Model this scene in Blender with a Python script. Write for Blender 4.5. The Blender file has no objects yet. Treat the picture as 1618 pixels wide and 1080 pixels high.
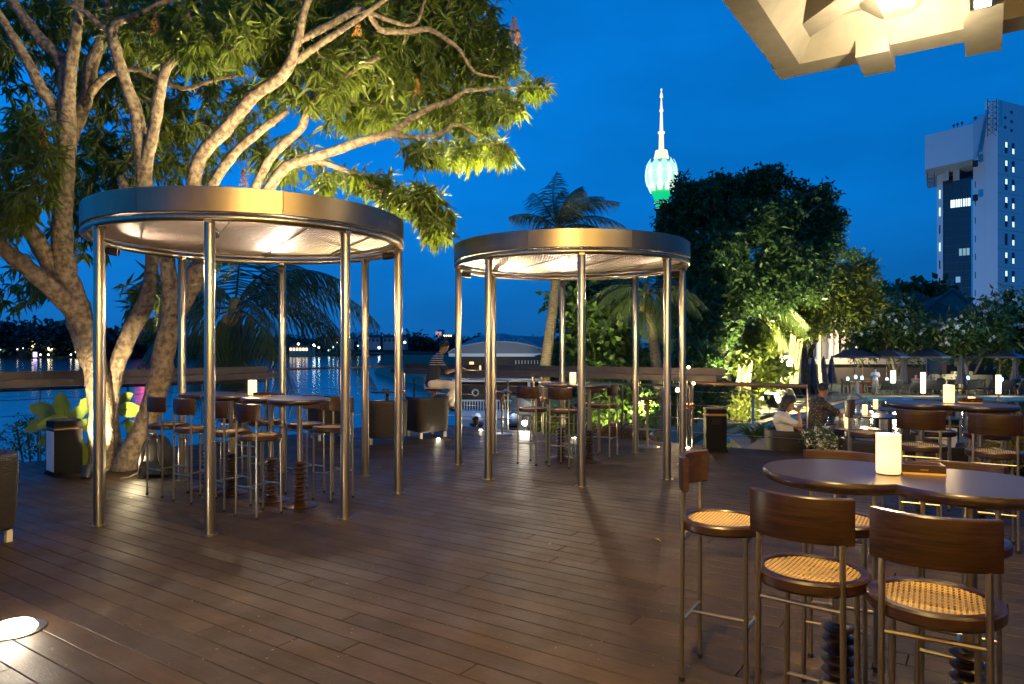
import bpy, math, random
import numpy as np
from mathutils import Vector, Matrix, Quaternion
rnd = random.Random(11)
R = math.radians
scene = bpy.context.scene
col = scene.collection

# ------------------------------------------------------------------ camera
F = 1110.0; CX = 809.0; HY = 550.0; EYE = 1.57
cam_d = bpy.data.cameras.new('camera')
cam = bpy.data.objects.new('camera', cam_d); col.objects.link(cam)
cam.location = (0, 0, EYE); cam.rotation_euler = (R(90), 0, 0)
cam_d.sensor_width = 36; cam_d.lens = 36 * F / 1618; cam_d.shift_y = 10 / 1618
cam_d.clip_start = .05; cam_d.clip_end = 6000
scene.camera = cam

# ------------------------------------------------------------------ dusk sky
world = bpy.data.worlds.new('World'); scene.world = world; world.use_nodes = True
nt = world.node_tree; nt.nodes.clear()
N = nt.nodes.new; LK = nt.links.new
wo = N('ShaderNodeOutputWorld'); bg = N('ShaderNodeBackground'); LK(bg.outputs[0], wo.inputs[0])
tc = N('ShaderNodeTexCoord'); sep = N('ShaderNodeSeparateXYZ'); LK(tc.outputs['Generated'], sep.inputs[0])
cr = N('ShaderNodeValToRGB'); LK(sep.outputs[2], cr.inputs[0])
els = cr.color_ramp.elements
els[0].position = 0; els[0].color = (.007, .125, .42, 1)
els[1].position = 1; els[1].color = (.0006, .075, .30, 1)
for p_, c_ in ((.06, (.005, .16, .54, 1)), (.2, (.0015, .225, .80, 1)), (.42, (.001, .21, .77, 1))):
    e = els.new(p_); e.color = c_
# faint streaks of cloud and the darker eastern side
mp = N('ShaderNodeMapping'); mp.inputs['Scale'].default_value = (1.6, 1.6, 5); LK(tc.outputs['Generated'], mp.inputs[0])
nz = N('ShaderNodeTexNoise'); nz.inputs['Scale'].default_value = 2.2; nz.inputs['Detail'].default_value = 5; LK(mp.outputs[0], nz.inputs[0])
mr = N('ShaderNodeMapRange'); mr.inputs['From Min'].default_value = .3; mr.inputs['From Max'].default_value = .75
mr.inputs['To Min'].default_value = .84; mr.inputs['To Max'].default_value = 1.12; LK(nz.outputs[0], mr.inputs[0])
mx = N('ShaderNodeMapRange'); mx.inputs['From Min'].default_value = -1; mx.inputs['From Max'].default_value = 1
mx.inputs['To Min'].default_value = 1.2; mx.inputs['To Max'].default_value = .55; LK(sep.outputs[0], mx.inputs[0])
mu = N('ShaderNodeMath'); mu.operation = 'MULTIPLY'; LK(mr.outputs[0], mu.inputs[0]); LK(mx.outputs[0], mu.inputs[1])
LK(cr.outputs[0], bg.inputs[0]); LK(mu.outputs[0], bg.inputs[1])
scene.view_settings.view_transform = 'Standard'; scene.view_settings.look = 'None'
scene.view_settings.exposure = 0; scene.view_settings.gamma = 1
try: scene.view_settings.use_curve_mapping = False
except Exception: pass
scene.cycles.max_bounces = 7; scene.cycles.diffuse_bounces = 3; scene.cycles.glossy_bounces = 4
scene.cycles.transparent_max_bounces = 12; scene.cycles.sample_clamp_indirect = 4; scene.cycles.sample_clamp_direct = 0
scene.cycles.use_denoising = True

# ------------------------------------------------------------------ helpers
def P(px, py, d): return Vector(((px - CX) / F * d, d, EYE + (HY - py) / F * d))
def G(px, py, z):
    d = (EYE - z) * F / (py - HY); return Vector(((px - CX) / F * d, d, z))

class MB:
    def __init__(s): s.v = []; s.f = []
    def add(s, vs, fs):
        n = len(s.v); s.v.extend([Vector(a) for a in vs]); s.f.extend([tuple(i + n for i in f) for f in fs])
    def box(s, a, b, m=None):
        x0, y0, z0 = a; x1, y1, z1 = b
        vs = [Vector((x, y, z)) for z in (z0, z1) for x, y in ((x0, y0), (x1, y0), (x1, y1), (x0, y1))]
        if m is not None: vs = [m @ v for v in vs]
        s.add(vs, [(3, 2, 1, 0), (4, 5, 6, 7), (0, 1, 5, 4), (1, 2, 6, 5), (2, 3, 7, 6), (3, 0, 4, 7)])
    def cbox(s, c, sx, sy, sz, m=None, rz=0):
        mm = Matrix.Translation(c) @ Matrix.Rotation(rz, 4, 'Z')
        if m is not None: mm = m @ mm
        s.box((-sx / 2, -sy / 2, 0), (sx / 2, sy / 2, sz), mm)
    def tube(s, pts, rr, n=8, cap=True):
        pts = [Vector(p) for p in pts]
        if not hasattr(rr, '__len__'): rr = [rr] * len(pts)
        k = len(pts); rings = []; t0 = (pts[1] - pts[0]).normalized()
        up = Vector((0, 0, 1)) if abs(t0.z) < .9 else Vector((0, 1, 0))
        a = t0.cross(up).normalized()
        for i, p in enumerate(pts):
            t = (pts[min(i + 1, k - 1)] - pts[max(i - 1, 0)]).normalized()
            a = (a - t * a.dot(t)).normalized(); b = t.cross(a)
            rings.append([p + (a * math.cos(q) + b * math.sin(q)) * rr[i] for q in [2 * math.pi * j / n for j in range(n)]])
        vs = [v for r_ in rings for v in r_]; fs = []
        for i in range(k - 1):
            for j in range(n):
                j2 = (j + 1) % n; fs.append((i * n + j, (i + 1) * n + j, (i + 1) * n + j2, i * n + j2))
        if cap: fs.append(tuple(range(n))); fs.append(tuple((k - 1) * n + j for j in reversed(range(n))))
        s.add(vs, fs)
    def bar(s, a, b, r, n=8): s.tube([a, b], r, n)
    def lathe(s, prof, n=24, c=(0, 0, 0), m=None, cap=True):
        vs = []; fs = []; k = len(prof); c = Vector(c)
        for (r_, z) in prof:
            for j in range(n):
                q = 2 * math.pi * j / n; v = Vector((r_ * math.cos(q), r_ * math.sin(q), z)) + c
                vs.append(m @ v if m is not None else v)
        for i in range(k - 1):
            for j in range(n):
                j2 = (j + 1) % n; fs.append((i * n + j, i * n + j2, (i + 1) * n + j2, (i + 1) * n + j))
        if cap:
            if prof[0][0] > 1e-5: fs.append(tuple(reversed(range(n))))
            if prof[-1][0] > 1e-5: fs.append(tuple((k - 1) * n + j for j in range(n)))
        s.add(vs, fs)
    def prism(s, poly, z0, z1, m=None):
        n = len(poly)
        vs = [Vector((p[0], p[1], z0)) for p in poly] + [Vector((p[0], p[1], z1)) for p in poly]
        if m is not None: vs = [m @ v for v in vs]
        s.add(vs, [tuple(reversed(range(n))), tuple(range(n, 2 * n))] + [(i, (i + 1) % n, n + (i + 1) % n, n + i) for i in range(n)])
    def ball(s, c, r, n=10, k=6, sc=(1, 1, 1)):
        prof = [(max(r * math.sin(math.pi * i / k), 1e-4), -r * math.cos(math.pi * i / k)) for i in range(k + 1)]
        m = Matrix.Translation(c) @ Matrix.Diagonal((sc[0], sc[1], sc[2], 1)); s.lathe(prof, n, m=m, cap=False)
    def build(s, name, mat, parent=None, smooth=True, ang=35, local=False, uv=False):
        me = bpy.data.meshes.new(name)
        off = Vector((0, 0, 0))
        if parent is not None and not local:
            o_ = parent
            while o_ is not None: off += o_.location; o_ = o_.parent
        me.from_pydata([tuple(v - off) for v in s.v], [], s.f)
        me.materials.append(mat)
        if smooth:
            me.shade_smooth(); me.set_sharp_from_angle(angle=R(ang))
        me.update()
        o = bpy.data.objects.new(name, me); col.objects.link(o)
        if parent is not None: o.parent = parent
        return o

def tag(o, label=None, cat=None, group=None, kind=None):
    if label: o['label'] = label
    if cat: o['category'] = cat
    if group: o['group'] = group
    if kind: o['kind'] = kind
    return o
def empty(name, loc, rz=0, label=None, cat=None, group=None):
    o = bpy.data.objects.new(name, None); o.empty_display_size = .2; col.objects.link(o)
    o.location = loc; o.rotation_euler = (0, 0, rz); return tag(o, label, cat, group)
def kids(o): return [c for c in list(bpy.data.objects) if c.parent == o]
def copy_tree(o, loc=None, rz=None, label=None, group=None, parent=None, _map=None):
    if _map is None:
        _map = {}
        for c in bpy.data.objects:
            if c.parent: _map.setdefault(c.parent.name, []).append(c)
    c = o.copy(); col.objects.link(c)
    if parent is not None: c.parent = parent
    if loc is not None: c.location = loc
    if rz is not None: c.rotation_euler = (0, 0, rz)
    if label: c['label'] = label
    if group: c['group'] = group
    for ch in _map.get(o.name, []): copy_tree(ch, parent=c, _map=_map)
    return c

# ------------------------------------------------------------------ materials
def mat(name, c, rough=.5, metal=0, var=0, vscale=5, bump=0, bscale=40, c2=None, coat=0, stretch=None, spec=None, trans=0, objrand=0):
    m = bpy.data.materials.new(name); m.use_nodes = True
    t = m.node_tree; n = t.nodes; l = t.links; b = n['Principled BSDF']
    b.inputs['Base Color'].default_value = (*c, 1); b.inputs['Roughness'].default_value = rough
    b.inputs['Metallic'].default_value = metal; b.inputs['Coat Weight'].default_value = coat
    if coat: b.inputs['Coat Roughness'].default_value = .25
    if spec is not None: b.inputs['Specular IOR Level'].default_value = spec
    if c2 is not None or var or bump:
        tc = n.new('ShaderNodeTexCoord'); mp = n.new('ShaderNodeMapping'); l.new(tc.outputs['Object'], mp.inputs[0])
        if stretch: mp.inputs['Scale'].default_value = stretch
    if c2 is not None or var:
        c2 = c2 or tuple(max(0, x * (1 - var)) for x in c)
        nz = n.new('ShaderNodeTexNoise'); nz.inputs['Scale'].default_value = vscale; nz.inputs['Detail'].default_value = 4
        l.new(mp.outputs[0], nz.inputs[0])
        rp = n.new('ShaderNodeMapRange'); rp.inputs['From Min'].default_value = .35; rp.inputs['From Max'].default_value = .65
        l.new(nz.outputs[0], rp.inputs[0])
        mi = n.new('ShaderNodeMix'); mi.data_type = 'RGBA'; l.new(rp.outputs[0], mi.inputs[0])
        mi.inputs[6].default_value = (*c, 1); mi.inputs[7].default_value = (*c2, 1); out = mi.outputs[2]
        if objrand:
            oi = n.new('ShaderNodeObjectInfo'); hs = n.new('ShaderNodeHueSaturation')
            r2 = n.new('ShaderNodeMapRange'); l.new(oi.outputs['Random'], r2.inputs[0])
            r2.inputs['To Min'].default_value = 1 - objrand; r2.inputs['To Max'].default_value = 1 + objrand
            l.new(r2.outputs[0], hs.inputs['Value']); l.new(out, hs.inputs['Color']); out = hs.outputs[0]
        l.new(out, b.inputs['Base Color'])
    if bump:
        nb = n.new('ShaderNodeTexNoise'); nb.inputs['Scale'].default_value = bscale; nb.inputs['Detail'].default_value = 5
        l.new(mp.outputs[0], nb.inputs[0]); bp = n.new('ShaderNodeBump'); bp.inputs['Strength'].default_value = bump
        bp.inputs['Distance'].default_value = .02; l.new(nb.outputs[0], bp.inputs['Height']); l.new(bp.outputs[0], b.inputs['Normal'])
    if trans:
        tr = n.new('ShaderNodeBsdfTranslucent'); tr.inputs[0].default_value = (c[0] * 1.6, c[1] * 1.7, c[2], 1)
        ms = n.new('ShaderNodeMixShader'); ms.inputs[0].default_value = trans
        l.new(b.outputs[0], ms.inputs[1]); l.new(tr.outputs[0], ms.inputs[2]); l.new(ms.outputs[0], n['Material Output'].inputs[0])
    return m
def emit(name, c, s):
    m = bpy.data.materials.new(name); m.use_nodes = True; b = m.node_tree.nodes['Principled BSDF']
    b.inputs['Base Color'].default_value = (.6, .6, .6, 1); b.inputs['Emission Color'].default_value = (*c, 1); b.inputs['Emission Strength'].default_value = s
    return m
def leafmat(name, c, c2, trans=.25, vs=1.3, rough=.45):
    return mat(name, c, rough, c2=c2, vscale=vs, trans=trans)

STEEL = mat('brushed_steel', (.42, .36, .26), .30, 1, var=.18, vscale=30, stretch=(1, 1, .1))
FASC = mat('fascia_steel', (.28, .225, .15), .38, 1, var=.22, vscale=3, stretch=(1, 1, .4), bump=.03, bscale=8)
LEGM = mat('stool_steel', (.42, .37, .26), .3, 1)
WOOD = mat('dark_stool_wood', (.042, .018, .0075), .32, c2=(.013, .006, .003), vscale=11, stretch=(.35, 3, 16), coat=.15, bump=.05, bscale=30)
TOPW = mat('table_top_wood', (.024, .011, .007), .3, c2=(.015, .007, .005), vscale=18, stretch=(.4, 5, 1), coat=.3)
PLANK = mat('deck_plank_wood', (.037, .0215, .0088), .5, c2=(.022, .0130, .0055), vscale=9, stretch=(.35, 5, 1), bump=.22, bscale=60, objrand=.25, spec=.28)
_t = PLANK.node_tree; _n = _t.nodes; _l = _t.links; _b = _n['Principled BSDF']
_g = _n.new('ShaderNodeNewGeometry'); _z = _n.new('ShaderNodeTexNoise'); _z.inputs['Scale'].default_value = .9; _z.inputs['Detail'].default_value = 8; _z.inputs['Roughness'].default_value = .65; _l.new(_g.outputs['Position'], _z.inputs[0])
_m = _n.new('ShaderNodeMapRange'); _m.inputs['From Min'].default_value = .35; _m.inputs['From Max'].default_value = .7; _m.inputs['To Min'].default_value = .70; _m.inputs['To Max'].default_value = 1.45; _l.new(_z.outputs[0], _m.inputs[0])
_h = _n.new('ShaderNodeHueSaturation'); _src = _b.inputs['Base Color'].links[0].from_socket; _l.new(_src, _h.inputs['Color']); _l.new(_m.outputs[0], _h.inputs['Value']); _l.new(_h.outputs[0], _b.inputs['Base Color'])
_m2 = _n.new('ShaderNodeMapRange'); _m2.inputs['To Min'].default_value = .60; _m2.inputs['To Max'].default_value = .38; _m2.inputs['From Min'].default_value = .3; _m2.inputs['From Max'].default_value = .7
_z2 = _n.new('ShaderNodeTexNoise'); _z2.inputs['Scale'].default_value = 2.3; _z2.inputs['Detail'].default_value = 6; _l.new(_g.outputs['Position'], _z2.inputs[0]); _l.new(_z2.outputs[0], _m2.inputs[0]); _l.new(_m2.outputs[0], _b.inputs['Roughness'])
DARK = mat('dark_paint', (.012, .012, .013), .4)
UNDER = mat('deck_frame_dark', (.012, .009, .007), .9)  # dark wood of the frame below the planks
CONC = mat('pale_concrete', (.50, .46, .37), .8, var=.15, vscale=6, bump=.2, bscale=60)
BRASS = mat('turned_brass', (.5, .28, .14), .3, 1)
BARK = mat('mango_bark', (.26, .195, .125), .85, c2=(.085, .06, .04), vscale=17, bump=1.0, bscale=26)
DBARK = mat('dark_bark', (.10, .075, .05), .9, c2=(.05, .035, .025), vscale=9, bump=.6, bscale=18)
PBARK = mat('palm_bark', (.26, .22, .16), .85, c2=(.12, .10, .07), vscale=8, stretch=(1, 1, 5), bump=.6, bscale=9)
MANGO = leafmat('mango_leaf', (.125, .16, .02), (.055, .085, .012), .35)
YLEAF = mat('new_mango_flower', (.42, .22, .06), .6, trans=.3)
TREEL = leafmat('tree_leaf', (.07, .12, .022), (.04, .075, .015), .2)
TREED = leafmat('deep_green_leaf', (.065, .115, .028), (.035, .07, .02), .2)
LIGHTL = leafmat('feathery_leaf', (.12, .145, .02), (.07, .095, .016), .3)
PALML = leafmat('palm_leaf', (.055, .085, .022), (.035, .055, .016), .2)
SHRUB = leafmat('shrub_leaf', (.06, .11, .02), (.035, .075, .015), .25)
CROTON = leafmat('croton_leaf', (.13, .06, .035), (.06, .05, .02), .15, vs=8)
GRASS = mat('lawn_grass', (.045, .075, .02), .9, c2=(.03, .05, .015), vscale=3, bump=.5, bscale=60)
PAVE = mat('garden_paving', (.20, .18, .16), .8, var=.25, vscale=2, bump=.2, bscale=20)
STONE = mat('stone_coping', (.36, .28, .18), .8, var=.25, vscale=5, bump=.4, bscale=30)
WARMGL = emit('warm_lamp_glass', (1, .70, .34), 9)
LAMPGL = emit('lantern_paper', (1, .60, .25), 1.75)
SPOTGL = emit('spot_lens', (1, .86, .66), 45)
WHITEGL = emit('white_lantern', (1, .84, .52), 2.0)
COOLGL = emit('cool_lamp_glass', (.7, .9, 1), 10)
_t = LAMPGL.node_tree; _n = _t.nodes; _l = _t.links; _b = _n['Principled BSDF']; _tc = _n.new('ShaderNodeTexCoord'); _s = _n.new('ShaderNodeSeparateXYZ'); _l.new(_tc.outputs['Generated'], _s.inputs[0])
_r = _n.new('ShaderNodeValToRGB'); _l.new(_s.outputs[2], _r.inputs[0]); _e = _r.color_ramp.elements; _e[0].position = 0; _e[0].color = (1, .50, .16, 1); _e[1].position = 1; _e[1].color = (.80, .44, .18, 1)
for _p, _c in ((.12, (1, .60, .20, 1)), (.4, (1, .66, .26, 1)), (.8, (1, .57, .18, 1))): _q = _e.new(_p); _q.color = _c
_l.new(_r.outputs[0], _b.inputs['Emission Color'])
WPAINT = mat('white_paint', (.75, .76, .76), .5)

def wicker(name, c, sx, sz):
    m = mat(name, c, .55); t = m.node_tree; n = t.nodes; l = t.links; b = n['Principled BSDF']
    tc = n.new('ShaderNodeTexCoord'); sp = n.new('ShaderNodeSeparateXYZ'); l.new(tc.outputs['UV'], sp.inputs[0])
    br = n.new('ShaderNodeTexBrick'); l.new(tc.outputs['UV'], br.inputs[0]); br.inputs['Scale'].default_value = 1
    br.inputs['Brick Width'].default_value = sx; br.inputs['Row Height'].default_value = sz; br.inputs['Mortar Size'].default_value = sz * .16
    br.inputs['Mortar Smooth'].default_value = .8
    br.inputs['Color1'].default_value = (*c, 1); br.inputs['Color2'].default_value = (*[x * .75 for x in c], 1); br.inputs['Mortar'].default_value = (*[x * .12 for x in c], 1)
    l.new(br.outputs[0], b.inputs['Base Color'])
    bp = n.new('ShaderNodeBump'); bp.invert = True; bp.inputs['Strength'].default_value = .8; bp.inputs['Distance'].default_value = .006
    l.new(br.outputs['Fac'], bp.inputs['Height']); l.new(bp.outputs[0], b.inputs['Normal'])
    return m
WICK = wicker('rattan_weave', (.024, .017, .012), .05, .021)

def cane_mat():
    m = mat('woven_cane', (.55, .36, .14), .5); t = m.node_tree; n = t.nodes; l = t.links; b = n['Principled BSDF']
    tc = n.new('ShaderNodeTexCoord')
    fac = None
    def holes(off, rad):
        mp = n.new('ShaderNodeMapping'); mp.inputs['Scale'].default_value = (62, 62, 0); mp.inputs['Location'].default_value = (off, off, 0)
        l.new(tc.outputs['Object'], mp.inputs[0]); fr = n.new('ShaderNodeVectorMath'); fr.operation = 'FRACTION'; l.new(mp.outputs[0], fr.inputs[0])
        sb = n.new('ShaderNodeVectorMath'); sb.operation = 'SUBTRACT'; sb.inputs[1].default_value = (.5, .5, 0); l.new(fr.outputs[0], sb.inputs[0])
        ln = n.new('ShaderNodeVectorMath'); ln.operation = 'LENGTH'; l.new(sb.outputs[0], ln.inputs[0])
        lt = n.new('ShaderNodeMath'); lt.operation = 'LESS_THAN'; lt.inputs[1].default_value = rad; l.new(ln.outputs['Value'], lt.inputs[0]); return lt.outputs[0]
    h1 = holes(0, .31); h2 = holes(.5, .13)
    mx_ = n.new('ShaderNodeMath'); mx_.operation = 'MAXIMUM'; l.new(h1, mx_.inputs[0]); l.new(h2, mx_.inputs[1])
    tr = n.new('ShaderNodeBsdfTransparent'); ms = n.new('ShaderNodeMixShader'); l.new(mx_.outputs[0], ms.inputs[0])
    l.new(b.outputs[0], ms.inputs[1]); l.new(tr.outputs[0], ms.inputs[2]); l.new(ms.outputs[0], n['Material Output'].inputs[0])
    return m
CANE = cane_mat()

def water_mat(name, c, rough, bs, strength, stretch=(1, 1, 1), dist=.05):
    m = mat(name, c, rough); t = m.node_tree; n = t.nodes; l = t.links; b = n['Principled BSDF']
    tc = n.new('ShaderNodeTexCoord'); mp = n.new('ShaderNodeMapping'); mp.inputs['Scale'].default_value = stretch; l.new(tc.outputs['Object'], mp.inputs[0])
    nz = n.new('ShaderNodeTexNoise'); nz.inputs['Scale'].default_value = bs; nz.inputs['Detail'].default_value = 3; l.new(mp.outputs[0], nz.inputs[0])
    bp = n.new('ShaderNodeBump'); bp.inputs['Strength'].default_value = strength; bp.inputs['Distance'].default_value = dist
    l.new(nz.outputs[0], bp.inputs['Height']); l.new(bp.outputs[0], b.inputs['Normal']); b.inputs['IOR'].default_value = 1.33
    return m, n, l, b
LAKE, *_ = water_mat('lake_water', (.004, .03, .07), .12, .5, .5, (1, 1, 1), .06)

def light(kind, name, loc, power, color=(1, .72, .38), target=None, size=1.0, radius=.05, blend=.5, parent=None):
    ld = bpy.data.lights.new(name, kind); ld.energy = power; ld.color = color
    if kind in ('SPOT', 'POINT'): ld.shadow_soft_size = radius
    if kind == 'SPOT': ld.spot_size = R(size); ld.spot_blend = blend
    o = bpy.data.objects.new(name, ld); col.objects.link(o); o.location = loc
    if target is not None: o.rotation_euler = (Vector(target) - Vector(loc)).to_track_quat('-Z', 'Y').to_euler()
    return o
WARM = (1, .70, .36); WARM2 = (1, .80, .52)
U = Vector((.828, -.561, 0)).normalized(); NN = Vector((.561, .828, 0)).normalized()
RZU = math.atan2(U.y, U.x)   # rotation that turns local x into the plank direction

# ------------------------------------------------------------------ deck
def rowp(v, s, z=0): p = NN * v + U * s; return Vector((p.x, p.y, z))
CORNER = Vector((-2.2, 14.95, 0)); LFT = Vector((-8.2, 8.0, 0)); VMAX = NN.dot(CORNER)
dl = (LFT - CORNER).normalized()
deck = None
b = MB(); RC = rowp(VMAX, 14); RN = rowp(-2, 10); LN = Vector((-8.4, -2.5, 0))
b.prism([(CORNER.x, CORNER.y), (LFT.x, LFT.y), (LN.x, LN.y), (RN.x, RN.y), (RC.x, RC.y)], -.5, -.03)
deck = b.build('deck', UNDER, smooth=False); tag(deck, kind='structure')
PW = .147
lens_ = [2.4, 3.0, 3.6, 4.2]
def left_s(v):
    if v < NN.dot(LFT): return ((-8.2) - NN.x * v) / U.x
    # intersection of row with left edge
    A = LFT; D = CORNER - LFT; nv = NN.dot(D); t_ = (v - NN.dot(A)) / nv; return U.dot(A + D * t_)
pl = []; v = -1.9; i = 0
while v < VMAX - .01:
    s = left_s(v + PW / 2) + .02; smax = 13.5; first = True
    while s < smax:
        L = rnd.choice(lens_)
        if first: L *= rnd.uniform(.3, 1); first = False
        e = min(s + L, smax); pl.append((v, s, e)); s = e
    v += PW
def plank_box(mb, v, s, e, z=0.):
    m = Matrix.Translation(rowp(v, s)) @ Matrix.Rotation(RZU, 4, 'Z'); c = .003
    L = e - s - .004; w = PW - .0055; zt = z; c = .0025
    vs = [(0, 0, -.028), (L, 0, -.028), (L, w, -.028), (0, w, -.028), (0, 0, zt - c), (L, 0, zt - c), (L, w, zt - c), (0, w, zt - c),
          (c, c, zt), (L - c, c, zt), (L - c, w - c, zt), (c, w - c, zt)]
    mb.add([m @ Vector(q) for q in vs], [(0, 1, 5, 4), (1, 2, 6, 5), (2, 3, 7, 6), (3, 0, 4, 7), (4, 5, 9, 8), (5, 6, 10, 9), (6, 7, 11, 10), (7, 4, 8, 11), (8, 9, 10, 11)])
def vis(v, s, e):
    for k in range(9):
        p = rowp(v + PW / 2, s + (e - s) * k / 8)
        if p.y > 1.9 and abs(p.x) / p.y < .80: return p.y
    return None
near = []
far_ = []
for q in pl:
    y = vis(*q)
    (near if y else far_).append((y or 99, q))
near.sort(); far_ = far_ + near[298:]; near = near[:298]
meshcache = {}
for y, (v, s, e) in near:
    key = round(e - s, 2)
    zj = rnd.uniform(-.0012, .0008)
    if key not in meshcache:
        mb = MB(); L = key - .005; w = PW - .0055; c = .0025
        vs = [(0, 0, -.028), (L, 0, -.028), (L, w, -.028), (0, w, -.028), (0, 0, -c), (L, 0, -c), (L, w, -c), (0, w, -c), (c, c, 0), (L - c, c, 0), (L - c, w - c, 0), (c, w - c, 0)]
        mb.add(vs, [(0, 1, 5, 4), (1, 2, 6, 5), (2, 3, 7, 6), (3, 0, 4, 7), (4, 5, 9, 8), (5, 6, 10, 9), (6, 7, 11, 10), (7, 4, 8, 11), (8, 9, 10, 11)])
        o = mb.build('plank', PLANK, deck, smooth=False, local=True); meshcache[key] = o.data
    else:
        o = bpy.data.objects.new('plank', meshcache[key]); col.objects.link(o); o.parent = deck
    o.location = rowp(v, s, zj); o.rotation_euler = (0, 0, RZU)
mb = MB()
for y, (v, s, e) in far_: plank_box(mb, v, s, e, rnd.uniform(-.0012, .0008))
tag(mb.build('plank', PLANK, deck, smooth=False), kind='stuff')
# ------------------------------------------------------------------ ground, water
ZG = -1.4; ZW = -3.0; ZT = -.42
def struct(mb, name, m, **k): o = mb.build(name, m, **k); return tag(o, kind='structure')
b = MB(); b.prism([(-3000, -400), (3000, -400), (3000, 3500), (-3000, 3500)], ZW - .5, ZW); struct(b, 'lake_water', LAKE, smooth=False)
pool_poly = [(6.1, 21.5), (7.2, 23.6), (10.7, 28.7), (14.4, 33.5), (21.2, 42.0), (60, 42.3), (60, 17.5), (12, 17.5), (8.6, 16.6), (6.1, 16.6)]
# garden around the pool as a ring of quads: polygon with the pool cut out, built by triangle fill
def ring_fill(outer, inner, z, name, m):
    import bmesh
    bm = bmesh.new(); es = []
    for poly in (outer, inner):
        vs = [bm.verts.new((x, y, z)) for x, y in poly]
        es += [bm.edges.new((vs[i], vs[(i + 1) % len(vs)])) for i in range(len(vs))]
    bmesh.ops.triangle_fill(bm, use_beauty=True, edges=es)
    for f in bm.faces:
        if f.normal.z < 0: f.normal_flip()
    me = bpy.data.meshes.new(name); bm.to_mesh(me); bm.free(); me.materials.append(m)
    o = bpy.data.objects.new(name, me); col.objects.link(o); return tag(o, kind='structure')
outer = [(.9, 12.9), (2.2, 30), (-2, 60), (-25, 130), (-60, 330), (700, 330), (700, -40), (9, -3), (7, 2), (4.1, 10.2)]
ring_fill(outer, pool_poly, ZG, 'garden_ground', GRASS)
b = MB(); shore = outer[:5]
for i in range(4):
    a, c = shore[i], shore[i + 1]; b.add([(a[0], a[1], ZG), (c[0], c[1], ZG), (c[0] - .6, c[1], ZW - .3), (a[0] - .6, a[1], ZW - .3)], [(0, 1, 2, 3)])
struct(b, 'garden_bank', STONE, smooth=False)
b = MB(); b.prism([(-11, 10.5), (-7, 11.5), (-5.0, 12.6), (-2.9, 15.0), (-3.8, 17.2), (-8, 17), (-12, 15)], ZW - .3, ZW + .35); struct(b, 'lake_bank', GRASS, smooth=False)
# pool
TILE = mat('pool_tile', (.10, .42, .50), .5, c2=(.08, .34, .44), vscale=3)
b = MB(); n = len(pool_poly)
b.add([(x, y, -2.7) for x, y in pool_poly], [tuple(range(n))] if True else [])
for i in range(n):
    a, c = pool_poly[i], pool_poly[(i + 1) % n]
    b.add([(a[0], a[1], ZG - .01), (c[0], c[1], ZG - .01), (c[0], c[1], -2.7), (a[0], a[1], -2.7)], [(0, 1, 2, 3)])
struct(b, 'pool_basin', TILE, smooth=False)
PWM, n_, l_, b_ = water_mat('pool_water', (.1, .4, .5), .04, 1.6, .35, dist=.03)
tr = n_.new('ShaderNodeBsdfTransparent'); tr.inputs[0].default_value = (.55, .85, .92, 1); gl = n_.new('ShaderNodeBsdfGlossy'); gl.inputs['Roughness'].default_value = .06
bump = [x for x in n_ if x.type == 'BUMP'][0]; l_.new(bump.outputs[0], gl.inputs['Normal'])
fr = n_.new('ShaderNodeFresnel'); fr.inputs[0].default_value = 1.33; l_.new(bump.outputs[0], fr.inputs['Normal'])
ms = n_.new('ShaderNodeMixShader'); l_.new(fr.outputs[0], ms.inputs[0]); l_.new(tr.outputs[0], ms.inputs[1]); l_.new(gl.outputs[0], ms.inputs[2])
l_.new(ms.outputs[0], n_['Material Output'].inputs[0])
b = MB(); b.add([(x, y, -1.5) for x, y in pool_poly], [tuple(range(len(pool_poly)))]); struct(b, 'pool_water', PWM, smooth=False)
def strip(name, pts, w0, w1, z, h, m):
    b = MB()
    L = []; Rr = []
    for i, p in enumerate(pts):
        q0 = Vector(pts[max(i - 1, 0)]); q1 = Vector(pts[min(i + 1, len(pts) - 1)]); t = (q1 - q0).normalized(); nn = Vector((-t.y, t.x))
        L.append(Vector(p) + nn * w0); Rr.append(Vector(p) + nn * w1)
    for i in range(len(pts) - 1):
        vs = [(*L[i], z), (*Rr[i], z), (*Rr[i + 1], z), (*L[i + 1], z)]; vs += [(x, y, z + h) for x, y, _ in vs]
        b.add(vs, [(0, 1, 2, 3), (7, 6, 5, 4), (0, 4, 5, 1), (1, 5, 6, 2), (2, 6, 7, 3), (3, 7, 4, 0)])
    return struct(b, name, m, smooth=False)
edge = [(6.1, 16.6), (6.1, 21.5), (7.2, 23.6), (10.7, 28.7), (14.4, 33.5), (21.2, 42.0)]
strip('pool_kerb', edge, .02, .45, ZG, .06, STONE)
strip('garden_path', edge, .9, 2.6, ZG, .012, PAVE)
strip('path_kerb', edge, 3.6, 3.8, ZG, .12, PAVE)
strip('poolside_paving', [(21.2, 42.0), (21.25, 42.1), (60, 42.4)], .02, 1.6, ZG, .03, PAVE)
strip('poolside_paving', [(14.6, 34.0), (21.2, 42.6)], .5, 5.2, ZG, .016, PAVE)
# lower terrace right of the deck
b = MB(); tp = [(4.15, 10.55), (4.3, 12.4), (4.9, 15.8), (12.5, 16.3), (16, 12), (14, 1), (rowp(VMAX + .02, 11).x, rowp(VMAX + .02, 11).y)]
b.prism(tp, ZG - .4, ZT); struct(b, 'lower_terrace', PAVE, smooth=False)
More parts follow.
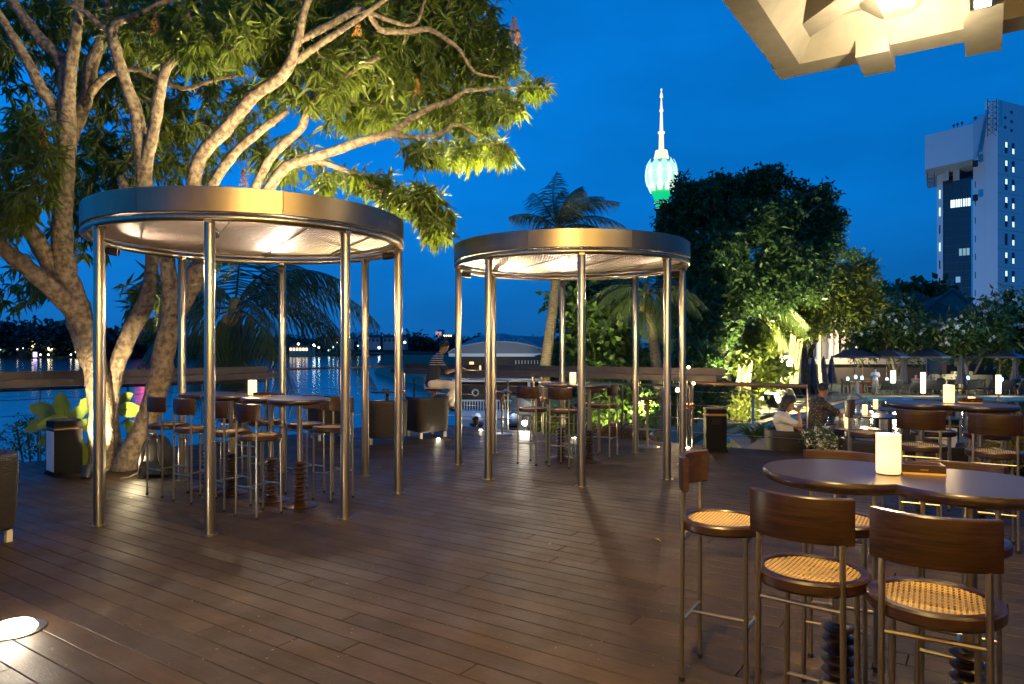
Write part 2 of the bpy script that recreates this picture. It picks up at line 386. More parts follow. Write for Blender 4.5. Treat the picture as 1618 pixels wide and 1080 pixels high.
# ------------------------------------------------------------------ planter wall beside the terrace (stone coping, block courses)
pw = empty('planter_wall', (3.9, 11.2, 0), label='low planter wall with pale stone coping between the litter bin and the rattan chairs', cat='wall')
A = G(1166, 712, -.02); B_ = G(1234, 674, -.02); A2 = G(1206, 713, -.02); A.z = B_.z = A2.z = 0
dv = (B_ - A).normalized(); side = Vector((dv.y, -dv.x, 0)); wL = (B_ - A).length; wd = .46
mm = Matrix.Translation(A) @ Matrix.Rotation(math.atan2(dv.y, dv.x), 4, 'Z')
k = 4
for i in range(k):
    b = MB(); b.box((wL * i / k + .004, -wd, -.10), (wL * (i + 1) / k - .004, 0, -.03), mm); b.build('coping_stone', STONE, pw, smooth=False)
for r_ in range(4):
    for i in range(9):
        o_ = (r_ % 2) * .5; x0 = (i + o_) * wL / 9.5
        b = MB(); b.box((x0 + .006, -wd + .03, -.45 + r_ * .085), (x0 + wL / 9.5 - .006, -wd + .12 + rnd.uniform(0, .01), -.45 + r_ * .085 + .075), mm); b.build('stone_block', STONE, pw, smooth=False)
b = MB(); b.box((.02, -wd + .06, -1.4), (wL, -.05, -.11), mm); b.build('core', DARK, pw, smooth=False)

# ------------------------------------------------------------------ foliage helpers
def leaf_arrays(cs, sizes, dirs, ups, ratio=.28, fold=.18, curve=.25):
    """6-vertex folded, drooping leaf blades"""
    n = len(cs); cs = np.array(cs, float); d = np.array(dirs, float); u = np.array(ups, float); s = np.array(sizes, float)[:, None]
    d /= np.linalg.norm(d, axis=1)[:, None] + 1e-9
    w = np.cross(d, u); w /= np.linalg.norm(w, axis=1)[:, None] + 1e-9; u = np.cross(w, d)
    V = np.empty((n, 6, 3))
    V[:, 0] = cs; V[:, 1] = cs + d * s * .38 + w * s * ratio * .5 + u * s * fold * .3; V[:, 2] = cs + d * s * .38 - w * s * ratio * .5 + u * s * fold * .3
    V[:, 3] = cs + d * s * .42 - u * s * curve * .12; V[:, 4] = cs + d * s - u * s * curve; V[:, 5] = V[:, 3]
    f0 = np.arange(n)[:, None] * 5
    V = V[:, :5]
    F_ = np.concatenate([f0 + np.array([[0, 3, 1]]), f0 + np.array([[0, 2, 3]]), f0 + np.array([[3, 4, 1]]), f0 + np.array([[3, 2, 4]])]).reshape(-1, 3)
    return V.reshape(-1, 3), F_
def tri_obj(name, V, Fc, m, parent):
    off = Vector((0, 0, 0)); o_ = parent
    while o_ is not None: off += o_.location; o_ = o_.parent
    V = V - np.array(off); me = bpy.data.meshes.new(name); nv, nf = len(V), len(Fc)
    me.vertices.add(nv); me.vertices.foreach_set('co', V.astype(np.float32).ravel())
    me.loops.add(nf * 3); me.loops.foreach_set('vertex_index', Fc.astype(np.int32).ravel())
    me.polygons.add(nf); me.polygons.foreach_set('loop_start', np.arange(nf, dtype=np.int32) * 3)
    me.update(calc_edges=True); me.validate(); me.materials.append(m); me.shade_smooth()
    o = bpy.data.objects.new(name, me); col.objects.link(o)
    if parent: o.parent = parent
    return o
def foliage(blobs, m, parent, size=.3, ratio=.45, hollow=.35, droop=.2, seed=1, name='crown', clump=5, up=.5):
    """blobs: (px,py,d,rx_px,ry_px,n[,rd_m]) - clumps of leaves through ellipsoids"""
    g = np.random.default_rng(seed); C_, S_, D_, U_ = [], [], [], []
    for bl in blobs:
        px, py, d, rx, ry, n = bl[:6]; c = np.array(P(px, py, d)); a = rx / F * d; bb = ry / F * d; rd = bl[6] if len(bl) > 6 else (a + bb) / 2
        k = n
        dirs = g.normal(size=(k, 3)); dirs /= np.linalg.norm(dirs, axis=1)[:, None]
        rad = g.uniform(hollow, 1, size=k) ** .6
        # uneven outline
        lob = 1 + .22 * np.sin(dirs[:, 0] * 7 + px) * np.cos(dirs[:, 2] * 6 + py)
        pos = c + dirs * (rad * lob)[:, None] * np.array([a, rd, bb])
        for p in range(clump):
            q = pos + g.normal(size=(k, 3)) * size * .55
            dd = g.normal(size=(k, 3)) + dirs * .5; dd[:, 2] -= droop
            C_.append(q); D_.append(dd); S_.append(size * g.uniform(.5, 1.2, size=k)); uu = g.normal(size=(k, 3)) * .6; uu[:, 2] += up; U_.append(uu)
    V, Fc = leaf_arrays(np.concatenate(C_), np.concatenate(S_), np.concatenate(D_), np.concatenate(U_), ratio)
    return tag(tri_obj(name, V, Fc, m, parent), kind='stuff')
def tree(name, base, label, cat, trunks, blobs, leafm, barkm=None, group=None, **k):
    t = empty(name, base, label=label, cat=cat, group=group)
    for tr_ in trunks:
        b = MB(); pts = [P(x, y, d) for x, y, d, r_ in tr_]; b.tube(pts, [r_ for *_, r_ in tr_], 10); b.build('trunk' if tr_ is trunks[0] else 'branch', barkm or DBARK, t, ang=180)
    foliage(blobs, leafm, t, **k); return t

# ------------------------------------------------------------------ far shore
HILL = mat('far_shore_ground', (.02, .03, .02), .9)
b = MB(); prof = [(-520, 300), (-330, 318), (-180, 330), (-120, 420), (-60, 500), (0, 520), (60, 520)]
back = [(x - 60, y + 260) for x, y in prof]
for i in range(len(prof) - 1):
    (x0, y0), (x1, y1) = prof[i], prof[i + 1]; (u0, v0), (u1, v1) = back[i], back[i + 1]
    b.add([(x0, y0, ZW - .2), (x1, y1, ZW - .2), (x1, y1 + 1, ZW + 1.2), (x0, y0 + 1, ZW + 1.2), (u1, v1, 9), (u0, v0, 9)], [(0, 1, 2, 3), (3, 2, 4, 5)])
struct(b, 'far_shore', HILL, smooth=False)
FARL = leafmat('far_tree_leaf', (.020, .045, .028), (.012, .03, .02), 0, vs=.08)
g = np.random.default_rng(5)
fb = []
tops = [(-60, 515), (0, 506), (30, 510), (60, 506), (90, 512), (115, 516), (140, 518), (170, 522), (200, 520), (230, 525), (260, 522), (290, 530), (330, 528), (370, 534), (420, 536), (450, 530), (480, 535), (520, 538), (560, 525), (590, 526), (620, 530), (650, 526), (665, 532), (690, 533), (720, 536), (735, 536), (760, 532), (800, 537), (850, 535), (900, 537), (960, 536)]
for i, (x, y) in enumerate(tops):
    d = 335 if x < 300 else 330 + (x - 300) * .75
    d = min(d, 540)
    yb = HY + (EYE - ZW - 2) * F / d
    fb.append((x, (y + yb) / 2, d, 24, (yb - y) / 2, 170, 12)); fb.append((x + 16, (y + yb) / 2 + 4, d - 6, 22, (yb - y) / 2 - 3, 120, 8))
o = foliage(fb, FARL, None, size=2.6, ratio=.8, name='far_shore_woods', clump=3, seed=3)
# buildings on the far shore
FARW = mat('far_white_wall', (.34, .36, .38), .8); FARR = mat('far_roof', (.03, .028, .03), .8); FARB = mat('far_blue_roof', (.05, .16, .25), .6); FARP = mat('far_red_roof', (.16, .05, .05), .7)
FWIN = mat('far_dark_window', (.02, .03, .04), .3); FLIT = emit('far_lit_window', (1, .72, .36), 3.5)
def far_house(name, x0, x1, yt, yb, d, wm, rm, label, cat='building', roof=3, nwin=6, lit=0, hip=False):
    a = P(x0, yb, d); c = P(x1, yt, d); t = empty(name, (a + Vector((c.x, c.y, a.z))) / 2, label=label, cat=cat)
    dep = 14; b = MB(); b.box((a.x, d, a.z - 5), (c.x, d + dep, c.z)); b.build('wall', wm, t, smooth=False)
    b = MB(); h = roof; k = .35 if hip else .02; w = c.x - a.x
    vs = [(a.x - .6, d - .6, c.z), (c.x + .6, d - .6, c.z), (c.x + .6, d + dep + .6, c.z), (a.x - .6, d + dep + .6, c.z), (a.x + w * k, d + dep / 2, c.z + h), (c.x - w * k, d + dep / 2, c.z + h)]
    b.add(vs, [(3, 2, 1, 0), (0, 1, 5, 4), (2, 3, 4, 5), (1, 2, 5), (3, 0, 4)]); b.build('roof', rm, t, smooth=False)
    hh = c.z - a.z
    for i in range(nwin):
        wx = a.x + w * (i + .5) / nwin; b = MB(); b.box((wx - w / nwin * .3, d - .12, a.z + hh * .2), (wx + w / nwin * .3, d - .02, a.z + hh * .8))
        b.build('window', FLIT if (lit and rnd.random() < lit) else FWIN, t, smooth=False)
    return t
far_house('shore_apartment', 566, 600, 533, 541, 485, FARW, FARR, 'long pale block on the far shore just left of the two overlapping steel posts', nwin=5, roof=2)
far_house('shore_apartment', 605, 640, 533, 541, 488, FARW, FARR, 'long pale block on the far shore seen between the steel posts', nwin=5, roof=2)
far_house('shore_apartment', 500, 552, 535, 541, 470, FARW, FARR, 'long pale block on the far shore behind the drooping palm frond', nwin=7, roof=2)
far_house('shore_pavilion', 457, 487, 548, 555, 395, mat('lit_plaster', (.5, .38, .22), .8), FARR, 'brightly lit yellow lakeside pavilion across the water', cat='pavilion', nwin=6, lit=1, roof=1.2)
far_house('shore_restaurant', 203, 243, 550, 554, 335, FARW, FARB, 'low blue roofed building across the lake with a row of yellow lamps', nwin=8, lit=.9, roof=2.6, hip=True)
far_house('hill_house', 92, 116, 508, 513, 345, FARW, FARP, 'house with red hipped roof above the far trees on the left', nwin=4, roof=2.4, hip=True)
far_house('city_tower', 692, 700, 521, 532, 640, FARW, FARR, 'small grey block on the skyline right of the seated man', nwin=2, roof=.3)
far_house('city_block', 700, 718, 528, 532, 640, mat('far_amber', (.4, .25, .12), .8), FARR, 'low amber lit block on the skyline right of the seated man', nwin=5, lit=.7, roof=.3)
b = MB(); a = P(693, 526.5, 600); b.box((a.x - 2.6, 600, a.z - 1.6), (a.x + 2.6, 600.3, a.z + 1.6)); b.box((a.x - .2, 600.3, a.z - 18), (a.x + .2, 600.8, a.z))
tag(b.build('billboard', emit('billboard_face', (1, .5, .45), .5), smooth=False), 'small glowing pinkish billboard on the skyline above the seated man', 'billboard')
lamps = [(53, 543.5, 330, 1.3, (1, .75, .3), 16), (26.5, 550.5, 325, .45, (1, .95, .8), 10), (36, 551, 325, .5, (1, .9, .7), 9), (79, 550, 325, 1.0, (1, .75, .35), 12), (100, 526, 335, 1.5, (.85, 1, .5), 5), (108.5, 522, 335, .6, (.8, 1, .9), 14), (64, 560, 320, .35, (1, .95, .7), 8), (76.5, 560, 320, .4, (1, .95, .7), 9), (112, 560, 320, .35, (1, .9, .6), 8), (122, 555, 322, .9, (1, .85, .5), 6), (0, 551, 325, .5, (.7, 1, .9), 9),
         (446, 546, 395, 1.3, (1, .85, .55), 22), (496, 546, 410, 1.0, (.9, 1, .9), 14), (504, 548.5, 415, .6, (.7, 1, .95), 12), (527, 548, 430, .5, (.7, 1, .95), 9), (533.5, 541, 430, .5, (.9, 1, .9), 8), (520, 553, 420, .6, (.6, 1, .9), 7), (599, 549, 470, .8, (.85, 1, 1), 12), (565.5, 546, 470, .4, (.6, 1, .95), 9), (639.5, 540.5, 470, .8, (1, .85, .7), 8), (545, 549, 460, .4, (.6, 1, .95), 7), (431, 533, 420, .5, (1, .6, .3), 9), (471.5, 543, 395, .6, (1, .9, .6), 12)]
SL = ['big amber lamp on the far shore at far left, wide streak in the water', 'small white lamp on the far shore, second light from the left edge', 'pale yellow lamp on the far shore just right of a small white one', 'amber lamp on the far shore nearest the left trunk of the mango tree', 'large soft greenish light among the trees above the far shore at left', 'small pale green light right of the large greenish glow on the far shore', 'tiny yellow light at the waterline below the big amber lamp', 'tiny yellow light at the waterline below the right amber lamp', 'tiny warm light at the waterline beside the left trunk', 'broad warm light touching the left edge of the left mango trunk', 'greenish lamp on the far shore cut by the left picture edge',
 'star bright lamp at the left end of the lit yellow pavilion across the water', 'greenish white lamp just right of the lit yellow pavilion', 'small blue-green lamp right of the greenish white one by the pavilion', 'faint blue-green lamp under the drooping palm frond', 'high whitish lamp under the tip of the palm frond', 'lowest blue-green light at the waterline under the palm frond', 'cool white lamp on the far shore right of the paired posts', 'faint blue-green lamp between two posts of the left canopy', 'warm lamp on the far shore right of the left canopy', 'faint blue-green lamp left of the paired canopy posts', 'small orange light in the dark palm crown on the far shore', 'small lamp above the roof of the lit yellow pavilion']
FP = mat('far_pole', (.05, .05, .05), .6)
for i, (x, y, d, r_, c, s) in enumerate(lamps):
    p = P(x, y, d); t = empty('shore_lamp', (p.x, p.y, ZW + 1), label=SL[i], cat='street lamp', group='lamps along the far shore')
    b = MB(); b.ball(p, r_, 8, 5); b.build('globe', emit('shore_lamp_glass', c, s), t); b = MB(); b.bar((p.x, p.y + .3, ZW + 1), (p.x, p.y + .3, p.z), .12, 5); b.build('pole', FP, t)
# pink neon sign behind the trunks, its colour reaches across the water
b = MB(); p = P(224, 486, 345); b.box((p.x - 3.6, p.y, p.z - 2.6), (p.x + 3.6, p.y + .3, p.z + 2.6)); b.box((p.x - .8, p.y + .3, ZW), (p.x + .8, p.y + 1.6, p.z))
tag(b.build('neon_sign', emit('pink_neon', (1, .10, .28), 2.6), smooth=False), 'pink neon sign high above the far shore, reflected in the lake between the tree trunks', 'sign')
b = MB(); p = P(55, 559.5, 318); b.box((p.x - .8, p.y, p.z - 1.2), (p.x + .8, p.y + .3, p.z + 1.0)); tag(b.build('neon_sign', emit('violet_neon', (.55, .4, 1), 5), smooth=False), 'small violet sign at the far waterline on the far left', 'sign')

# ------------------------------------------------------------------ boathouse on the lake
D = 45.0
t = empty('boathouse', P(790, 660, D), label='floating boathouse with grey vaulted roof, white eaves and white balustrade', cat='boathouse')
RF = mat('membrane_roof', (.20, .23, .26), .6, var=.1, vscale=.6); TIM = mat('boathouse_timber', (.10, .055, .035), .6, c2=(.06, .035, .025), vscale=2, stretch=(6, 1, 1))
X0 = P(712, 0, D).x; X1 = P(862, 0, D).x; X2 = P(990, 0, D).x
def bx(name, x0, x1, z0, z1, y0, y1, m, par=t): b = MB(); b.box((x0, y0, z0), (x1, y1, z1)); return b.build(name, m, par, smooth=False)
zP = lambda py: P(0, py, D).z
bx('hull', X0 + .3, X1 + 3, ZW, zP(650), D, D + 9, WPAINT)
bx('lower_wall', X0 + .6, X1 + 3, zP(650), zP(603), D + 1.6, D + 8, TIM)
bx('floor_band', X0 + .1, X1 + .3, zP(603), zP(598), D - .1, D + 9, WPAINT)
bx('upper_wall', X0 + .2, X1 + 4, zP(598), zP(563), D + .9, D + 8.5, mat('boathouse_dark_panel', (.06, .055, .055), .7))  # dark panels of the upper storey
bx('eaves', X0 - .1, X1 + .15, zP(563), zP(558), D - .35, D + 9.3, WPAINT)
bx('side_eaves', X1 + .15, X2 + 1, zP(561), zP(558.6), D + 1.5, D + 9.3, mat('cream_paint', (.5, .42, .28), .6))
b = MB(); nx = 20; ny = 8; vs = []
w = X1 - X0 + .3; cx = (X0 + X1) / 2
for j in range(ny + 1):
    for i in range(nx + 1):
        a_ = i / nx; yy = D - .3 + 9.5 * j / ny
        zz = zP(558) + 1.42 * math.sin(math.pi * min(max(a_, 0), 1)) ** .62 * (math.sin(math.pi * (j / ny * .5 + .18)) ** 1.0 if j < ny else 1) * .97
        vs.append((X0 - .15 + w * a_, yy, zz))
fs = [(j * (nx + 1) + i, j * (nx + 1) + i + 1, (j + 1) * (nx + 1) + i + 1, (j + 1) * (nx + 1) + i) for j in range(ny) for i in range(nx)]
fs.append(tuple(range(nx, -1, -1)))
b.add(vs, fs); dome = b.build('roof', RF, t, ang=60)
SEAM = mat('roof_seam', (.55, .57, .6), .5)
def dz(a_, f): return zP(558) + 1.42 * math.sin(math.pi * a_) ** .62 * math.sin(math.pi * (f * .5 + .18)) * .97
def dpt(a_, f): return (X0 - .15 + w * a_, D - .3 + 9.5 * f, dz(a_, f) + .03)
for pts in ([dpt(.5, q) for q in (0, .15, .3, .45, .6)], [dpt(.78 - .1 * (1 - q * 2), q) for q in (.0, .2, .4)], [dpt(.2 + .1 * (1 - q * 2), q) for q in (.0, .2, .4)]):
    b = MB(); b.tube(pts, .02, 5); b.build('seam', SEAM, dome)
for rr in (.07, .16):
    b = MB(); b.tube([dpt(.5 + rr * math.cos(q), .02 + .52 * rr / .16 * math.sin(q)) for q in [math.pi * k / 12 for k in range(13)]], .018, 5); b.build('seam', SEAM, dome)
b = MB(); b.tube([(X0 - .15 + w * k / 24, D - .32, dz(k / 24 if 0 < k < 24 else .001, 0) + .02) for k in range(25)], .03, 5); b.build('rim', SEAM, dome)
b = MB()   # long lean-to roof to the right of the vault
zr = zP(526); b.add([(X1 - 2.5, D + 1.6, zP(530)), (X2 + 1, D + 1.6, zP(558)), (X2 + 1, D + 9, zP(558)), (X1 - 2.5, D + 6, zr), (X1 + .1, D + 1.5, zP(558)), (X2 - 2.8, D + 6, zP(533))], [(0, 4, 1, 5, 3), (1, 2, 5)])
b.build('side_roof', RF, t, smooth=False)
for px in (723, 723 + 57, 836):
    x = P(px, 0, D).x; bx('column', x - .09, x + .09, zP(650), zP(603), D + .05, D + .22, WPAINT)
nb = 34
bx('balustrade_rail', X0 + .2, X1 + .2, zP(633.5), zP(631.5), D + .02, D + .14, WPAINT)
for i in range(nb):
    x = X0 + .35 + (X1 - X0 - .3) * i / (nb - 1); bx('baluster', x - .035, x + .035, zP(650), zP(633.5), D + .04, D + .11, WPAINT)
for i in range(10):
    x = P(815 + i * 5, 0, D).x; bx('upper_post', x - .03, x + .03, zP(575), zP(569), D + .5, D + .6, WPAINT)
for i, px in enumerate((751, 800)):
    c = P(px, 620, D + 1.5); b = MB(); b.tube([(c.x + .2 * math.cos(q), c.y, c.z + .2 * math.sin(q)) for q in [2 * math.pi * k / 18 for k in range(19)]], .055, 8, cap=False)
    tag(b.build('life_ring', WPAINT), ['white life ring on the brown boathouse wall left of the golden posts', 'white life ring on the boathouse wall behind the backless stool'][i], 'life ring')
for i, (px, lb) in enumerate(((753, 'white swan shaped pedal boat moored left of the golden posts'), (811, 'white swan shaped pedal boat moored right of the golden posts'))):
    dd = 40; tt = empty('pedal_boat', P(px, 663, dd), label=lb, cat='boat'); c = P(px, 661, dd); c.z = ZW + .05
    b = MB(); b.lathe([(.05, 0), (.3, .06), (.42, .18), (.4, .26), (.05, .28)], 16, m=Matrix.Translation(c) @ Matrix.Diagonal((1, 1.5, 1, 1))); b.build('hull', DARK, tt)
    b = MB(); b.ball(c + Vector((.05, 0, .52)), .27, 12, 8, (1, 1, 1.15)); b.tube([c + Vector((-.2, -.2, .5)), c + Vector((-.3, -.25, .85)), c + Vector((-.15, -.3, .95))], [.06, .05, .03], 7); b.build('canopy', WPAINT, tt)
light('POINT', 'boathouse_lamp_light', (P(790, 0, 40).x, 39, .2), 300, (.85, .95, 1), radius=.3)
# ------------------------------------------------------------------ round steel canopies
CEIL = mat('ribbed_steel_ceiling', (.30, .235, .20), .5, .45)
t_ = CEIL.node_tree; n_ = t_.nodes; l_ = t_.links; b_ = n_['Principled BSDF']; tc_ = n_.new('ShaderNodeTexCoord')
wv = n_.new('ShaderNodeTexWave'); wv.inputs['Scale'].default_value = 9; wv.bands_direction = 'X'; l_.new(tc_.outputs['Object'], wv.inputs[0])
bp_ = n_.new('ShaderNodeBump'); bp_.inputs['Strength'].default_value = .7; bp_.inputs['Distance'].default_value = .010; l_.new(wv.outputs[1], bp_.inputs['Height']); l_.new(bp_.outputs[0], b_.inputs['Normal'])
def canopy(c, off, label):
    t = empty('round_canopy', (c[0], c[1], 0), label=label, cat='canopy', group='round steel canopies on the deck'); cx, cy = c; RR = 1.54
    for k in range(8):
        q = R(off + 45 * k); x, y = cx + 1.515 * math.cos(q), cy + 1.515 * math.sin(q)
        b = MB(); b.lathe([(.0445, 0), (.0445, 2.63), (.03, 2.66)], 20, (x, y, 0)); post = b.build('post', STEEL, t)
        b = MB(); b.lathe([(.072, 0), (.072, .007), (.047, .009), (.046, .022)], 20, (x, y, 0)); b.build('foot_collar', STEEL, post)
        for w_ in range(4): b = MB(); b.lathe([(.007, .007), (.007, .013), (.003, .014)], 6, (x + .06 * math.cos(w_ * 1.57 + .4), y + .06 * math.sin(w_ * 1.57 + .4), 0)); b.build('bolt', DARK, post)
        b = MB(); b.box((-.05, -.03, 2.628), (.05, .03, 2.652), Matrix.Translation((x, y, 0)) @ Matrix.Rotation(q, 4, 'Z')); b.build('top_plate', STEEL, post)
    b = MB(); pts = [(cx + RR * math.cos(2 * math.pi * k / 96), cy + RR * math.sin(2 * math.pi * k / 96), 2.672) for k in range(97)]
    b.tube(pts, .034, 12, cap=False); b.build('ring_beam', STEEL, t)
    for k in range(8):
        q0 = R(off + 22 + 45 * k) + .002; q1 = q0 + R(45) - .004; b = MB(); m_ = 12; vs = []; fs = []
        for i in range(m_ + 1):
            q = q0 + (q1 - q0) * i / m_
            for (r_, z_) in ((1.565, 2.716), (1.572, 2.722), (1.572, 2.925), (1.565, 2.93), (1.545, 2.93), (1.545, 2.716)): vs.append((cx + r_ * math.cos(q), cy + r_ * math.sin(q), z_))
        for i in range(m_):
            for j in range(6): fs.append((i * 6 + j, (i + 1) * 6 + j, (i + 1) * 6 + (j + 1) % 6, i * 6 + (j + 1) % 6))
        b.add(vs, fs); b.build('fascia_panel', FASC, t, ang=40)
    b = MB(); b.lathe([(1.53, 2.735), (0.001, 2.745)], 64, (0, 0, 0), cap=False)
    vs = [(v.x + cx, v.y + cy, v.z) for v in b.v]; b.v = [Vector(v) for v in vs]; b.build('ceiling', CEIL, t)
    for k_ in range(4):
        yy_ = -1.05 + .7 * k_; w_ = math.sqrt(1.5 ** 2 - yy_ ** 2); b = MB(); mm_ = Matrix.Translation((cx, cy, 0)) @ Matrix.Rotation(R(off + 22), 4, 'Z'); b.box((-w_, yy_ - .006, 2.722), (w_, yy_ + .006, 2.7335), mm_); b.build('ceiling_joint', FASC, t, smooth=False)
    b = MB(); b.lathe([(.001, 2.86), (1.543, 2.88), (1.543, 2.905), (.001, 2.9)], 64, (cx, cy, 0)); b.build('roof', STEEL, t)
    for k in (0, 2, 4, 6):
        q = R(off + 45 * k); x, y = cx + 1.40 * math.cos(q), cy + 1.40 * math.sin(q); z = 2.57
        dirv = Vector((-math.cos(q), -math.sin(q), -.42 if math.sin(q) > .7 else -.12)).normalized(); m = Matrix.Translation((x, y, z)) @ dirv.to_track_quat('Z', 'Y').to_matrix().to_4x4()
        b = MB(); b.lathe([(.012, -.07), (.038, -.06), (.042, 0), (.042, .055), (.034, .055), (.03, .04)], 16, m=m); f = b.build('spotlight', DARK, t)
        b = MB(); b.lathe([(.0301, .036), (.001, .039)], 16, m=m, cap=False); b.build('lens', SPOTGL, f)
        b = MB(); b.bar((cx + 1.47 * math.cos(q), cy + 1.47 * math.sin(q), z + .02), (x, y, z - .02), .012); b.build('bracket', DARK, f)
        p = Vector((x, y, z)) + dirv * .09
        light('SPOT', 'canopy_spot_light', p, 100 if math.sin(q) > .7 else 80, (1, .80, .58), target=p + dirv, size=155, radius=.035, blend=.9)
    return t
C1 = (-2.735, 7.43); C2 = (.79, 9.5)
canopy(C1, -83, 'large round steel canopy in front of the mango tree, the nearer and left one')
canopy(C2, -90, 'round steel canopy farther right with the palm crown behind it')

# ------------------------------------------------------------------ bar stools with cane seats
def make_stool():
    t = empty('bar_stool', (0, 0, 0)); L = dict(local=True)
    b = MB(); b.lathe([(.163, .742), (.163, .716), (.192, .712), (.2, .722), (.2, .752), (.193, .760), (.168, .760), (.163, .754)], 40, cap=False); b.build('seat_frame', WOOD, t, **L)
    b = MB(); b.lathe([(.165, .752), (.08, .7475), (.001, .746)], 32, cap=False); b.build('cane_seat', CANE, t, **L)
    b = MB(); vs = []; fs = []; m_ = 16; a0 = R(39)
    for i in range(m_ + 1):
        q = -math.pi / 2 - a0 + 2 * a0 * i / m_
        for r_, z in ((.285, .905), (.285, 1.052), (.282, 1.057), (.263, 1.057), (.258, 1.052), (.258, .905), (.263, .897), (.282, .897)): vs.append((r_ * math.cos(q), .085 + r_ * math.sin(q), z))
    for i in range(m_):
        for j in range(8): fs.append((i * 8 + j, (i + 1) * 8 + j, (i + 1) * 8 + (j + 1) % 8, i * 8 + (j + 1) % 8))
    fs += [tuple(range(8)), tuple(m_ * 8 + j for j in reversed(range(8)))]
    b.add(vs, fs); b.build('backrest', WOOD, t, ang=30, **L)
    q = [(-.142, -.150, .9), (.142, -.150, .9), (-.125, .135, .715), (.125, .135, .715)]
    for x, y, h in q:
        b = MB(); sx = .006 if x > 0 else -.006; b.bar((x + sx, y * 1.03, .012), (x, y, h), .0108, 10); lg = b.build('leg', LEGM, t, **L)
        b = MB(); b.lathe([(.013, 0), (.014, .022), (.011, .024)], 10, (x + sx, y * 1.03, 0)); b.build('rubber_foot', DARK, lg, **L)
    for a, c in (((-.142, -.15, .668), (.142, -.15, .668)), ((-.142, -.152, .285), (.142, -.152, .285)), ((-.125, .136, .285), (.125, .136, .285)), ((0, -.152, .285), (0, .136, .285)), ((-.125, .135, .690), (.125, .135, .690))):
        b = MB(); b.bar(a, c, .0088, 8); b.build('crossbar', LEGM, t, **L)
    return t
stool0 = make_stool(); first = [True]
def stool(rear, face, label, group='cane seated bar stools'):
    face = Vector(face).normalized(); c = Vector((*rear, 0)) + face * .19; rz = math.atan2(face.y, face.x) - math.pi / 2
    if first[0]:
        first[0] = False; stool0.location = c; stool0.rotation_euler = (0, 0, rz); tag(stool0, label, 'bar stool', group); return stool0
    o = copy_tree(stool0, c, rz, label, group); o['category'] = 'bar stool'; return o
n2 = (NN.x, NN.y, 0); u2 = (U.x, U.y, 0); mn2 = (-NN.x, -NN.y, 0); mu2 = (-U.x, -U.y, 0)
def jf(v, a): return Matrix.Rotation(R(a), 3, 'Z') @ Vector(v)
# near table
stool((.846, 3.46), jf(u2, 3), 'bar stool turned side-on at the left end of the nearest table')
stool((.99, 2.45), jf(n2, -4), 'left of the two large bar stools whose backs face the viewer at the nearest table')
stool((1.285, 2.14), jf(n2, 3), 'largest and nearest bar stool, back to the viewer, at the lower right corner')
stool((1.66, 3.52), jf(mn2, 2), 'bar stool on the far side of the nearest table, left of its glowing lamp')
stool((2.03, 3.18), jf(mn2, -3), 'bar stool on the far side of the nearest table, right of the tray box')
# second table on the right
stool((3.36, 5.78), jf(n2, 4), 'bar stool with plain dark back, left of the pair behind the nearest table')
stool((3.73, 5.42), jf(n2, 2), 'bar stool with plain dark back nearest the right edge behind the nearest table')
stool((3.30, 6.95), jf(u2, 5), 'bar stool turned side-on in front of the rattan chairs, left of the second table')
stool((4.27, 7.12), jf(mn2, 3), 'bar stool on the far side of the second table, left of the pair')
stool((4.66, 6.88), jf(mn2, -3), 'bar stool on the far side of the second table, right of the pair')
# under the left canopy
for (x, y, a), lb in zip(((-3.81, 7.42, 0), (-3.365, 7.10, 3), (-2.9, 6.80, -3), (-2.48, 6.47, 2)), ('leftmost bar stool of the near row under the left canopy, before the backpack', 'second bar stool from the left in the near row under the left canopy', 'third bar stool of the near row, half behind the middle front post', 'rightmost bar stool of the near row under the left canopy, seat well lit')):
    stool((x, y), jf(n2, a), lb)
for (x, y), lb in zip(((-3.45, 7.9), (-3.01, 7.58), (-2.486, 7.26), (-2.12, 6.99)), ('bar stool at the far left of the far row under the left canopy', 'second bar stool from the left in the far row under the left canopy', 'third bar stool in the far row under the left canopy', 'bar stool at the right end of the far row under the left canopy')):
    stool((x + NN.x * .61, y + NN.y * .61), jf(mn2, rnd.uniform(-4, 4)), lb)
# under the right canopy
stool((.18, 9.45), jf(n2, 0), 'bar stool at the left of the table under the right canopy, back to the viewer')
stool((.60, 9.20), jf(n2, 2), 'bar stool under the right canopy just left of its front post, back to the viewer')
stool((1.49, 10.08), jf(mu2, 4), 'bar stool side-on at the right end of the table under the right canopy')
stool((1.22, 10.62), jf(mn2, -4), 'bar stool on the far side of the table under the right canopy')

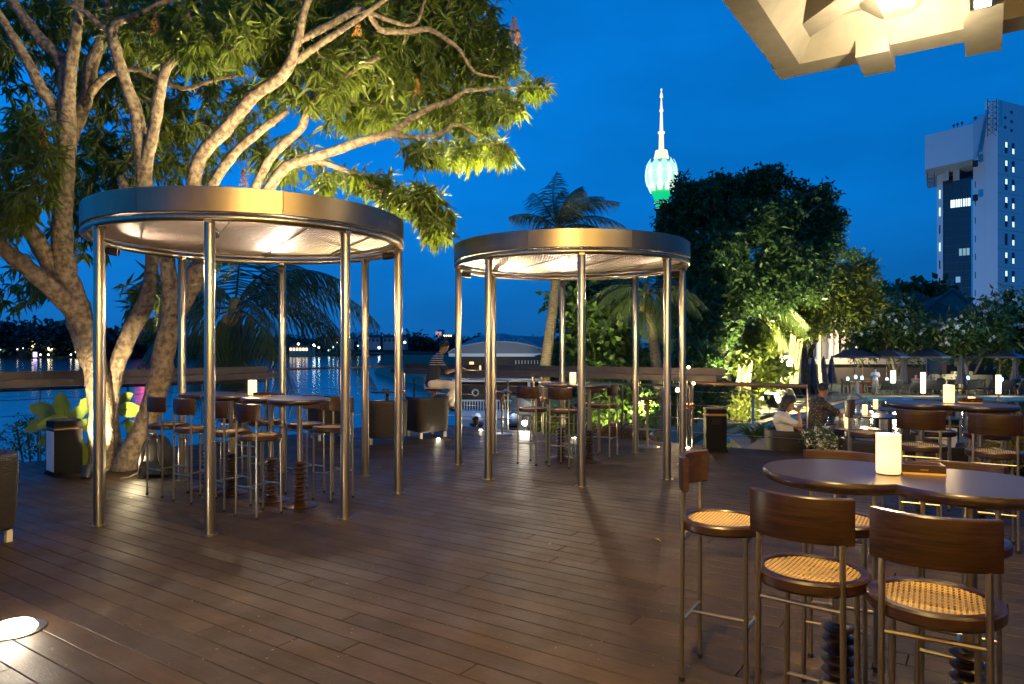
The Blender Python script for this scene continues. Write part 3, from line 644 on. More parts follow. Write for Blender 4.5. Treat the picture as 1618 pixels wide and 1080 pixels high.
# ------------------------------------------------------------------ double-lobed bar tables
def make_table():
    t = empty('bar_table', (0, 0, 0)); L = dict(local=True); r0, dx = .305, .215
    def outline(r_):
        a = math.acos(min(1, dx / r_)); pts = []
        for k in range(25): q = -(math.pi - a) + 2 * (math.pi - a) * k / 24; pts.append((dx + r_ * math.cos(q), r_ * math.sin(q)))
        for k in range(25): q = a + (2 * math.pi - 2 * a) * k / 24; pts.append((-dx + r_ * math.cos(q), r_ * math.sin(q)))
        return pts
    b = MB(); levels = [(r0 - .05, 1.018), (r0 - .02, 1.026), (r0 - .003, 1.036), (r0, 1.046), (r0, 1.062), (r0 - .006, 1.07)]
    vs = [(x, y, z) for r_, z in levels for x, y in outline(r_)]; n = 50; fs = [tuple(reversed(range(n))), tuple(range(n * 5, n * 6))]
    for i in range(5):
        for j in range(n): fs.append((i * n + j, i * n + (j + 1) % n, (i + 1) * n + (j + 1) % n, (i + 1) * n + j))
    b.add(vs, fs); b.build('table_top', TOPW, t, ang=40, **L)
    for s in (-1, 1):
        x = s * .225
        b = MB(); b.lathe([(.0245, .44), (.0245, 1.0), (.05, 1.004), (.05, 1.018)], 20, (x, 0, 0)); b.build('post', STEEL, t, **L)
        b = MB(); b.lathe([(.172, 0), (.176, .008), (.16, .016), (.07, .03), (.04, .05)], 32, (x, 0, 0)); b.build('foot_disc', WOOD, t, **L)
        b = MB(); b.lathe([(.034, .03), (.034, .445)], 16, (x, 0, 0)); sp = b.build('turned_column', WOOD, t, **L)
        dm = None
        for k in range(9):
            z = .068 + k * .0445
            if dm is None:
                b = MB(); b.lathe([(.036, -.019), (.06, -.008), (.069, 0), (.06, .008), (.036, .019)], 24); o = b.build('turned_disc', WOOD, sp, ang=50, **L); dm = o.data
            else: o = bpy.data.objects.new('turned_disc', dm); col.objects.link(o); o.parent = sp
            o.location = (x, 0, z)
    return t
table0 = make_table(); tfirst = [True]
def table(c, rz, label):
    if tfirst[0]:
        tfirst[0] = False; table0.location = (*c, 0); table0.rotation_euler = (0, 0, rz); tag(table0, label, 'bar table', 'double-lobed bar tables'); return table0
    o = copy_tree(table0, (*c, 0), rz, label, 'double-lobed bar tables'); o['category'] = 'bar table'; return o
table((1.53, 2.76), RZU, 'nearest dark wood bar table with two round lobes and a glowing lamp in its middle')
table((3.96, 6.35), RZU, 'dark wood bar table seen edge-on behind the two plain backed stools at right')
table((-2.30, 7.13), RZU, 'right hand double-lobed bar table under the left canopy, two pedestals in plain view')
table((-3.23, 7.74), RZU, 'left hand double-lobed bar table under the left canopy, near the backpack')
table((.885, 9.89), RZU, 'double-lobed bar table with lamp under the right canopy')

# table lamps: frosted cylinders
def table_lamp(p, label, h=.158, r=.045, power=14, group='cylindrical table lamps'):
    t = empty('table_lamp', p, label=label, cat='lamp', group=group); p = Vector(p)
    power *= 1.8
    b = MB(); b.lathe([(r * .96, .004), (r, .012), (r, h - .003), (r * .97, h), (r * .85, h), (r * .84, h - .02)], 28, p, cap=False); b.build('shade', LAMPGL, t)
    b = MB(); b.lathe([(r * .9, 0), (r * .97, .008)], 24, p); b.build('base', STEEL, t)
    if power: light('POINT', 'table_lamp_light', p + Vector((0, 0, h + .06)), power, (1, .66, .30), radius=.04)
    return t
def tray(p, rz, label, w=.15, d=.10, h=.038):
    t = empty('wooden_tray', p, rz, label, 'tray'); L = dict(local=True)
    b = MB(); w2, d2 = w / 2, d / 2; th = .012
    b.box((-w2, -d2, 0), (w2, d2, .008)); b.build('bottom', TRAYIN, t, smooth=False, **L)
    for a, c in (((-w2, -d2, .0081), (w2, -d2 + th, h)), ((-w2, d2 - th, .0081), (w2, d2, h)), ((-w2, -d2 + th, .0081), (-w2 + th, d2 - th, h)), ((w2 - th, -d2 + th, .0081), (w2, d2 - th, h))):
        b = MB(); b.box(a, c); b.build('side', WOOD, t, smooth=False, **L)
    b = MB(); b.box((-.014, -d2 - .001, h * .42), (.014, -d2 - .0002, h * .60)); b.build('plate', BRASS, t, smooth=False, **L)
    return t
TRAYIN = mat('tray_gilt', (.55, .33, .10), .5)
table_lamp((1.50, 2.80, 1.07), 'large glowing cylinder lamp on the nearest bar table', power=9)
tray((1.645, 2.82, 1.07), -.35, 'open wooden tray right of the lamp on the nearest bar table')
table_lamp((3.98, 6.40, 1.07), 'glowing cylinder lamp on the second bar table, before the swimming pool', power=5, h=.165)
tray((4.20, 6.44, 1.07), -.2, 'dark tray right of the lamp on the second bar table, small white candle in it', w=.17, h=.045)
table_lamp((-2.76, 7.47, 1.07), 'glowing cylinder lamp between the tables under the left canopy', power=10)
tray((-2.62, 7.36, 1.07), -.5, 'wooden tray beside the lamp under the left canopy')
table_lamp((.86, 9.93, 1.07), 'glowing cylinder lamp on the table under the right canopy', power=8)
b = MB(); b.lathe([(.03, 1.075), (.03, 1.125)], 16, (4.22, 6.45, 0)); tag(b.build('candle', LAMPGL), 'small white candle standing in the tray on the second bar table', 'candle')

# ------------------------------------------------------------------ railing and bar counter
RAILM = mat('bronze_rail', (.20, .13, .08), .38, .6); CABLE = mat('steel_cable', (.35, .33, .31), .3, 1); COUNTER = mat('counter_steel', (.15, .125, .10), .42, .7, var=.2, vscale=6); CTOP = mat('counter_wood_top', (.09, .055, .035), .4, var=.4, vscale=12)
CTUNDER = mat('counter_underside_wood', (.28, .15, .07), .6)
LD = (LFT - CORNER).normalized(); RD = Vector((.828, -.561, 0)).normalized()
def onleft(px): k = (px - CX) / F; # intersection of the view ray plan with the left edge
def edge_at(px, left):
    k = (px - CX) / F; C = CORNER; D_ = LD if left else RD; s = (k * C.y - C.x) / (D_.x - k * D_.y); return s
railing = None
def rail_run(name, left, s0, s1, z, n, label, cables=(.2, .42, .64, .86), r=.026, posts=True, m=RAILM):
    D_ = LD if left else RD; nrm = Vector((D_.y, -D_.x, 0)); nrm = nrm if nrm.y > 0 else -nrm; C = CORNER + nrm * .06
    t = empty(name, C + D_ * s0, label=label, cat='railing')
    b = MB(); b.bar(C + D_ * s0 + Vector((0, 0, z)), C + D_ * s1 + Vector((0, 0, z)), r, 12); b.build('handrail', m, t)
    for k in range(n):
        p = C + D_ * (s0 + (s1 - s0) * k / (n - 1)); b = MB(); b.box((-.02, -.008, -.2), (.02, .008, z - r), Matrix.Translation(p) @ Matrix.Rotation(math.atan2(D_.y, D_.x) + math.pi / 2, 4, 'Z')); b.build('post', STEEL if k % 2 else DARK, t, smooth=False)
    for zc in cables:
        b = MB(); b.bar(C + D_ * s0 + Vector((0, 0, zc)), C + D_ * s1 + Vector((0, 0, zc)), .005, 6); b.build('cable', CABLE, t)
    return t
sL0 = edge_at(604, True); sL1 = edge_at(425, True)
rail_run('railing', True, .15, sL1, 1.19, 3, 'cable railing with bronze handrail between the two counters, lake behind', cables=(.25, .5, .8), r=.022)
rail_run('railing', True, sL1 + .02, 10.2, 1.0, 7, 'dark cable railing under the left counter behind the trunks and the leafy plant')
sR1 = edge_at(1274, False); sR0 = edge_at(1092, False); sRc0 = edge_at(640, False); sRc1 = edge_at(1146, False)
rail_run('railing', False, .1, sR0 - .05, .95, 6, 'steel cable railing below the right counter', cables=(.2, .42, .64, .84), r=.016, m=STEEL)
rail_run('railing', False, sR0, sR1, 1.0, 2, 'thick bronze handrail on cables behind the right litter bin', r=.034)
def counter(left, s0, s1, label, sgn=1):
    D_ = LD if left else RD; nin = Vector((D_.y, -D_.x, 0)); nin = nin if nin.y < 0 else -nin
    m = Matrix.Translation(CORNER) @ Matrix(((D_.x, nin.x, 0, 0), (D_.y, nin.y, 0, 0), (0, 0, 1, 0), (0, 0, 0, 1)))
    t = empty('bar_counter', CORNER + D_ * s0, label=label, cat='counter'); k = max(1, int(round((s1 - s0) / 1.6)))
    for i in range(k):
        a = s0 + (s1 - s0) * i / k + .002; c = s0 + (s1 - s0) * (i + 1) / k - .002
        b = MB(); b.box((a, -.02, 1.13), (c, .012, 1.25), m); b.build('upstand', COUNTER, t, smooth=False)
        b = MB(); b.box((a, .012, 1.118), (c, .43, 1.142), m); b.build('counter_top', CTOP, t, smooth=False)
        b = MB(); b.box((a, .431, 1.055), (c, .45, 1.146), m); b.build('front_apron', COUNTER, t, smooth=False)
        b = MB(); b.box((a, .02, 1.085), (c, .42, 1.10), m); b.build('soffit', CTUNDER, t, smooth=False)
    return t, m
ct, cm = counter(True, sL1 + .05, 10.2, 'long steel edged bar counter on the left rail behind the tree trunks')
ct2, cm2 = counter(False, sRc0, sRc1, 'long steel edged bar counter on the right rail where the man sits')
b = MB(); b.box((sRc1 - .35, .45, 1.0), (sRc1 - .002, .458, 1.05), cm2)
def strip_light(t, m, s0, s1):  # glowing strips added to imitate lamp reflections below the counter
    b = MB(); b.box((s0, .405, 1.076), (s1, .425, 1.084), m); b.build('reflection_glow_strip', STRIPGL, t, smooth=False)
    for q in (.25, .75): light('POINT', 'added_strip_glow', m @ Vector((s0 + (s1 - s0) * q, .36, 1.03)), 4, (1, .62, .28), radius=.03)
STRIPGL = emit('warm_reflection_glow', (1, .62, .26), 5)
strip_light(ct2, cm2, sRc0 + .1, sRc0 + 1.6); strip_light(ct2, cm2, sRc1 - 1.0, sRc1 - .1); strip_light(ct2, cm2, sRc0 + 2.2, sRc0 + 3.6)
def cpost(t, m, s, y=.33):
    b = MB(); b.lathe([(.021, 0), (.021, .62), (.021, 1.084)], 14, m @ Vector((s, y, 0))); p = b.build('leg', STEEL, t)
    c = m @ Vector((s, y, 0)); b = MB(); b.lathe([(.02, .60), (.036, .61), (.046, .63), (.036, .65), (.026, .655), (.04, .665), (.045, .68), (.03, .70), (.02, .71)], 16, c); b.build('turned_ball', BRASS, p)
for px in (600, 614): 
    s = edge_at(px + 40, False); 
for s in (sRc0 + .06, sRc0 + .28, edge_at(858, False), edge_at(872, False), edge_at(1096, False), edge_at(1105, False)): cpost(ct2, cm2, s)
for s in (sL1 + .25, sL1 + 2.1, sL1 + 4.1, sL1 + 4.5): cpost(ct, cm, s)
# little bulbs under the counter end and on it
for i, (px, py, d, lb) in enumerate(((1088, 580, 10.9, 'small bare bulb glowing above the right counter'), (1096, 605.5, 10.8, 'small bare bulb glowing beneath the right counter'))):
    b = MB(); b.ball(P(px, py, d), .026, 10, 6); tag(b.build('bulb', WARMGL), lb, 'bulb')
p = P(745, 583, 14.05); p.z = 1.142; table_lamp(p, 'taller glowing lamp on the counter beside the seated man', power=5)
p = P(760.5, 581, 13.9); p.z = 1.142; table_lamp(p, 'short glowing lamp on the counter, right of the taller one', h=.09, r=.042, power=0)
def counter_stool(x, y, label, wood=BRASS):
    t = empty('counter_stool', (x, y, 0), label=label, cat='stool', group='backless stools along the counter'); c = (x, y, 0)
    b = MB(); b.lathe([(.17, .755), (.175, .765), (.172, .785), (.16, .79)], 28, c); b.build('seat', WOOD, t)
    b = MB(); pr = []
    for k in range(5): z = .575 + k * .034; pr += [(.03, z), (.052, z + .008), (.052, z + .018), (.03, z + .026)]
    pr.append((.07, .755)); b.lathe(pr, 18, c); b.build('turned_column', BRASS, t)
    b = MB(); b.lathe([(.021, .015), (.021, .575)], 14, c); b.build('pole', STEEL, t)
    b = MB(); b.lathe([(.2, 0), (.2, .01), (.19, .015), (.03, .016)], 28, c); b.build('foot_plate', STEEL, t)
    b = MB(); b.tube([(x + .12 * math.cos(q), y + .12 * math.sin(q), .28) for q in [2 * math.pi * k / 20 for k in range(21)]], .007, 6, cap=False); b.bar((x - .12, y, .28), (x + .12, y, .28), .007, 6); b.build('foot_ring', STEEL, t)
    return t
counter_stool(-.18, 12.8, 'backless round stool with turned column in front of the boathouse')
counter_stool(2.15, 11.17, 'backless round stool before the reddish hedge, right of the right canopy post')
counter_stool(-1.52, 13.65, 'backless round stool carrying the seated man')

# ------------------------------------------------------------------ litter bins
BINM = mat('black_bin', (.006, .006, .007), .55, spec=.06); BIN2 = mat('sky_toned_bin_side', (.55, .58, .62), .4)  # pale side colour holds the blue sky mirrored by the bin
def litter_bin(x, y, rz, label, h=.66, w=.30, lit=False):
    t = empty('litter_bin', (x, y, 0), rz, label, 'litter bin'); L = dict(local=True); s = w / 2
    b = MB(); b.box((-s, -s, .03), (s, s, h * .82)); b.build('body', BINM, t, smooth=False, **L)
    b = MB(); b.box((-s - .015, -s - .015, 0), (s + .015, s + .015, .028)); b.build('plinth', BINM, t, smooth=False, **L)
    b = MB(); b.box((-s, -s, h * .875), (s, s, h - .02)); b.build('head', BINM, t, smooth=False, **L)
    b = MB(); b.box((-s + .02, -s + .02, h * .82), (s - .02, s - .02, h * .875)); b.build('neck', BRASS if lit else DARK, t, smooth=False, **L)
    b = MB(); b.box((-s - .006, -s - .006, h * .835), (s + .006, s + .006, h * .845)); b.build('trim_band', BRASS, t, smooth=False, **L)
    b = MB(); b.lathe([(s + .02, h - .02), (s + .025, h - .008), (s, h), (s * .7, h - .004), (s * .65, h - .018)], 28); b.build('ash_tray', STEEL if lit else DARK, t, **L)
    b = MB(); b.lathe([(.001, h - .008), (s * .66, h - .006)], 20, cap=False); b.build('sand', STONE, t, **L)
    if not lit: b = MB(); b.box((-s - .004, -s + .02, .05), (-s - .0005, s - .02, h * .8)); b.build('sky_toned_panel', BIN2, t, smooth=False, **L)
    if lit: b = MB(); b.box((-.07, -s - .004, h * .62), (.06, -s - .0005, h * .78)); b.build('opening', mat('bin_opening', (.002, .002, .002), .9), t, smooth=False, **L)
    return t
litter_bin(-5.62, 8.82, .86, 'tall square black ashtray bin beside the leafy plant at left', w=.31, h=.68)
litter_bin(3.12, 10.8, -.12, 'square black bin with round sand top and brass band by the right railing', lit=True)
litter_bin(6.05, 9.75, 1, 'black pedestal with warm lit side among the rattan chairs', w=.26, h=.6)

# ------------------------------------------------------------------ rattan tub chairs
ALU = mat('pale_chair_leg', (.5, .46, .34), .4); CUSH = mat('dark_cushion', (.03, .026, .024), .85, bump=.2, bscale=80)
def make_tub():
    t = empty('rattan_chair', (0, 0, 0)); W, Dp, H, th = .35, .35, .72, .07
    def se(q, r): # rounded square plan
        c, s = math.cos(q), math.sin(q); k = (abs(c) ** 3.4 + abs(s) ** 3.4) ** (-1 / 3.4); return r * k * c, r * k * s
    nn = 56; me = bpy.data.meshes.new('woven_shell'); vs = []; fs = []; uvs = []
    lv = [(0.0, .12, .93), (0, .2, .955), (0, .45, .985), (0, .66, 1.0), (0, .705, .995), (0, .72, .96), (1, .72, .86), (1, .70, .82), (1, .40, .80)]
    for j in range(nn):
        q = 2 * math.pi * j / nn - math.pi / 2   # back at -y
        fr = max(0, math.sin(q) - .62) / .38; fr = min(1, fr * 2.2)   # front opening
        for kk, (inner, z, r_) in enumerate(lv):
            zz = z if z < .42 else z - (z - .42) * fr
            x, y = se(q, W * r_); vs.append((x, y, zz))
    n = len(lv)
    per = 0; us = [0]
    for j in range(nn):
        a = Vector(vs[j * n + 2]); c = Vector(vs[((j + 1) % nn) * n + 2]); per += (c - a).length; us.append(per)
    zz_ = [0]
    for k in range(n - 1): a = Vector(vs[k]); c = Vector(vs[k + 1]); zz_.append(zz_[-1] + (c - a).length)
    loopuv = []
    for j in range(nn):
        j2 = (j + 1) % nn
        for k in range(n - 1):
            fs.append((j * n + k, j2 * n + k, j2 * n + k + 1, j * n + k + 1)); loopuv += [(us[j], zz_[k]), (us[j + 1], zz_[k]), (us[j + 1], zz_[k + 1]), (us[j], zz_[k + 1])]
    me.from_pydata(vs, [], fs); uvl = me.uv_layers.new(name='uv')
    for i, uv in enumerate(loopuv): uvl.data[i].uv = uv
    me.materials.append(WICK); me.shade_smooth(); o = bpy.data.objects.new('woven_shell', me); col.objects.link(o); o.parent = t
    b = MB(); b.prism([se(2 * math.pi * j / 40, W * .79) for j in range(40)], .22, .40); b.build('seat_base', DARK, t, local=True)
    b = MB(); b.lathe([(.001, .402), (.20, .402), (.235, .41), (.245, .44), (.23, .475), (.15, .49), (.001, .492)], 28); b.build('cushion', CUSH, t, local=True, ang=80)
    b = MB(); b.box((-.25, -.25, .10), (.25, .25, .121)); b.build('underframe', DARK, t, smooth=False, local=True)
    for x in (-1, 1):
        for y in (-1, 1):
            b = MB(); b.box((x * .24 - .022, y * .24 - .022, 0), (x * .24 + .022, y * .24 + .022, .099)); b.build('leg', ALU, t, smooth=False, local=True)
    return t
tub0 = make_tub(); tf = [True]
def tub(x, y, rz, label, z=0, sc=1):
    global tub0
    if tf[0]: tf[0] = False; o = tub0; o.location = (x, y, z); o.rotation_euler = (0, 0, rz); tag(o, label, 'armchair', 'round backed rattan armchairs')
    else: o = copy_tree(tub0, (x, y, z), rz, label, 'round backed rattan armchairs'); o['category'] = 'armchair'
    return o
tub(-4.42, 5.62, R(60), 'brown rattan armchair cut by the left edge of the picture')
tub(-2.10, 11.72, R(10), 'brown rattan armchair with its back to the viewer, left one by the lake rail')
tub(-1.52, 12.52, R(35), 'brown rattan armchair below the seated man')
tub(-3.18, 12.25, R(-60), 'brown rattan armchair seen dimly between posts of the left canopy')
tub(4.36, 11.05, R(-98), 'rattan armchair in which the woman in the white shirt sits', z=ZT)
tub(5.35, 12.25, R(-80), 'rattan armchair in which the man in the dark dotted shirt sits', z=ZT)
tub(5.05, 9.95, R(-45), 'rattan armchair on the lower terrace behind the flowering pot', z=ZT)
tub(5.75, 9.3, R(0), 'rattan armchair on the lower terrace below the side-on bar stool', z=ZT)
tub(7.15, 12.1, R(40), 'rattan armchair right of the terrace tables', z=ZT)
tub(6.5, 8.55, R(10), 'rattan armchair behind the second bar table', z=ZT)
tub(7.7, 8.3, R(30), 'rattan armchair at the right behind the second bar table', z=ZT)
def low_table(x, y, z0, h, r_, label, m=TOPW):
    t = empty('low_table', (x, y, z0), label=label, cat='table', group='low terrace tables'); c = (x, y, z0)
    b = MB(); b.lathe([(r_ * .96, h - .03), (r_, h - .025), (r_, h - .006), (r_ - .006, h)], 40, c); b.build('table_top', m, t)
    b = MB(); b.lathe([(.04, .02), (.035, h - .03)], 14, c); b.build('post', DARK, t)
    b = MB(); b.lathe([(.24, 0), (.24, .015), (.04, .022)], 24, c); b.build('foot_disc', DARK, t); return t
low_table(5.3, 10.95, ZT, .75, .40, 'round low table with drinks before the woman in the white shirt')
low_table(6.75, 13.0, ZT, .75, .48, 'round low table with a lamp beside the man in the dotted shirt')
low_table(7.75, 14.4, ZT, .75, .42, 'round low table with a lamp, farthest on the lower terrace')
low_table(-2.25, 12.7, 0, .80, .30, 'small dark round table among the rattan armchairs by the lake rail')
p = Vector((-2.28, 12.65, .80)); b = MB(); b.cbox(p, .12, .09, .04, rz=.3); tag(b.build('menu_box', DARK, smooth=False), 'small black box on the dark round table by the lake rail', 'box')
table_lamp((5.22, 10.95, .33), 'terrace lamp nearest the woman in the white shirt', h=.2, power=10)
table_lamp((6.53, 13.0, .33), 'terrace lamp in the middle of three, right of the man in the dotted shirt', h=.19, power=8)
table_lamp((7.40, 14.3, .33), 'farthest of the three terrace lamps', h=.19, power=6)
GLASS = mat('drinking_glass', (.8, .8, .8), .05, spec=.8); GLASS.node_tree.nodes['Principled BSDF'].inputs['Transmission Weight'].default_value = .9
for i, (dx, lb) in enumerate(((-.27, 'left of two drinking glasses on the low table'), (-.20, 'right of two drinking glasses on the low table'))):
    t = empty('drinking_glass', (5.3 + dx, 10.85, .33), label=lb, cat='glass'); b = MB(); b.lathe([(.03, 0), (.036, .12), (.034, .12), (.028, .01)], 16, (5.3 + dx, 10.85, .331)); b.build('tumbler', GLASS, t)
    b = MB(); b.lathe([(.027, .012), (.031, .07)], 14, (5.3 + dx, 10.85, .331)); b.build('drink', mat('amber_drink', (.55, .25, .05), .3), t)
b = MB(); b.cbox((5.12, 10.72, .332), .2, .14, .008, rz=.4); tag(b.build('menu_card', mat('menu_paper', (.6, .5, .35), .7), smooth=False), 'pale menu card lying on the low table beside the glasses', 'menu')

# ------------------------------------------------------------------ deck lamps
def deck_light(px, py, label, r_=.035, power=6, d=None, s=1):
    p = G(px, py, 0) if d is None else P(px, py, d)
    t = empty('recessed_light', p, label=label, cat='light', group='small lights set in the deck')
    b = MB(); b.lathe([(r_ * 1.35, .001), (r_ * 1.35, .006), (r_ * 1.02, .009)], 24, p); b.build('rim', STEEL, t)
    b = MB(); b.lathe([(r_, .006), (r_ * .8, .006 + r_ * .26), (r_ * .4, .006 + r_ * .38), (.001, .006 + r_ * .42)], 24, p, cap=False); b.build('lens', SPOTGL, t)
    if power: light('POINT', 'deck_light_glow', p + Vector((0, 0, r_ + .05)), power, (1, .85, .62), radius=.02)
deck_light(22, 995, 'bright recessed lamp in the deck at the lower left edge', r_=.115, power=16)
deck_light(760, 680, 'small recessed lamp in the deck edge left of the bright floodlight', power=1.2)
deck_light(907, 692.5, 'small recessed lamp in the deck under the right canopy table', power=1.2)
deck_light(1087, 708, 'small recessed lamp in the deck at the foot of the counter legs', power=1.2)
deck_light(692.5, 694, 'small recessed lamp in the deck at the foot of the rattan armchair', power=2.5)
def floodlight(p, aim, label, power, size=70, color=(1, .80, .45), r_=.05, glow=True, sc=1):
    p = Vector(p); t = empty('floodlight', (p.x, p.y, 0), label=label, cat='floodlight'); dv = (Vector(aim) - p).normalized()
    m = Matrix.Translation(p) @ dv.to_track_quat('Z', 'Y').to_matrix().to_4x4() @ Matrix.Scale(sc, 4)
    b = MB(); b.lathe([(.02, -.10), (.05, -.09), (.055, 0), (.065, .07), (.055, .07), (.05, .045)], 20, m=m); b.build('housing', DARK, t)
    b = MB(); b.lathe([(.0501, .04), (.001, .044)], 20, m=m, cap=False); b.build('lens', SPOTGL, t)
    b = MB(); b.bar(p - dv * .03, (p.x, p.y, max(p.z - .12, 0)), .009, 6); b.cbox((p.x, p.y, max(p.z - .125, 0)), .09, .09, .012); b.build('bracket', DARK, t)
    if 'backpack' in label: light('POINT', 'floodlight_spill', p + dv * .12 + Vector((-.05, -.1, .05)), 14, color, radius=.04)
    light('SPOT', 'floodlight_beam', p + dv * .09 * sc, power, color, target=aim, size=size, radius=.04, blend=.6)
floodlight(P(137, 746, 8.5), P(170, 640, 9.2), 'black floodlight on the deck at the foot of the mango trunk', 900, 54)
floodlight(P(226, 748, 8.5), P(262, 500, 8.9), 'floodlight hidden beside the backpack at the foot of the mango tree', 1300, 80)
floodlight(Vector((-.7, 13.7, .15)), P(600, 120, 9.6), 'floodlight at the deck edge aimed up into the mango crown', 9000, 62, (1, .83, .42))
floodlight(Vector((-2.2, 7.9, 3.03)), P(420, 120, 9.0), 'floodlight on top of the left canopy', 900, 100, (1, .80, .48))
floodlight(Vector((.0, 9.9, 3.03)), P(760, 180, 9.2), 'floodlight on top of the right canopy', 1300, 70, (1, .86, .42))
floodlight(P(829, 665, 14.3), P(870, 450, 16), 'blazing floodlight just beyond the deck edge, seen between the bar stools', 500, 110, (1, .85, .35), sc=1.2)
p = P(829, 668, 13.9); b = MB(); b.ball(p, .055, 12, 8); tag(b.build('globe_lamp', SPOTGL), 'dazzling round lamp low at the deck edge between the bar stools', 'lamp'); light('POINT', 'globe_lamp_light', p + Vector((0, -.12, .08)), 35, (1, .88, .6), radius=.04)
b = MB(); b.bar(p, (p.x, p.y, ZG), .015, 6); b.build('stem', DARK, bpy.data.objects['globe_lamp'])
for px, py, d, lb in ((1071, 616, 14, 'garden bulb on a short stake seen left of the counter legs'),):
    t = empty('garden_bulb', P(px, py + 25, d), label=lb, cat='lamp'); p = P(px, py, d); b = MB(); b.ball(p, .05, 10, 6); b.build('globe', WARMGL, t); b = MB(); b.bar(p, (p.x, p.y, ZG), .012, 6); b.build('stake', DARK, t); light('POINT', 'garden_bulb_light', p + Vector((0, 0, .12)), 30, WARM, radius=.04)

# ------------------------------------------------------------------ backpack
BK = mat('backpack_fabric', (.018, .017, .016), .8, bump=.3, bscale=120); ST = mat('backpack_strap', (.07, .062, .05), .7)
p = G(246, 752, 0); t = empty('backpack', p, R(10), 'dark backpack with padded straps leaning at the foot of the mango trunk', 'backpack')
b = MB(); lv = [(.0, .15, .11), (.04, .185, .14), (.2, .19, .145), (.36, .165, .12), (.45, .125, .09), (.50, .06, .05), (.51, .01, .01)]
vs = []; fs = []
for z, rx, ry in lv:
    for k in range(20):
        q = 2 * math.pi * k / 20; c, s = math.cos(q), math.sin(q); kk = (abs(c) ** 2.8 + abs(s) ** 2.8) ** (-1 / 2.8); vs.append((rx * kk * c, ry * kk * s + z * .12, z))
for i in range(len(lv) - 1):
    for k in range(20): fs.append((i * 20 + k, i * 20 + (k + 1) % 20, (i + 1) * 20 + (k + 1) % 20, (i + 1) * 20 + k))
fs.append(tuple(reversed(range(20)))); b.add(vs, fs); b.build('bag', BK, t, local=True, ang=80)
for s in (-1, 1):
    b = MB(); b.tube([(s * .05, -.08, .47), (s * .085, -.15, .38), (s * .10, -.175, .25), (s * .13, -.17, .12), (s * .165, -.12, .04)], [.014, .024, .024, .014, .008], 8); b.build('shoulder_strap', ST, t, local=True)
b = MB(); b.tube([(-.03, -.02, .50), (-.02, -.02, .545), (.02, -.02, .545), (.03, -.02, .50)], .008, 6); b.build('handle', ST, t, local=True)
b = MB(); b.cbox((0, -.155, .05), .2, .05, .16); b.build('pocket', BK, t, local=True)
b = MB(); b.tube([(.19, 0, .1), (.3, -.05, .02), (.42, -.04, .008), (.5, .02, .006)], .007, 5); b.tube([(-.18, -.04, .06), (-.27, -.1, .012), (-.36, -.12, .008)], .009, 5); b.build('loose_strap', ST, t, local=True)
# fallen leaves on the deck
FL = mat('fallen_leaf', (.38, .24, .05), .6, objrand=.3, var=.3)
lvp = [(866, 717.5), (941, 718), (1003 + 220, 741), (356, 842), (203, 787), (131, 744), (65 + 0, 757), (339, 856 + 170), (184, 1000 - 90), (600, 741), (545, 1002 - 80), (742, 789), (1093 - 3, 841), (908 - 40, 872 - 10), (1016 + 18, 852), (301, 765), (160, 699 + 60), (880, 821)]
FLL = ['yellow leaf on the deck just left of the right canopy table foot', 'yellow leaf on the deck just right of the right canopy table foot', 'brown leaf on the open deck left of the litter bin', 'orange leaf on the deck below the left front post, toward the left armchair', 'yellow leaf on the deck midway between left bin and left front post', 'dry leaf on the deck by the left litter bin, to its right', 'dry leaf on the deck at the left foot of the left litter bin', 'tiny leaf fragment on the near deck boards at bottom left', 'tiny leaf fragment near the recessed lamp, toward the middle', 'leaf by the foot of the right hand post of the left canopy', 'tiny fragment on the boards right of the left canopy', 'dry leaf on the deck between the two canopies', 'small leaf near the left stool of the nearest table', 'small leaf in the middle of the open deck', 'small leaf right of the front post of the right canopy', 'leaf under the left canopy stools beside the backpack', 'leaf in the shade under the left canopy', 'pale leaf on the open deck below the right canopy']
lf = None
for i, (x, y) in enumerate(lvp):
    p = G(x, y, .004); s = rnd.uniform(.05, .10) if y < 900 else .03
    V, Fc = leaf_arrays([(0, 0, 0)], [1], [(1, 0, 0)], [(0, 0, 1)], .32, .25, .12)
    if lf is None: lf = tri_obj('fallen_leaf', V, Fc, FL, None); o = lf
    else: o = bpy.data.objects.new('fallen_leaf', lf.data); col.objects.link(o)
    o.location = (p.x, p.y, .012 * s / .08 + .004); o.scale = (s, s, s * .6); o.rotation_euler = (0, rnd.uniform(-.1, .1), rnd.uniform(0, 6.2)); tag(o, FLL[i], 'leaf', 'fallen leaves scattered on the deck')
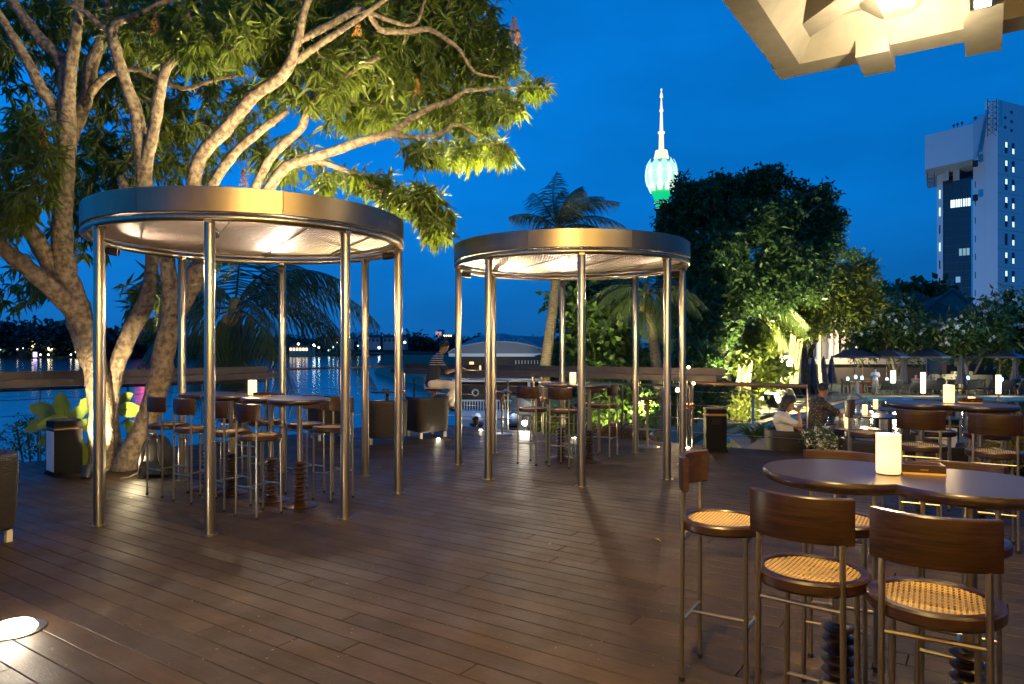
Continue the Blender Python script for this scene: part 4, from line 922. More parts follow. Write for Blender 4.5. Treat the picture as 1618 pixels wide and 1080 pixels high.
# ------------------------------------------------------------------ mango tree
base = G(182, 742, 0)
mango = empty('mango_tree', base, label='large spreading mango tree lit from below behind the left canopy', cat='tree')
SK = [  # (part name, [(px,py,d,r)...])
 ('trunk', [(166, 756, 9.15, .21), (163, 720, 9.15, .17), (160, 690, 9.15, .155), (160, 640, 9.2, .15), (150, 580, 9.2, .15), (132, 520, 9.2, .17), (113, 462, 9.1, .15), (100, 410, 9, .125), (98, 350, 9, .12), (103, 270, 9, .11), (106, 190, 8.9, .10), (100, 100, 8.9, .085), (62, 60, 8.9, .075), (5, -20, 8.9, .06)]),
 ('limb', [(104, 200, 8.9, .09), (113, 100, 8.8, .07), (122, 40, 8.7, .06), (128, -30, 8.7, .05)]),
 ('limb', [(104, 240, 9, .08), (135, 160, 9.2, .08), (145, 100, 9.3, .09), (160, 60, 9.3, .06), (175, -20, 9.3, .05)]),
 ('limb', [(140, 150, 9.2, .05), (165, 122, 9.2, .05), (185, 112, 9.2, .045), (215, 108, 9.2, .035), (245, 122, 9.2, .03), (290, 140, 9.3, .03), (330, 128, 9.3, .025), (380, 118, 9.2, .02)]),
 ('limb', [(106, 470, 9.1, .13), (70, 400, 8.9, .11), (38, 350, 8.7, .10), (2, 310, 8.5, .09), (-50, 280, 8.4, .08)]),
 ('limb', [(118, 492, 9.1, .13), (90, 462, 8.9, .12), (45, 425, 8.6, .10), (0, 388, 8.3, .09), (-50, 350, 8, .08)]),
 ('limb', [(103, 300, 9, .08), (88, 180, 8.9, .075), (65, 140, 8.8, .07), (40, 90, 8.7, .06), (-10, 10, 8.6, .05)]),
 ('stem', [(184, 752, 9.3, .15), (176, 700, 9.3, .115), (174, 650, 9.3, .10), (184, 580, 9.35, .10), (208, 520, 9.4, .11), (230, 480, 9.4, .10), (240, 430, 9.4, .09), (236, 385, 9.4, .07), (215, 330, 9.5, .06), (190, 280, 9.6, .05)]),
 ('stem', [(192, 756, 9.1, .18), (206, 715, 9.1, .135), (228, 672, 9.1, .125), (248, 615, 9.1, .135), (260, 555, 9.1, .14), (272, 492, 9.1, .13), (268, 440, 9.05, .10), (258, 390, 9, .10), (240, 330, 9, .10), (228, 290, 8.9, .10), (224, 240, 8.8, .085), (215, 176, 8.7, .08), (198, 130, 8.6, .07), (180, 66, 8.5, .065), (182, 38, 8.5, .05), (205, 28, 8.5, .04), (240, 12, 8.4, .035), (300, -20, 8.4, .03)]),
 ('limb', [(181, 50, 8.5, .04), (160, 42, 8.5, .035), (135, 18, 8.5, .03), (105, 3, 8.5, .025)]),
 ('limb', [(228, 285, 8.9, .085), (232, 250, 8.8, .075), (243, 205, 8.7, .07), (252, 148, 8.6, .07), (263, 107, 8.5, .06), (286, 78, 8.5, .045), (300, 20, 8.5, .03)]),
 ('limb', [(272, 500, 9.1, .12), (300, 450, 9.2, .14), (326, 400, 9.2, .13), (322, 340, 9.1, .11), (306, 290, 9, .095), (320, 243, 8.9, .085), (355, 205, 8.8, .085), (400, 152, 8.6, .08), (432, 130, 8.5, .07), (453, 110, 8.4, .065), (470, 66, 8.3, .05), (480, 20, 8.2, .04), (500, -30, 8.2, .03)]),
 ('limb', [(400, 152, 8.6, .05), (440, 118, 8.6, .05), (478, 88, 8.5, .045), (520, 60, 8.5, .04), (580, 20, 8.6, .03), (620, -10, 8.6, .025)]),
 ('limb', [(318, 345, 9.1, .08), (337, 290, 9.1, .07), (370, 243, 9.1, .06), (400, 215, 9.1, .055), (428, 194, 9.1, .05), (455, 175, 9.2, .03)]),
 ('limb', [(385, 340, 9.3, .06), (407, 288, 9.2, .06), (433, 242, 9.1, .055), (478, 200, 9, .05), (486, 168, 9, .05), (526, 137, 9, .035), (560, 110, 9, .028), (600, 90, 9, .02)]),
 ('limb', [(326, 400, 9.2, .09), (385, 345, 9.3, .08), (432, 288, 9.3, .07), (452, 263, 9.3, .065), (500, 247, 9.3, .06), (540, 234, 9.3, .06), (574, 222, 9.3, .055), (615, 211, 9.3, .05), (648, 189, 9.3, .045), (680, 170, 9.3, .04), (715, 158, 9.3, .034), (735, 143, 9.3, .026), (780, 140, 9.3, .018), (840, 135, 9.3, .01)]),
 ('limb', [(615, 212, 9.3, .04), (660, 217, 9.3, .034), (700, 210, 9.3, .03), (716, 195, 9.3, .025), (740, 205, 9.3, .018), (775, 235, 9.3, .012)]),
 ('limb', [(452, 264, 9.3, .05), (500, 255, 9.4, .04), (537, 266, 9.4, .035), (567, 278, 9.4, .03), (596, 300, 9.4, .026), (640, 318, 9.4, .02), (690, 340, 9.4, .012)]),
 ('limb', [(470, 66, 8.3, .04), (520, 40, 8.5, .045), (574, 15, 8.8, .045), (600, 46, 9, .04), (640, 50, 9.1, .04), (678, 46, 9.2, .036), (705, 62, 9.2, .03), (726, 78, 9.2, .026), (750, 114, 9.2, .02), (790, 122, 9.2, .012)]),
 ('limb', [(574, 15, 8.8, .03), (650, 40, 9, .022), (672, 0, 9, .018), (690, -30, 9, .012)]),
]
nodes = []
for nm, pts in SK:
    P3 = [P(x, y, d) for x, y, d, r_ in pts]; rr = [p[3] for p in pts]
    # refine with a little knobbly irregularity
    Q = []; RR = []
    for i in range(len(P3) - 1):
        L = (P3[i + 1] - P3[i]).length; k = max(2, int(L / .09))
        p0 = P3[max(i - 1, 0)]; p3 = P3[min(i + 2, len(P3) - 1)]
        for j in range(k):
            t = j / k; a, c = P3[i], P3[i + 1]
            q = .5 * ((2 * a) + (c - p0) * t + (2 * p0 - 5 * a + 4 * c - p3) * t * t + (3 * a - p0 - 3 * c + p3) * t ** 3)
            r_ = rr[i] * (1 - t) + rr[i + 1] * t; Q.append(q + Vector((rnd.gauss(0, 1), rnd.gauss(0, 1), rnd.gauss(0, .5))) * r_ * .035); RR.append(r_ * rnd.uniform(.94, 1.08))
    Q.append(P3[-1]); RR.append(rr[-1])
    b = MB(); b.tube(Q, RR, 14 if rr[0] > .08 else 9); b.build(nm, BARK, mango, ang=180)
    for q, r_ in zip(Q, RR):
        if r_ < .075 and q.z > 2.6: nodes.append((q, r_))
CB = [(40, 70, 9.5, 75, 95, 150), (50, 250, 8.2, 60, 90, 170), (10, 330, 8.4, 45, 60, 60), (165, 90, 10.6, 100, 110, 260), (150, 290, 10.8, 75, 90, 220), (200, 200, 10.6, 85, 110, 230), (250, 50, 8.8, 80, 50, 150), (340, 55, 8.5, 95, 60, 230),
      (300, 140, 10.7, 100, 90, 240), (290, 245, 10.9, 90, 55, 120), (420, 40, 8.3, 90, 65, 250), (490, 115, 8.5, 80, 60, 190), (560, 60, 9, 90, 80, 270), (640, 60, 9.3, 90, 80, 290), (720, 50, 9.5, 85, 65, 290), (775, 95, 9.5, 50, 45, 150),
      (845, 138, 9.3, 24, 15, 34), (800, 165, 9.4, 30, 25, 45), (640, 150, 9.4, 110, 55, 240), (735, 175, 9.3, 60, 40, 120), (775, 240, 9.3, 34, 22, 55), (700, 240, 9.4, 70, 28, 90), (560, 170, 9.6, 80, 45, 130), (450, 250, 10.6, 70, 40, 80), (380, 180, 10.6, 60, 60, 90),
      (560, 285, 9.8, 75, 18, 85), (650, 310, 9.4, 55, 25, 95), (690, 350, 9.3, 26, 30, 75), (230, 10, 9.5, 240, 35, 260), (560, -25, 9.3, 240, 40, 300), (330, 420, 10.8, 60, 30, 30), (240, 470, 10.5, 50, 50, 60), (30, 440, 10, 60, 50, 50), (130, 360, 10.9, 60, 60, 90)]
g = np.random.default_rng(7)
cl = []
for cx_, cy_, d, rx, ry, n in CB:
    for _ in range(int(n * (.88 if cx_ > 340 else .72))):
        u = g.normal(size=3); u /= np.linalg.norm(u); u *= g.uniform(.15, 1) ** .5
        dd = d + u[1] * .7 + (.7 if 340 < cx_ < 800 and cy_ < 230 else 0); cl.append(P(cx_ + u[0] * rx, cy_ + u[2] * ry, dd))
# twigs: each cluster joins the nearest already grown point
import mathutils
nd = [q for q, _ in nodes]; npv = np.array([tuple(q) for q in nd]); cv = np.array([tuple(q) for q in cl])
best = np.full(len(cv), 1e9); par = np.zeros(len(cv), int)
for s in range(0, len(npv), 200):
    dm = np.linalg.norm(cv[:, None] - npv[None, s:s + 200], axis=2); m_ = dm.min(1); am = dm.argmin(1) + s; w = m_ < best; best[w] = m_[w]; par[w] = am[w]
order = np.argsort(best); allp = list(npv); pdir = [np.array([0, 0, 0.])] * len(allp); parent_of = {}
cur = np.array(allp)
tw = MB(); depth = {}
pos_arr = np.empty((len(npv) + len(cv), 3)); pos_arr[:len(npv)] = npv; cnt = len(npv); tdir = []
for ci in order:
    c = cv[ci]; dm = np.linalg.norm(pos_arr[:cnt] - c, axis=1); j = int(dm.argmin()); a = pos_arr[j]; L = dm[j]
    mid = (a + c) / 2 + np.array([g.normal() * .12 * L, g.normal() * .12 * L, -.06 * L]); r0 = .011 if j < len(npv) else .007
    tw.tube([a, mid, c], [r0, r0 * .75, .004], 4, cap=False)
    pos_arr[cnt] = c; cnt += 1; v_ = c - mid; tdir.append((c, v_ / (np.linalg.norm(v_) + 1e-6)))
tag(tw.build('twigs', BARK, mango, ang=180), kind='stuff')
C_, D_, S_, U_ = [], [], [], []; fl_c = []
for c, v_ in tdir:
    k = g.integers(9, 14)
    ph = g.uniform(0, 6.28); ref = np.array([0, 0, 1.]) if abs(v_[2]) < .9 else np.array([1., 0, 0]); a = np.cross(v_, ref); a /= np.linalg.norm(a); bb = np.cross(v_, a)
    sz = g.uniform(.16, .27)
    for i in range(k):
        q = ph + i * 2.4; dirv = (a * math.cos(q) + bb * math.sin(q)) * .9 + v_ * g.uniform(.1, .9); dirv[2] -= g.uniform(.35, 1.0)
        C_.append(c - v_ * g.uniform(0, .07)); D_.append(dirv); S_.append(sz * g.uniform(.5, 1.2)); U_.append(np.array([0, 0, 1.]) + g.normal(size=3) * .5)
V, Fc = leaf_arrays(C_, S_, D_, U_, .19, .22, .22)
tag(tri_obj('crown', V, Fc, MANGO, mango), kind='stuff')
# flower panicles
for i, (px, py, d, s) in enumerate(((66, 228, 7.9, .38), (246, 45, 8.2, .3), (812, 45, 9.3, .26), (818, 58, 9.2, .22), (385, 282, 9.6, .25), (660, 140, 9.0, .2), (565, 45, 8.6, .22))):
    c = np.array(P(px, py, d)); k = 260; h = g.uniform(0, 1, k); r_ = (1 - h * .8) * s * .3; q = g.uniform(0, 6.28, k)
    pos = c + np.stack([r_ * np.cos(q) * g.uniform(.3, 1, k), r_ * np.sin(q) * g.uniform(.3, 1, k), (h - .4) * s], 1)
    V, Fc = leaf_arrays(pos, np.full(k, .022), g.normal(size=(k, 3)), g.normal(size=(k, 3)), .8); o = tri_obj('flower_panicle', V, Fc, YLEAF, mango); o['kind'] = 'stuff'

# ------------------------------------------------------------------ palms
COCO = mat('coconut_husk', (.25, .16, .05), .6, var=.3, vscale=20); FROND = mat('frond_stalk', (.16, .15, .05), .5)
def palm(name, label, crown, trunk, fronds, L, leafm=PALML, nuts=0, wind=(0, 0, 0), r0=.14, leaflet=.5, seed=1, group=None, droop=1.0, barkm=None):
    g = np.random.default_rng(seed); bp_ = Vector(trunk[0]); t = empty(name, bp_, label=label, cat='palm tree', group=group)
    b = MB(); pts = []
    n = 40
    tr_ = [Vector(p) for p in trunk] + [Vector(crown)]
    for i in range(len(tr_) - 1):
        for j in range(n // (len(tr_) - 1)): pts.append(tr_[i].lerp(tr_[i + 1], j / (n // (len(tr_) - 1))))
    pts.append(tr_[-1])
    b.tube(pts, [r0 * (1.25 - .45 * i / len(pts)) * (1.06 if i % 2 else .96) for i in range(len(pts))], 12); b.build('trunk', barkm or PBARK, t, ang=180)
    b = MB(); b.ball(crown, r0 * .9, 10, 6, (1, 1, 1.8)); b.build('crown_shaft', FROND, t)
    for i, f in enumerate(fronds):
        az, el, l = f; az, el = R(az), R(el); l *= L; p = Vector(crown); d = Vector((math.cos(az) * math.cos(el), math.sin(az) * math.cos(el), math.sin(el)))
        pts = [p.copy()]; k = 16; dirs = []
        for j in range(k):
            dirs.append(d.copy()); p = p + d * (l / k); pts.append(p.copy()); d = (d + Vector((0, 0, -.115 * droop)) + Vector(wind) * .05).normalized()
        b = MB(); b.tube(pts, [.028 * (1 - j / (k + 2)) for j in range(k + 1)], 5)
        vs = []; fs = []
        nl = 44
        for j in range(nl):
            s = .14 + .84 * j / nl; idx = s * k; i0 = min(int(idx), k - 1); q = pts[i0].lerp(pts[i0 + 1], idx - i0); dd = dirs[i0]
            sd = dd.cross(Vector((0, 0, 1)));
            if sd.length < .1: sd = Vector((1, 0, 0))
            sd.normalize(); ll = leaflet * (math.sin(math.pi * min(1, s * .9 + .12)) ** .6) * L / 3 * g.uniform(.85, 1.1)
            for sg in (-1, 1):
                e = (sd * sg * .75 + dd * .55 + Vector((0, 0, -.45 - .4 * g.random())) + Vector(wind) * .25).normalized(); w = dd * .013 * L / 2.4
                m1 = q + e * ll * .5; tip = q + e * ll + Vector((0, 0, -.22 * ll)); c = len(b.v) + len(vs)
                vs += [q - w, q + w, m1 + w * 1.1, m1 - w * 1.1, tip]; fs += [(len(vs) - 5, len(vs) - 4, len(vs) - 3, len(vs) - 2), (len(vs) - 2, len(vs) - 3, len(vs) - 1)]
        b.add(vs, fs); b.build('frond', leafm, t, ang=180)
    for i in range(nuts):
        q = g.uniform(0, 6.28); c = Vector(crown) + Vector((math.cos(q) * .3, math.sin(q) * .3, -.22 - g.random() * .25)); b = MB(); b.ball(c, .11, 10, 7, (1, 1, 1.2)); b.build('coconut', COCO, t)
    return t
full = [(a, e, l) for a, e, l in [(0, 30, 1), (35, 45, 1), (75, 60, .9), (120, 50, 1), (160, 35, 1), (200, 25, 1), (240, 10, 1), (285, 5, .9), (320, 20, 1), (20, 5, 1), (180, -5, .95), (255, -25, .85), (300, -30, .85), (100, 10, 1), (140, -10, .9), (60, -15, .9)]]
c = P(372, 487, 14.5); palm('coconut_palm', 'dark coconut palm with hanging fronds seen through the left canopy, nuts at its heart', c, [(c.x + .3, c.y, ZW), (c.x + .15, c.y, -1.2)], [(0, 38, 1.15), (5, 12, 1.25), (25, 55, .9), (100, 75, .8), (60, 60, .9), (170, 30, .9), (190, 5, .9), (250, -30, .8), (275, -50, .8), (300, -40, .85), (215, -20, .9), (330, -15, 1), (140, 45, .9), (90, 20, 1), (345, 30, 1.0), (230, 50, .8), (265, -60, .75), (285, -60, .75), (180, -40, .8), (310, 20, .9)], 3.0, nuts=9, leaflet=.95, seed=2, r0=.16)
c = P(883, 362, 16.5); palm('coconut_palm', 'coconut palm rising behind the right canopy, fronds blown to the right', c, [P(855, 690, 17.2), P(862, 575, 17), P(876, 470, 16.7)], [(80, 85, .8), (0, 62, 1.05), (15, 42, 1.1), (0, 22, 1.05), (165, 75, .9), (150, 60, .9), (120, 70, .9), (185, 40, .8), (190, 10, .8), (200, -20, .85), (250, -10, .7), (300, -35, .75), (215, -50, .75), (340, -10, .85), (180, -45, .75), (40, 70, 1.0), (270, 60, .9)], 1.65, wind=(.8, 0, .3), leaflet=1.0, seed=3, r0=.12, droop=.9, nuts=4)
c = P(1022, 462, 18.5); palm('coconut_palm', 'coconut palm between the right hand posts of the right canopy, orange husks at its heart', c, [P(1044, 705, 19), P(1042, 620, 18.9), P(1033, 540, 18.7)], full, 1.9, seed=4, nuts=7, r0=.14, leaflet=.9)
c = P(1170, 487, 33.5); palm('coconut_palm', 'palm with long arching fronds beside the trunk of the big dark tree', c, [P(1158, 640, 34), P(1162, 560, 33.8)], full, 3.9, seed=5, nuts=3, r0=.16, leaflet=.9)
c = P(1006, 600, 15); palm('coconut_palm', 'small young palm low among the lit shrubs beyond the deck edge', P(1012, 588, 21), [P(1012, 650, 21)], full[:9], 1.3, seed=8, r0=.08)

# ------------------------------------------------------------------ garden trees
tree('broadleaf_tree', P(940, 680, 20), 'dark broadleaf tree framed by the posts of the right canopy', 'tree', [[(940, 680, 20, .2), (938, 600, 20, .16), (945, 540, 20, .12), (960, 480, 20, .06)], [(938, 590, 20, .1), (910, 520, 20, .05), (895, 480, 20, .03)]],
     [(945, 520, 20, 62, 60, 700), (915, 480, 20, 45, 40, 280), (975, 480, 20.5, 45, 45, 300), (905, 570, 19.5, 42, 32, 260), (985, 570, 20, 40, 34, 260), (940, 590, 19, 60, 28, 300)], SHRUB, size=.26, seed=11, ratio=.6)
BT = [[(1142, 690, 30, .5), (1140, 600, 30, .42), (1138, 540, 30, .38), (1150, 470, 30, .28), (1175, 400, 30, .18), (1200, 330, 30, .1)], [(1142, 530, 30, .25), (1110, 460, 30, .2), (1090, 380, 30, .12), (1085, 320, 30, .06)], [(1160, 450, 30, .18), (1220, 400, 30, .12), (1270, 340, 30, .07), (1300, 320, 30, .04)], [(1140, 560, 30, .2), (1100, 520, 30, .12), (1070, 480, 30, .06)]]
tree('rain_tree', P(1142, 690, 30), 'huge dark spreading tree right of the glowing tower', 'tree', BT,
     [(1098, 325, 30, 42, 34, 240), (1068, 350, 30, 28, 26, 110), (1075, 405, 30, 42, 42, 230), (1145, 310, 31, 40, 26, 190), (1190, 300, 31, 34, 26, 180), (1222, 285, 31.5, 20, 16, 70), (1180, 355, 30, 48, 34, 270), (1238, 350, 30.5, 36, 40, 220), (1285, 325, 31, 34, 26, 170), (1312, 345, 31, 18, 18, 50), (1290, 385, 31, 34, 30, 170), (1240, 410, 30, 44, 34, 230), (1130, 400, 29.5, 50, 44, 280), (1150, 455, 30, 56, 34, 260), (1215, 460, 30, 52, 34, 240), (1275, 445, 31, 34, 30, 160), (1095, 470, 29, 40, 36, 190), (1120, 520, 29, 50, 36, 220), (1050, 372, 30, 12, 14, 16), (1080, 292, 30, 18, 10, 18), (1130, 284, 31, 14, 9, 14), (1212, 272, 31, 12, 8, 14), (1258, 296, 31, 14, 10, 14), (1300, 304, 31, 14, 9, 14), (1330, 345, 31, 8, 8, 7), (1322, 372, 31, 12, 9, 12), (1306, 412, 31, 15, 10, 18), (1052, 410, 30, 14, 10, 14), (1340, 400, 36, 16, 8, 14), (1376, 455, 38, 12, 8, 12), (1100, 580, 27, 42, 36, 240), (1190, 590, 33, 30, 30, 160)], TREED, size=.25, seed=12, ratio=.5, clump=17)
tree('feathery_tree', P(1290, 640, 36), 'light feathery tree lit yellow-green by the garden floodlight', 'tree', [[(1275, 640, 39, .22), (1274, 590, 39, .18), (1268, 530, 39, .15), (1240, 470, 38.5, .1), (1210, 440, 38, .05)], [(1272, 570, 39, .12), (1310, 500, 38.5, .1), (1335, 440, 38, .05)]],
     [(1225, 470, 38, 50, 46, 460), (1285, 455, 38, 56, 46, 460), (1345, 445, 38, 38, 38, 280), (1362, 425, 38, 20, 20, 80), (1310, 500, 38, 56, 26, 330), (1240, 512, 38, 40, 22, 230), (1368, 480, 38, 32, 26, 150), (1195, 540, 33, 24, 40, 260), (1188, 600, 33, 22, 26, 120)], LIGHTL, size=.28, seed=13, ratio=.4, clump=9)
def frangipani(base, label, trunks, blobs, seed, nf):
    t = tree('frangipani_tree', base, label, 'tree', trunks, blobs, TREEL, PBARK, 'flowering trees beyond the pool', size=.5, seed=seed, ratio=.35)
    g = np.random.default_rng(seed + 50); cs = []
    for px, py, d, rx, ry, n in blobs:
        for _ in range(int(nf * n / 400)):
            u = g.normal(size=3); u /= np.linalg.norm(u); u[2] = abs(u[2]); u[1] = -abs(u[1]); cs.append(P(px + u[0] * rx, py - u[2] * ry, d + u[1] * ry / F * d))
    C_ = []; D_ = []
    for c in cs:
        for i in range(5): q = i * 1.256; C_.append(tuple(c)); D_.append((math.cos(q), -.6, math.sin(q)))
    V, Fc = leaf_arrays(C_, [.17] * len(C_), D_, [(0, -1, 0.1)] * len(C_), .8); tag(tri_obj('blossom', V, Fc, mat('white_blossom', (.75, .75, .68), .6), t), kind='stuff'); return t
frangipani(P(1415, 640, 47), 'frangipani with white blossoms left of the tiled roof', [[(1418, 625, 47, .16), (1416, 590, 47, .14), (1408, 560, 47, .1), (1395, 530, 47, .06)], [(1416, 585, 47, .1), (1432, 555, 47, .07), (1440, 520, 47, .05)]], [(1400, 510, 47, 50, 38, 420), (1440, 530, 47, 42, 34, 300), (1370, 530, 48, 32, 36, 230), (1415, 485, 48, 34, 18, 130)], 21, 34)
frangipani(P(1526, 640, 46), 'frangipani with forked pale trunk and white blossoms before the tiled roof', [[(1528, 625, 46, .16), (1527, 580, 46, .13), (1515, 555, 46, .09), (1505, 525, 46, .05)], [(1527, 580, 46, .1), (1545, 545, 46, .07), (1560, 515, 46, .05)], [(1540, 590, 46, .07), (1552, 565, 46, .06), (1556, 540, 46, .04)]], [(1530, 525, 46, 48, 26, 330), (1562, 510, 46, 36, 22, 220), (1500, 545, 46, 26, 18, 110), (1575, 540, 46, 22, 20, 90)], 22, 40)
frangipani(P(1605, 640, 48), 'dense flowering frangipani cut by the right edge of the picture', [[(1612, 625, 48, .2), (1608, 560, 48, .15), (1600, 510, 48, .08)]], [(1600, 490, 48, 42, 28, 330), (1585, 520, 48, 30, 24, 160), (1615, 530, 48, 36, 44, 330), (1600, 570, 47, 26, 20, 120)], 23, 36)
tree('distant_tree', P(1445, 600, 78), 'dark rounded treetop above the frangipani, left of the office tower', 'tree', [[(1445, 600, 78, .5), (1445, 520, 78, .4), (1440, 480, 78, .2)]], [(1445, 470, 78, 44, 18, 330), (1425, 480, 78, 25, 14, 130), (1480, 474, 78, 24, 14, 150), (1385, 480, 70, 30, 18, 170)], TREED, size=.9, seed=24, ratio=.6)
tree('feathery_tree', P(1345, 640, 60), 'background greenery closing the garden behind the colonnade', 'tree', [[(1340, 600, 66, .3), (1340, 540, 66, .2)]], [(1330, 490, 66, 60, 40, 400), (1400, 500, 66, 60, 30, 300), (1250, 500, 50, 50, 40, 300), (1090, 560, 40, 60, 60, 420), (1590, 570, 58, 60, 34, 320)], TREED, size=.45, seed=25, ratio=.5, clump=9)
def shrub(px, py, d, rx, ry, n, label, m=SHRUB, size=.16, seed=31, name='shrub', zb=None, cat='shrub', ratio=.5):
    p = P(px, py, d); t = empty(name, (p.x, p.y, ZG if zb is None else zb), label=label, cat=cat); b = MB()
    for i in range(5): q = i * 1.26; b.bar((p.x, p.y, ZG if zb is None else zb), (p.x + rx / F * d * .6 * math.cos(q), p.y + .2 * math.sin(q), p.z + ry / F * d * .4), .015, 5)
    b.build('stems', DBARK, t); foliage([(px, py, d, rx, ry, n)], m, t, size=size, seed=seed, ratio=ratio, hollow=.2, name='foliage'); return t
shrub(965, 628, 15.5, 42, 34, 330, 'brilliantly lit green shrub below the right counter', seed=31, size=.2)
shrub(920, 660, 15, 30, 24, 150, 'lit low shrub left of the reddish hedge, under the counter', seed=32)
shrub(1012, 640, 17, 26, 30, 140, 'shrub lit yellow-green beside the small palm', seed=33)
shrub(870, 668, 14.8, 30, 18, 150, 'low lit shrub around the floodlight at the deck edge', seed=34, m=LIGHTL, size=.14)
shrub(975, 692, 13.0, 58, 20, 620, 'reddish clipped hedge right at the deck edge below the counter', m=CROTON, size=.09, seed=35, name='croton_hedge', cat='hedge')
shrub(1078, 640, 20, 26, 30, 170, 'lit bush between the counter legs and the palm trunk', seed=36)
shrub(1120, 625, 24, 34, 24, 230, 'dark bush behind the right handrail', seed=37, m=TREEL, size=.25)
shrub(1170, 640, 28, 32, 20, 200, 'low bush in front of the lit pale trunk', seed=38, m=LIGHTL, size=.22)
shrub(62, 690, 10.9, 58, 44, 210, 'thin twiggy bush outside the left railing above the lake', seed=39, m=SHRUB, size=.07, zb=-1.5)
shrub(1604, 700, 8.6, 34, 28, 200, 'yellowish grassy plant at the right edge behind the second table', seed=40, m=mat('yellow_grass_leaf', (.22, .17, .03), .6, trans=.2), size=.22, zb=ZT, ratio=.1, name='ornamental_grass', cat='plant')
# grass tufts on the planter
for i, (px, py, d, lb) in enumerate(((1190, 680, 12.3, 'tuft of arching grass on the planter nearest the bin'), (1208, 676, 12.6, 'tuft of arching grass in the middle of the planter'), (1222, 676, 13.4, 'tuft of arching grass close behind the woman in white'))):
    p = P(px, py + 14, d); t = empty('grass_tuft', p, label=lb, cat='plant', group='grass tufts on the planter wall'); g2 = np.random.default_rng(60 + i); k = 60; q = g2.uniform(0, 6.28, k)
    V, Fc = leaf_arrays(np.array(p) + g2.normal(size=(k, 3)) * .03, g2.uniform(.2, .42, k), np.stack([np.cos(q) * .6, np.sin(q) * .6, g2.uniform(.5, 1.3, k)], 1), np.stack([np.cos(q) * -.3, np.sin(q) * -.3, np.ones(k)], 1), .05, .1, .35)
    tri_obj('blades', V, Fc, SHRUB, t)['kind'] = 'stuff'; b = MB(); b.lathe([(.03, -.12), (.05, .0)], 8, p); b.build('root_clump', DBARK, t)
# flowering pot
p = P(1304, 700, 10.2); p.z = ZT; t = empty('flower_pot', p, label='dark pot of small white flowers beside the woman\'s chair', cat='pot plant'); b = MB(); b.lathe([(.13, 0), (.19, .3), (.21, .33), (.19, .34), (.18, .31)], 24, p); b.build('pot', DARK, t)
foliage([(1294, 692, 10.2, 24, 16, 150), (1312, 703, 10.1, 18, 10, 80)], TREED, t, size=.07, seed=71, name='foliage'); foliage([(1294, 691, 10.15, 26, 18, 120), (1312, 702, 10.05, 20, 11, 60)], mat('white_flower', (.7, .66, .55), .6), t, size=.035, seed=72, ratio=.9, name='blossom', clump=3)
# big-leaved plant beside the left bin: every leaf its own
BL = mat('broad_leaf', (.20, .27, .05), .4, c2=(.13, .20, .03), vscale=6, trans=.35); c0 = G(112, 744, 0); c0.y += .3; c0.z = -.1
t = empty('broad_leaved_plant', c0, label='plant with big paddle leaves between the left litter bin and the trunks', cat='plant')
LL = [(100, 640, 9.2, .42, 95), (70, 648, 9.4, .40, 150), (125, 655, 9.1, .42, 40), (88, 668, 9.0, .38, 175), (138, 640, 9.3, .38, 55), (60, 672, 9.3, .36, 190), (115, 700, 8.9, .45, -80), (128, 715, 8.95, .40, -70), (140, 672, 9.2, .34, 10), (100, 672, 9.3, .36, 120), (206, 648, 9.5, .42, 5), (200, 630, 9.6, .32, 40), (214, 680, 9.6, .36, -40), (150, 690, 9.3, .32, -50), (82, 690, 9.4, .34, 210)]
for px, py, d, l, an in LL:
    l *= 1.08; py -= 2
    c = P(px, py, d); an = R(an); dirv = Vector((math.cos(an), rnd.uniform(-.5, .2), math.sin(an))).normalized(); w = dirv.cross(Vector((0, -1, .35))).normalized(); up = w.cross(dirv)
    vs = []; fs = []; k = 8; st = c - dirv * l * .5
    for i in range(k + 1):
        s = i / k; hw = l * .24 * math.sin(math.pi * min(1, s * .97 + .015)) ** .75; q = st + dirv * l * s - Vector((0, 0, .14 * l * s * s)); vs += [q - w * hw + up * hw * .3, q, q + w * hw + up * hw * .3]
    for i in range(k): fs += [(i * 3, i * 3 + 1, i * 3 + 4, i * 3 + 3), (i * 3 + 1, i * 3 + 2, i * 3 + 5, i * 3 + 4)]
    b = MB(); b.add(vs, fs); lf_ = b.build('leaf', BL, t, ang=60); b = MB(); b.tube([c0, c0.lerp(st, .6) + Vector((0, 0, .08)), st, st + dirv * l * .5], [.012, .009, .007, .003], 6); b.build('stalk', SHRUB, lf_)
b = MB(); b.lathe([(.15, -.4), (.2, .0), (.18, .01)], 20, (c0.x, c0.y, 0)); b.build('pot', DARK, t)

# lit pale trunk with hanging roots
ROOT = mat('pale_hanging_roots', (.42, .36, .20), .8, var=.4, vscale=3, stretch=(1, 1, .2), bump=.5)
t = empty('rooted_tree', P(1182, 645, 29), label='pale trunk of hanging roots glaring in floodlight behind the right handrail', cat='tree'); b = MB(); g3 = random.Random(9)
for i in range(26):
    px = 1163 + g3.uniform(0, 24); d = 28 + g3.uniform(0, 1); x2 = px + g3.uniform(-3, 5); b = MB(); b.tube([P(x2 + 2, 572 + g3.uniform(-4, 10), d), P(px, 600, d), P(px + g3.uniform(-2, 1), 634 + g3.uniform(-4, 10), d)], [.03, .06, .05], 6); b.build('root', ROOT, t)
foliage([(1180, 572, 28.5, 18, 10, 50), (1215, 585, 30, 26, 24, 120)], LIGHTL, t, size=.35, seed=44)
light('SPOT', 'root_floodlight', P(1172, 650, 25.2), 2600, (1, .84, .42), target=P(1180, 590, 28.6), size=75, radius=.06)
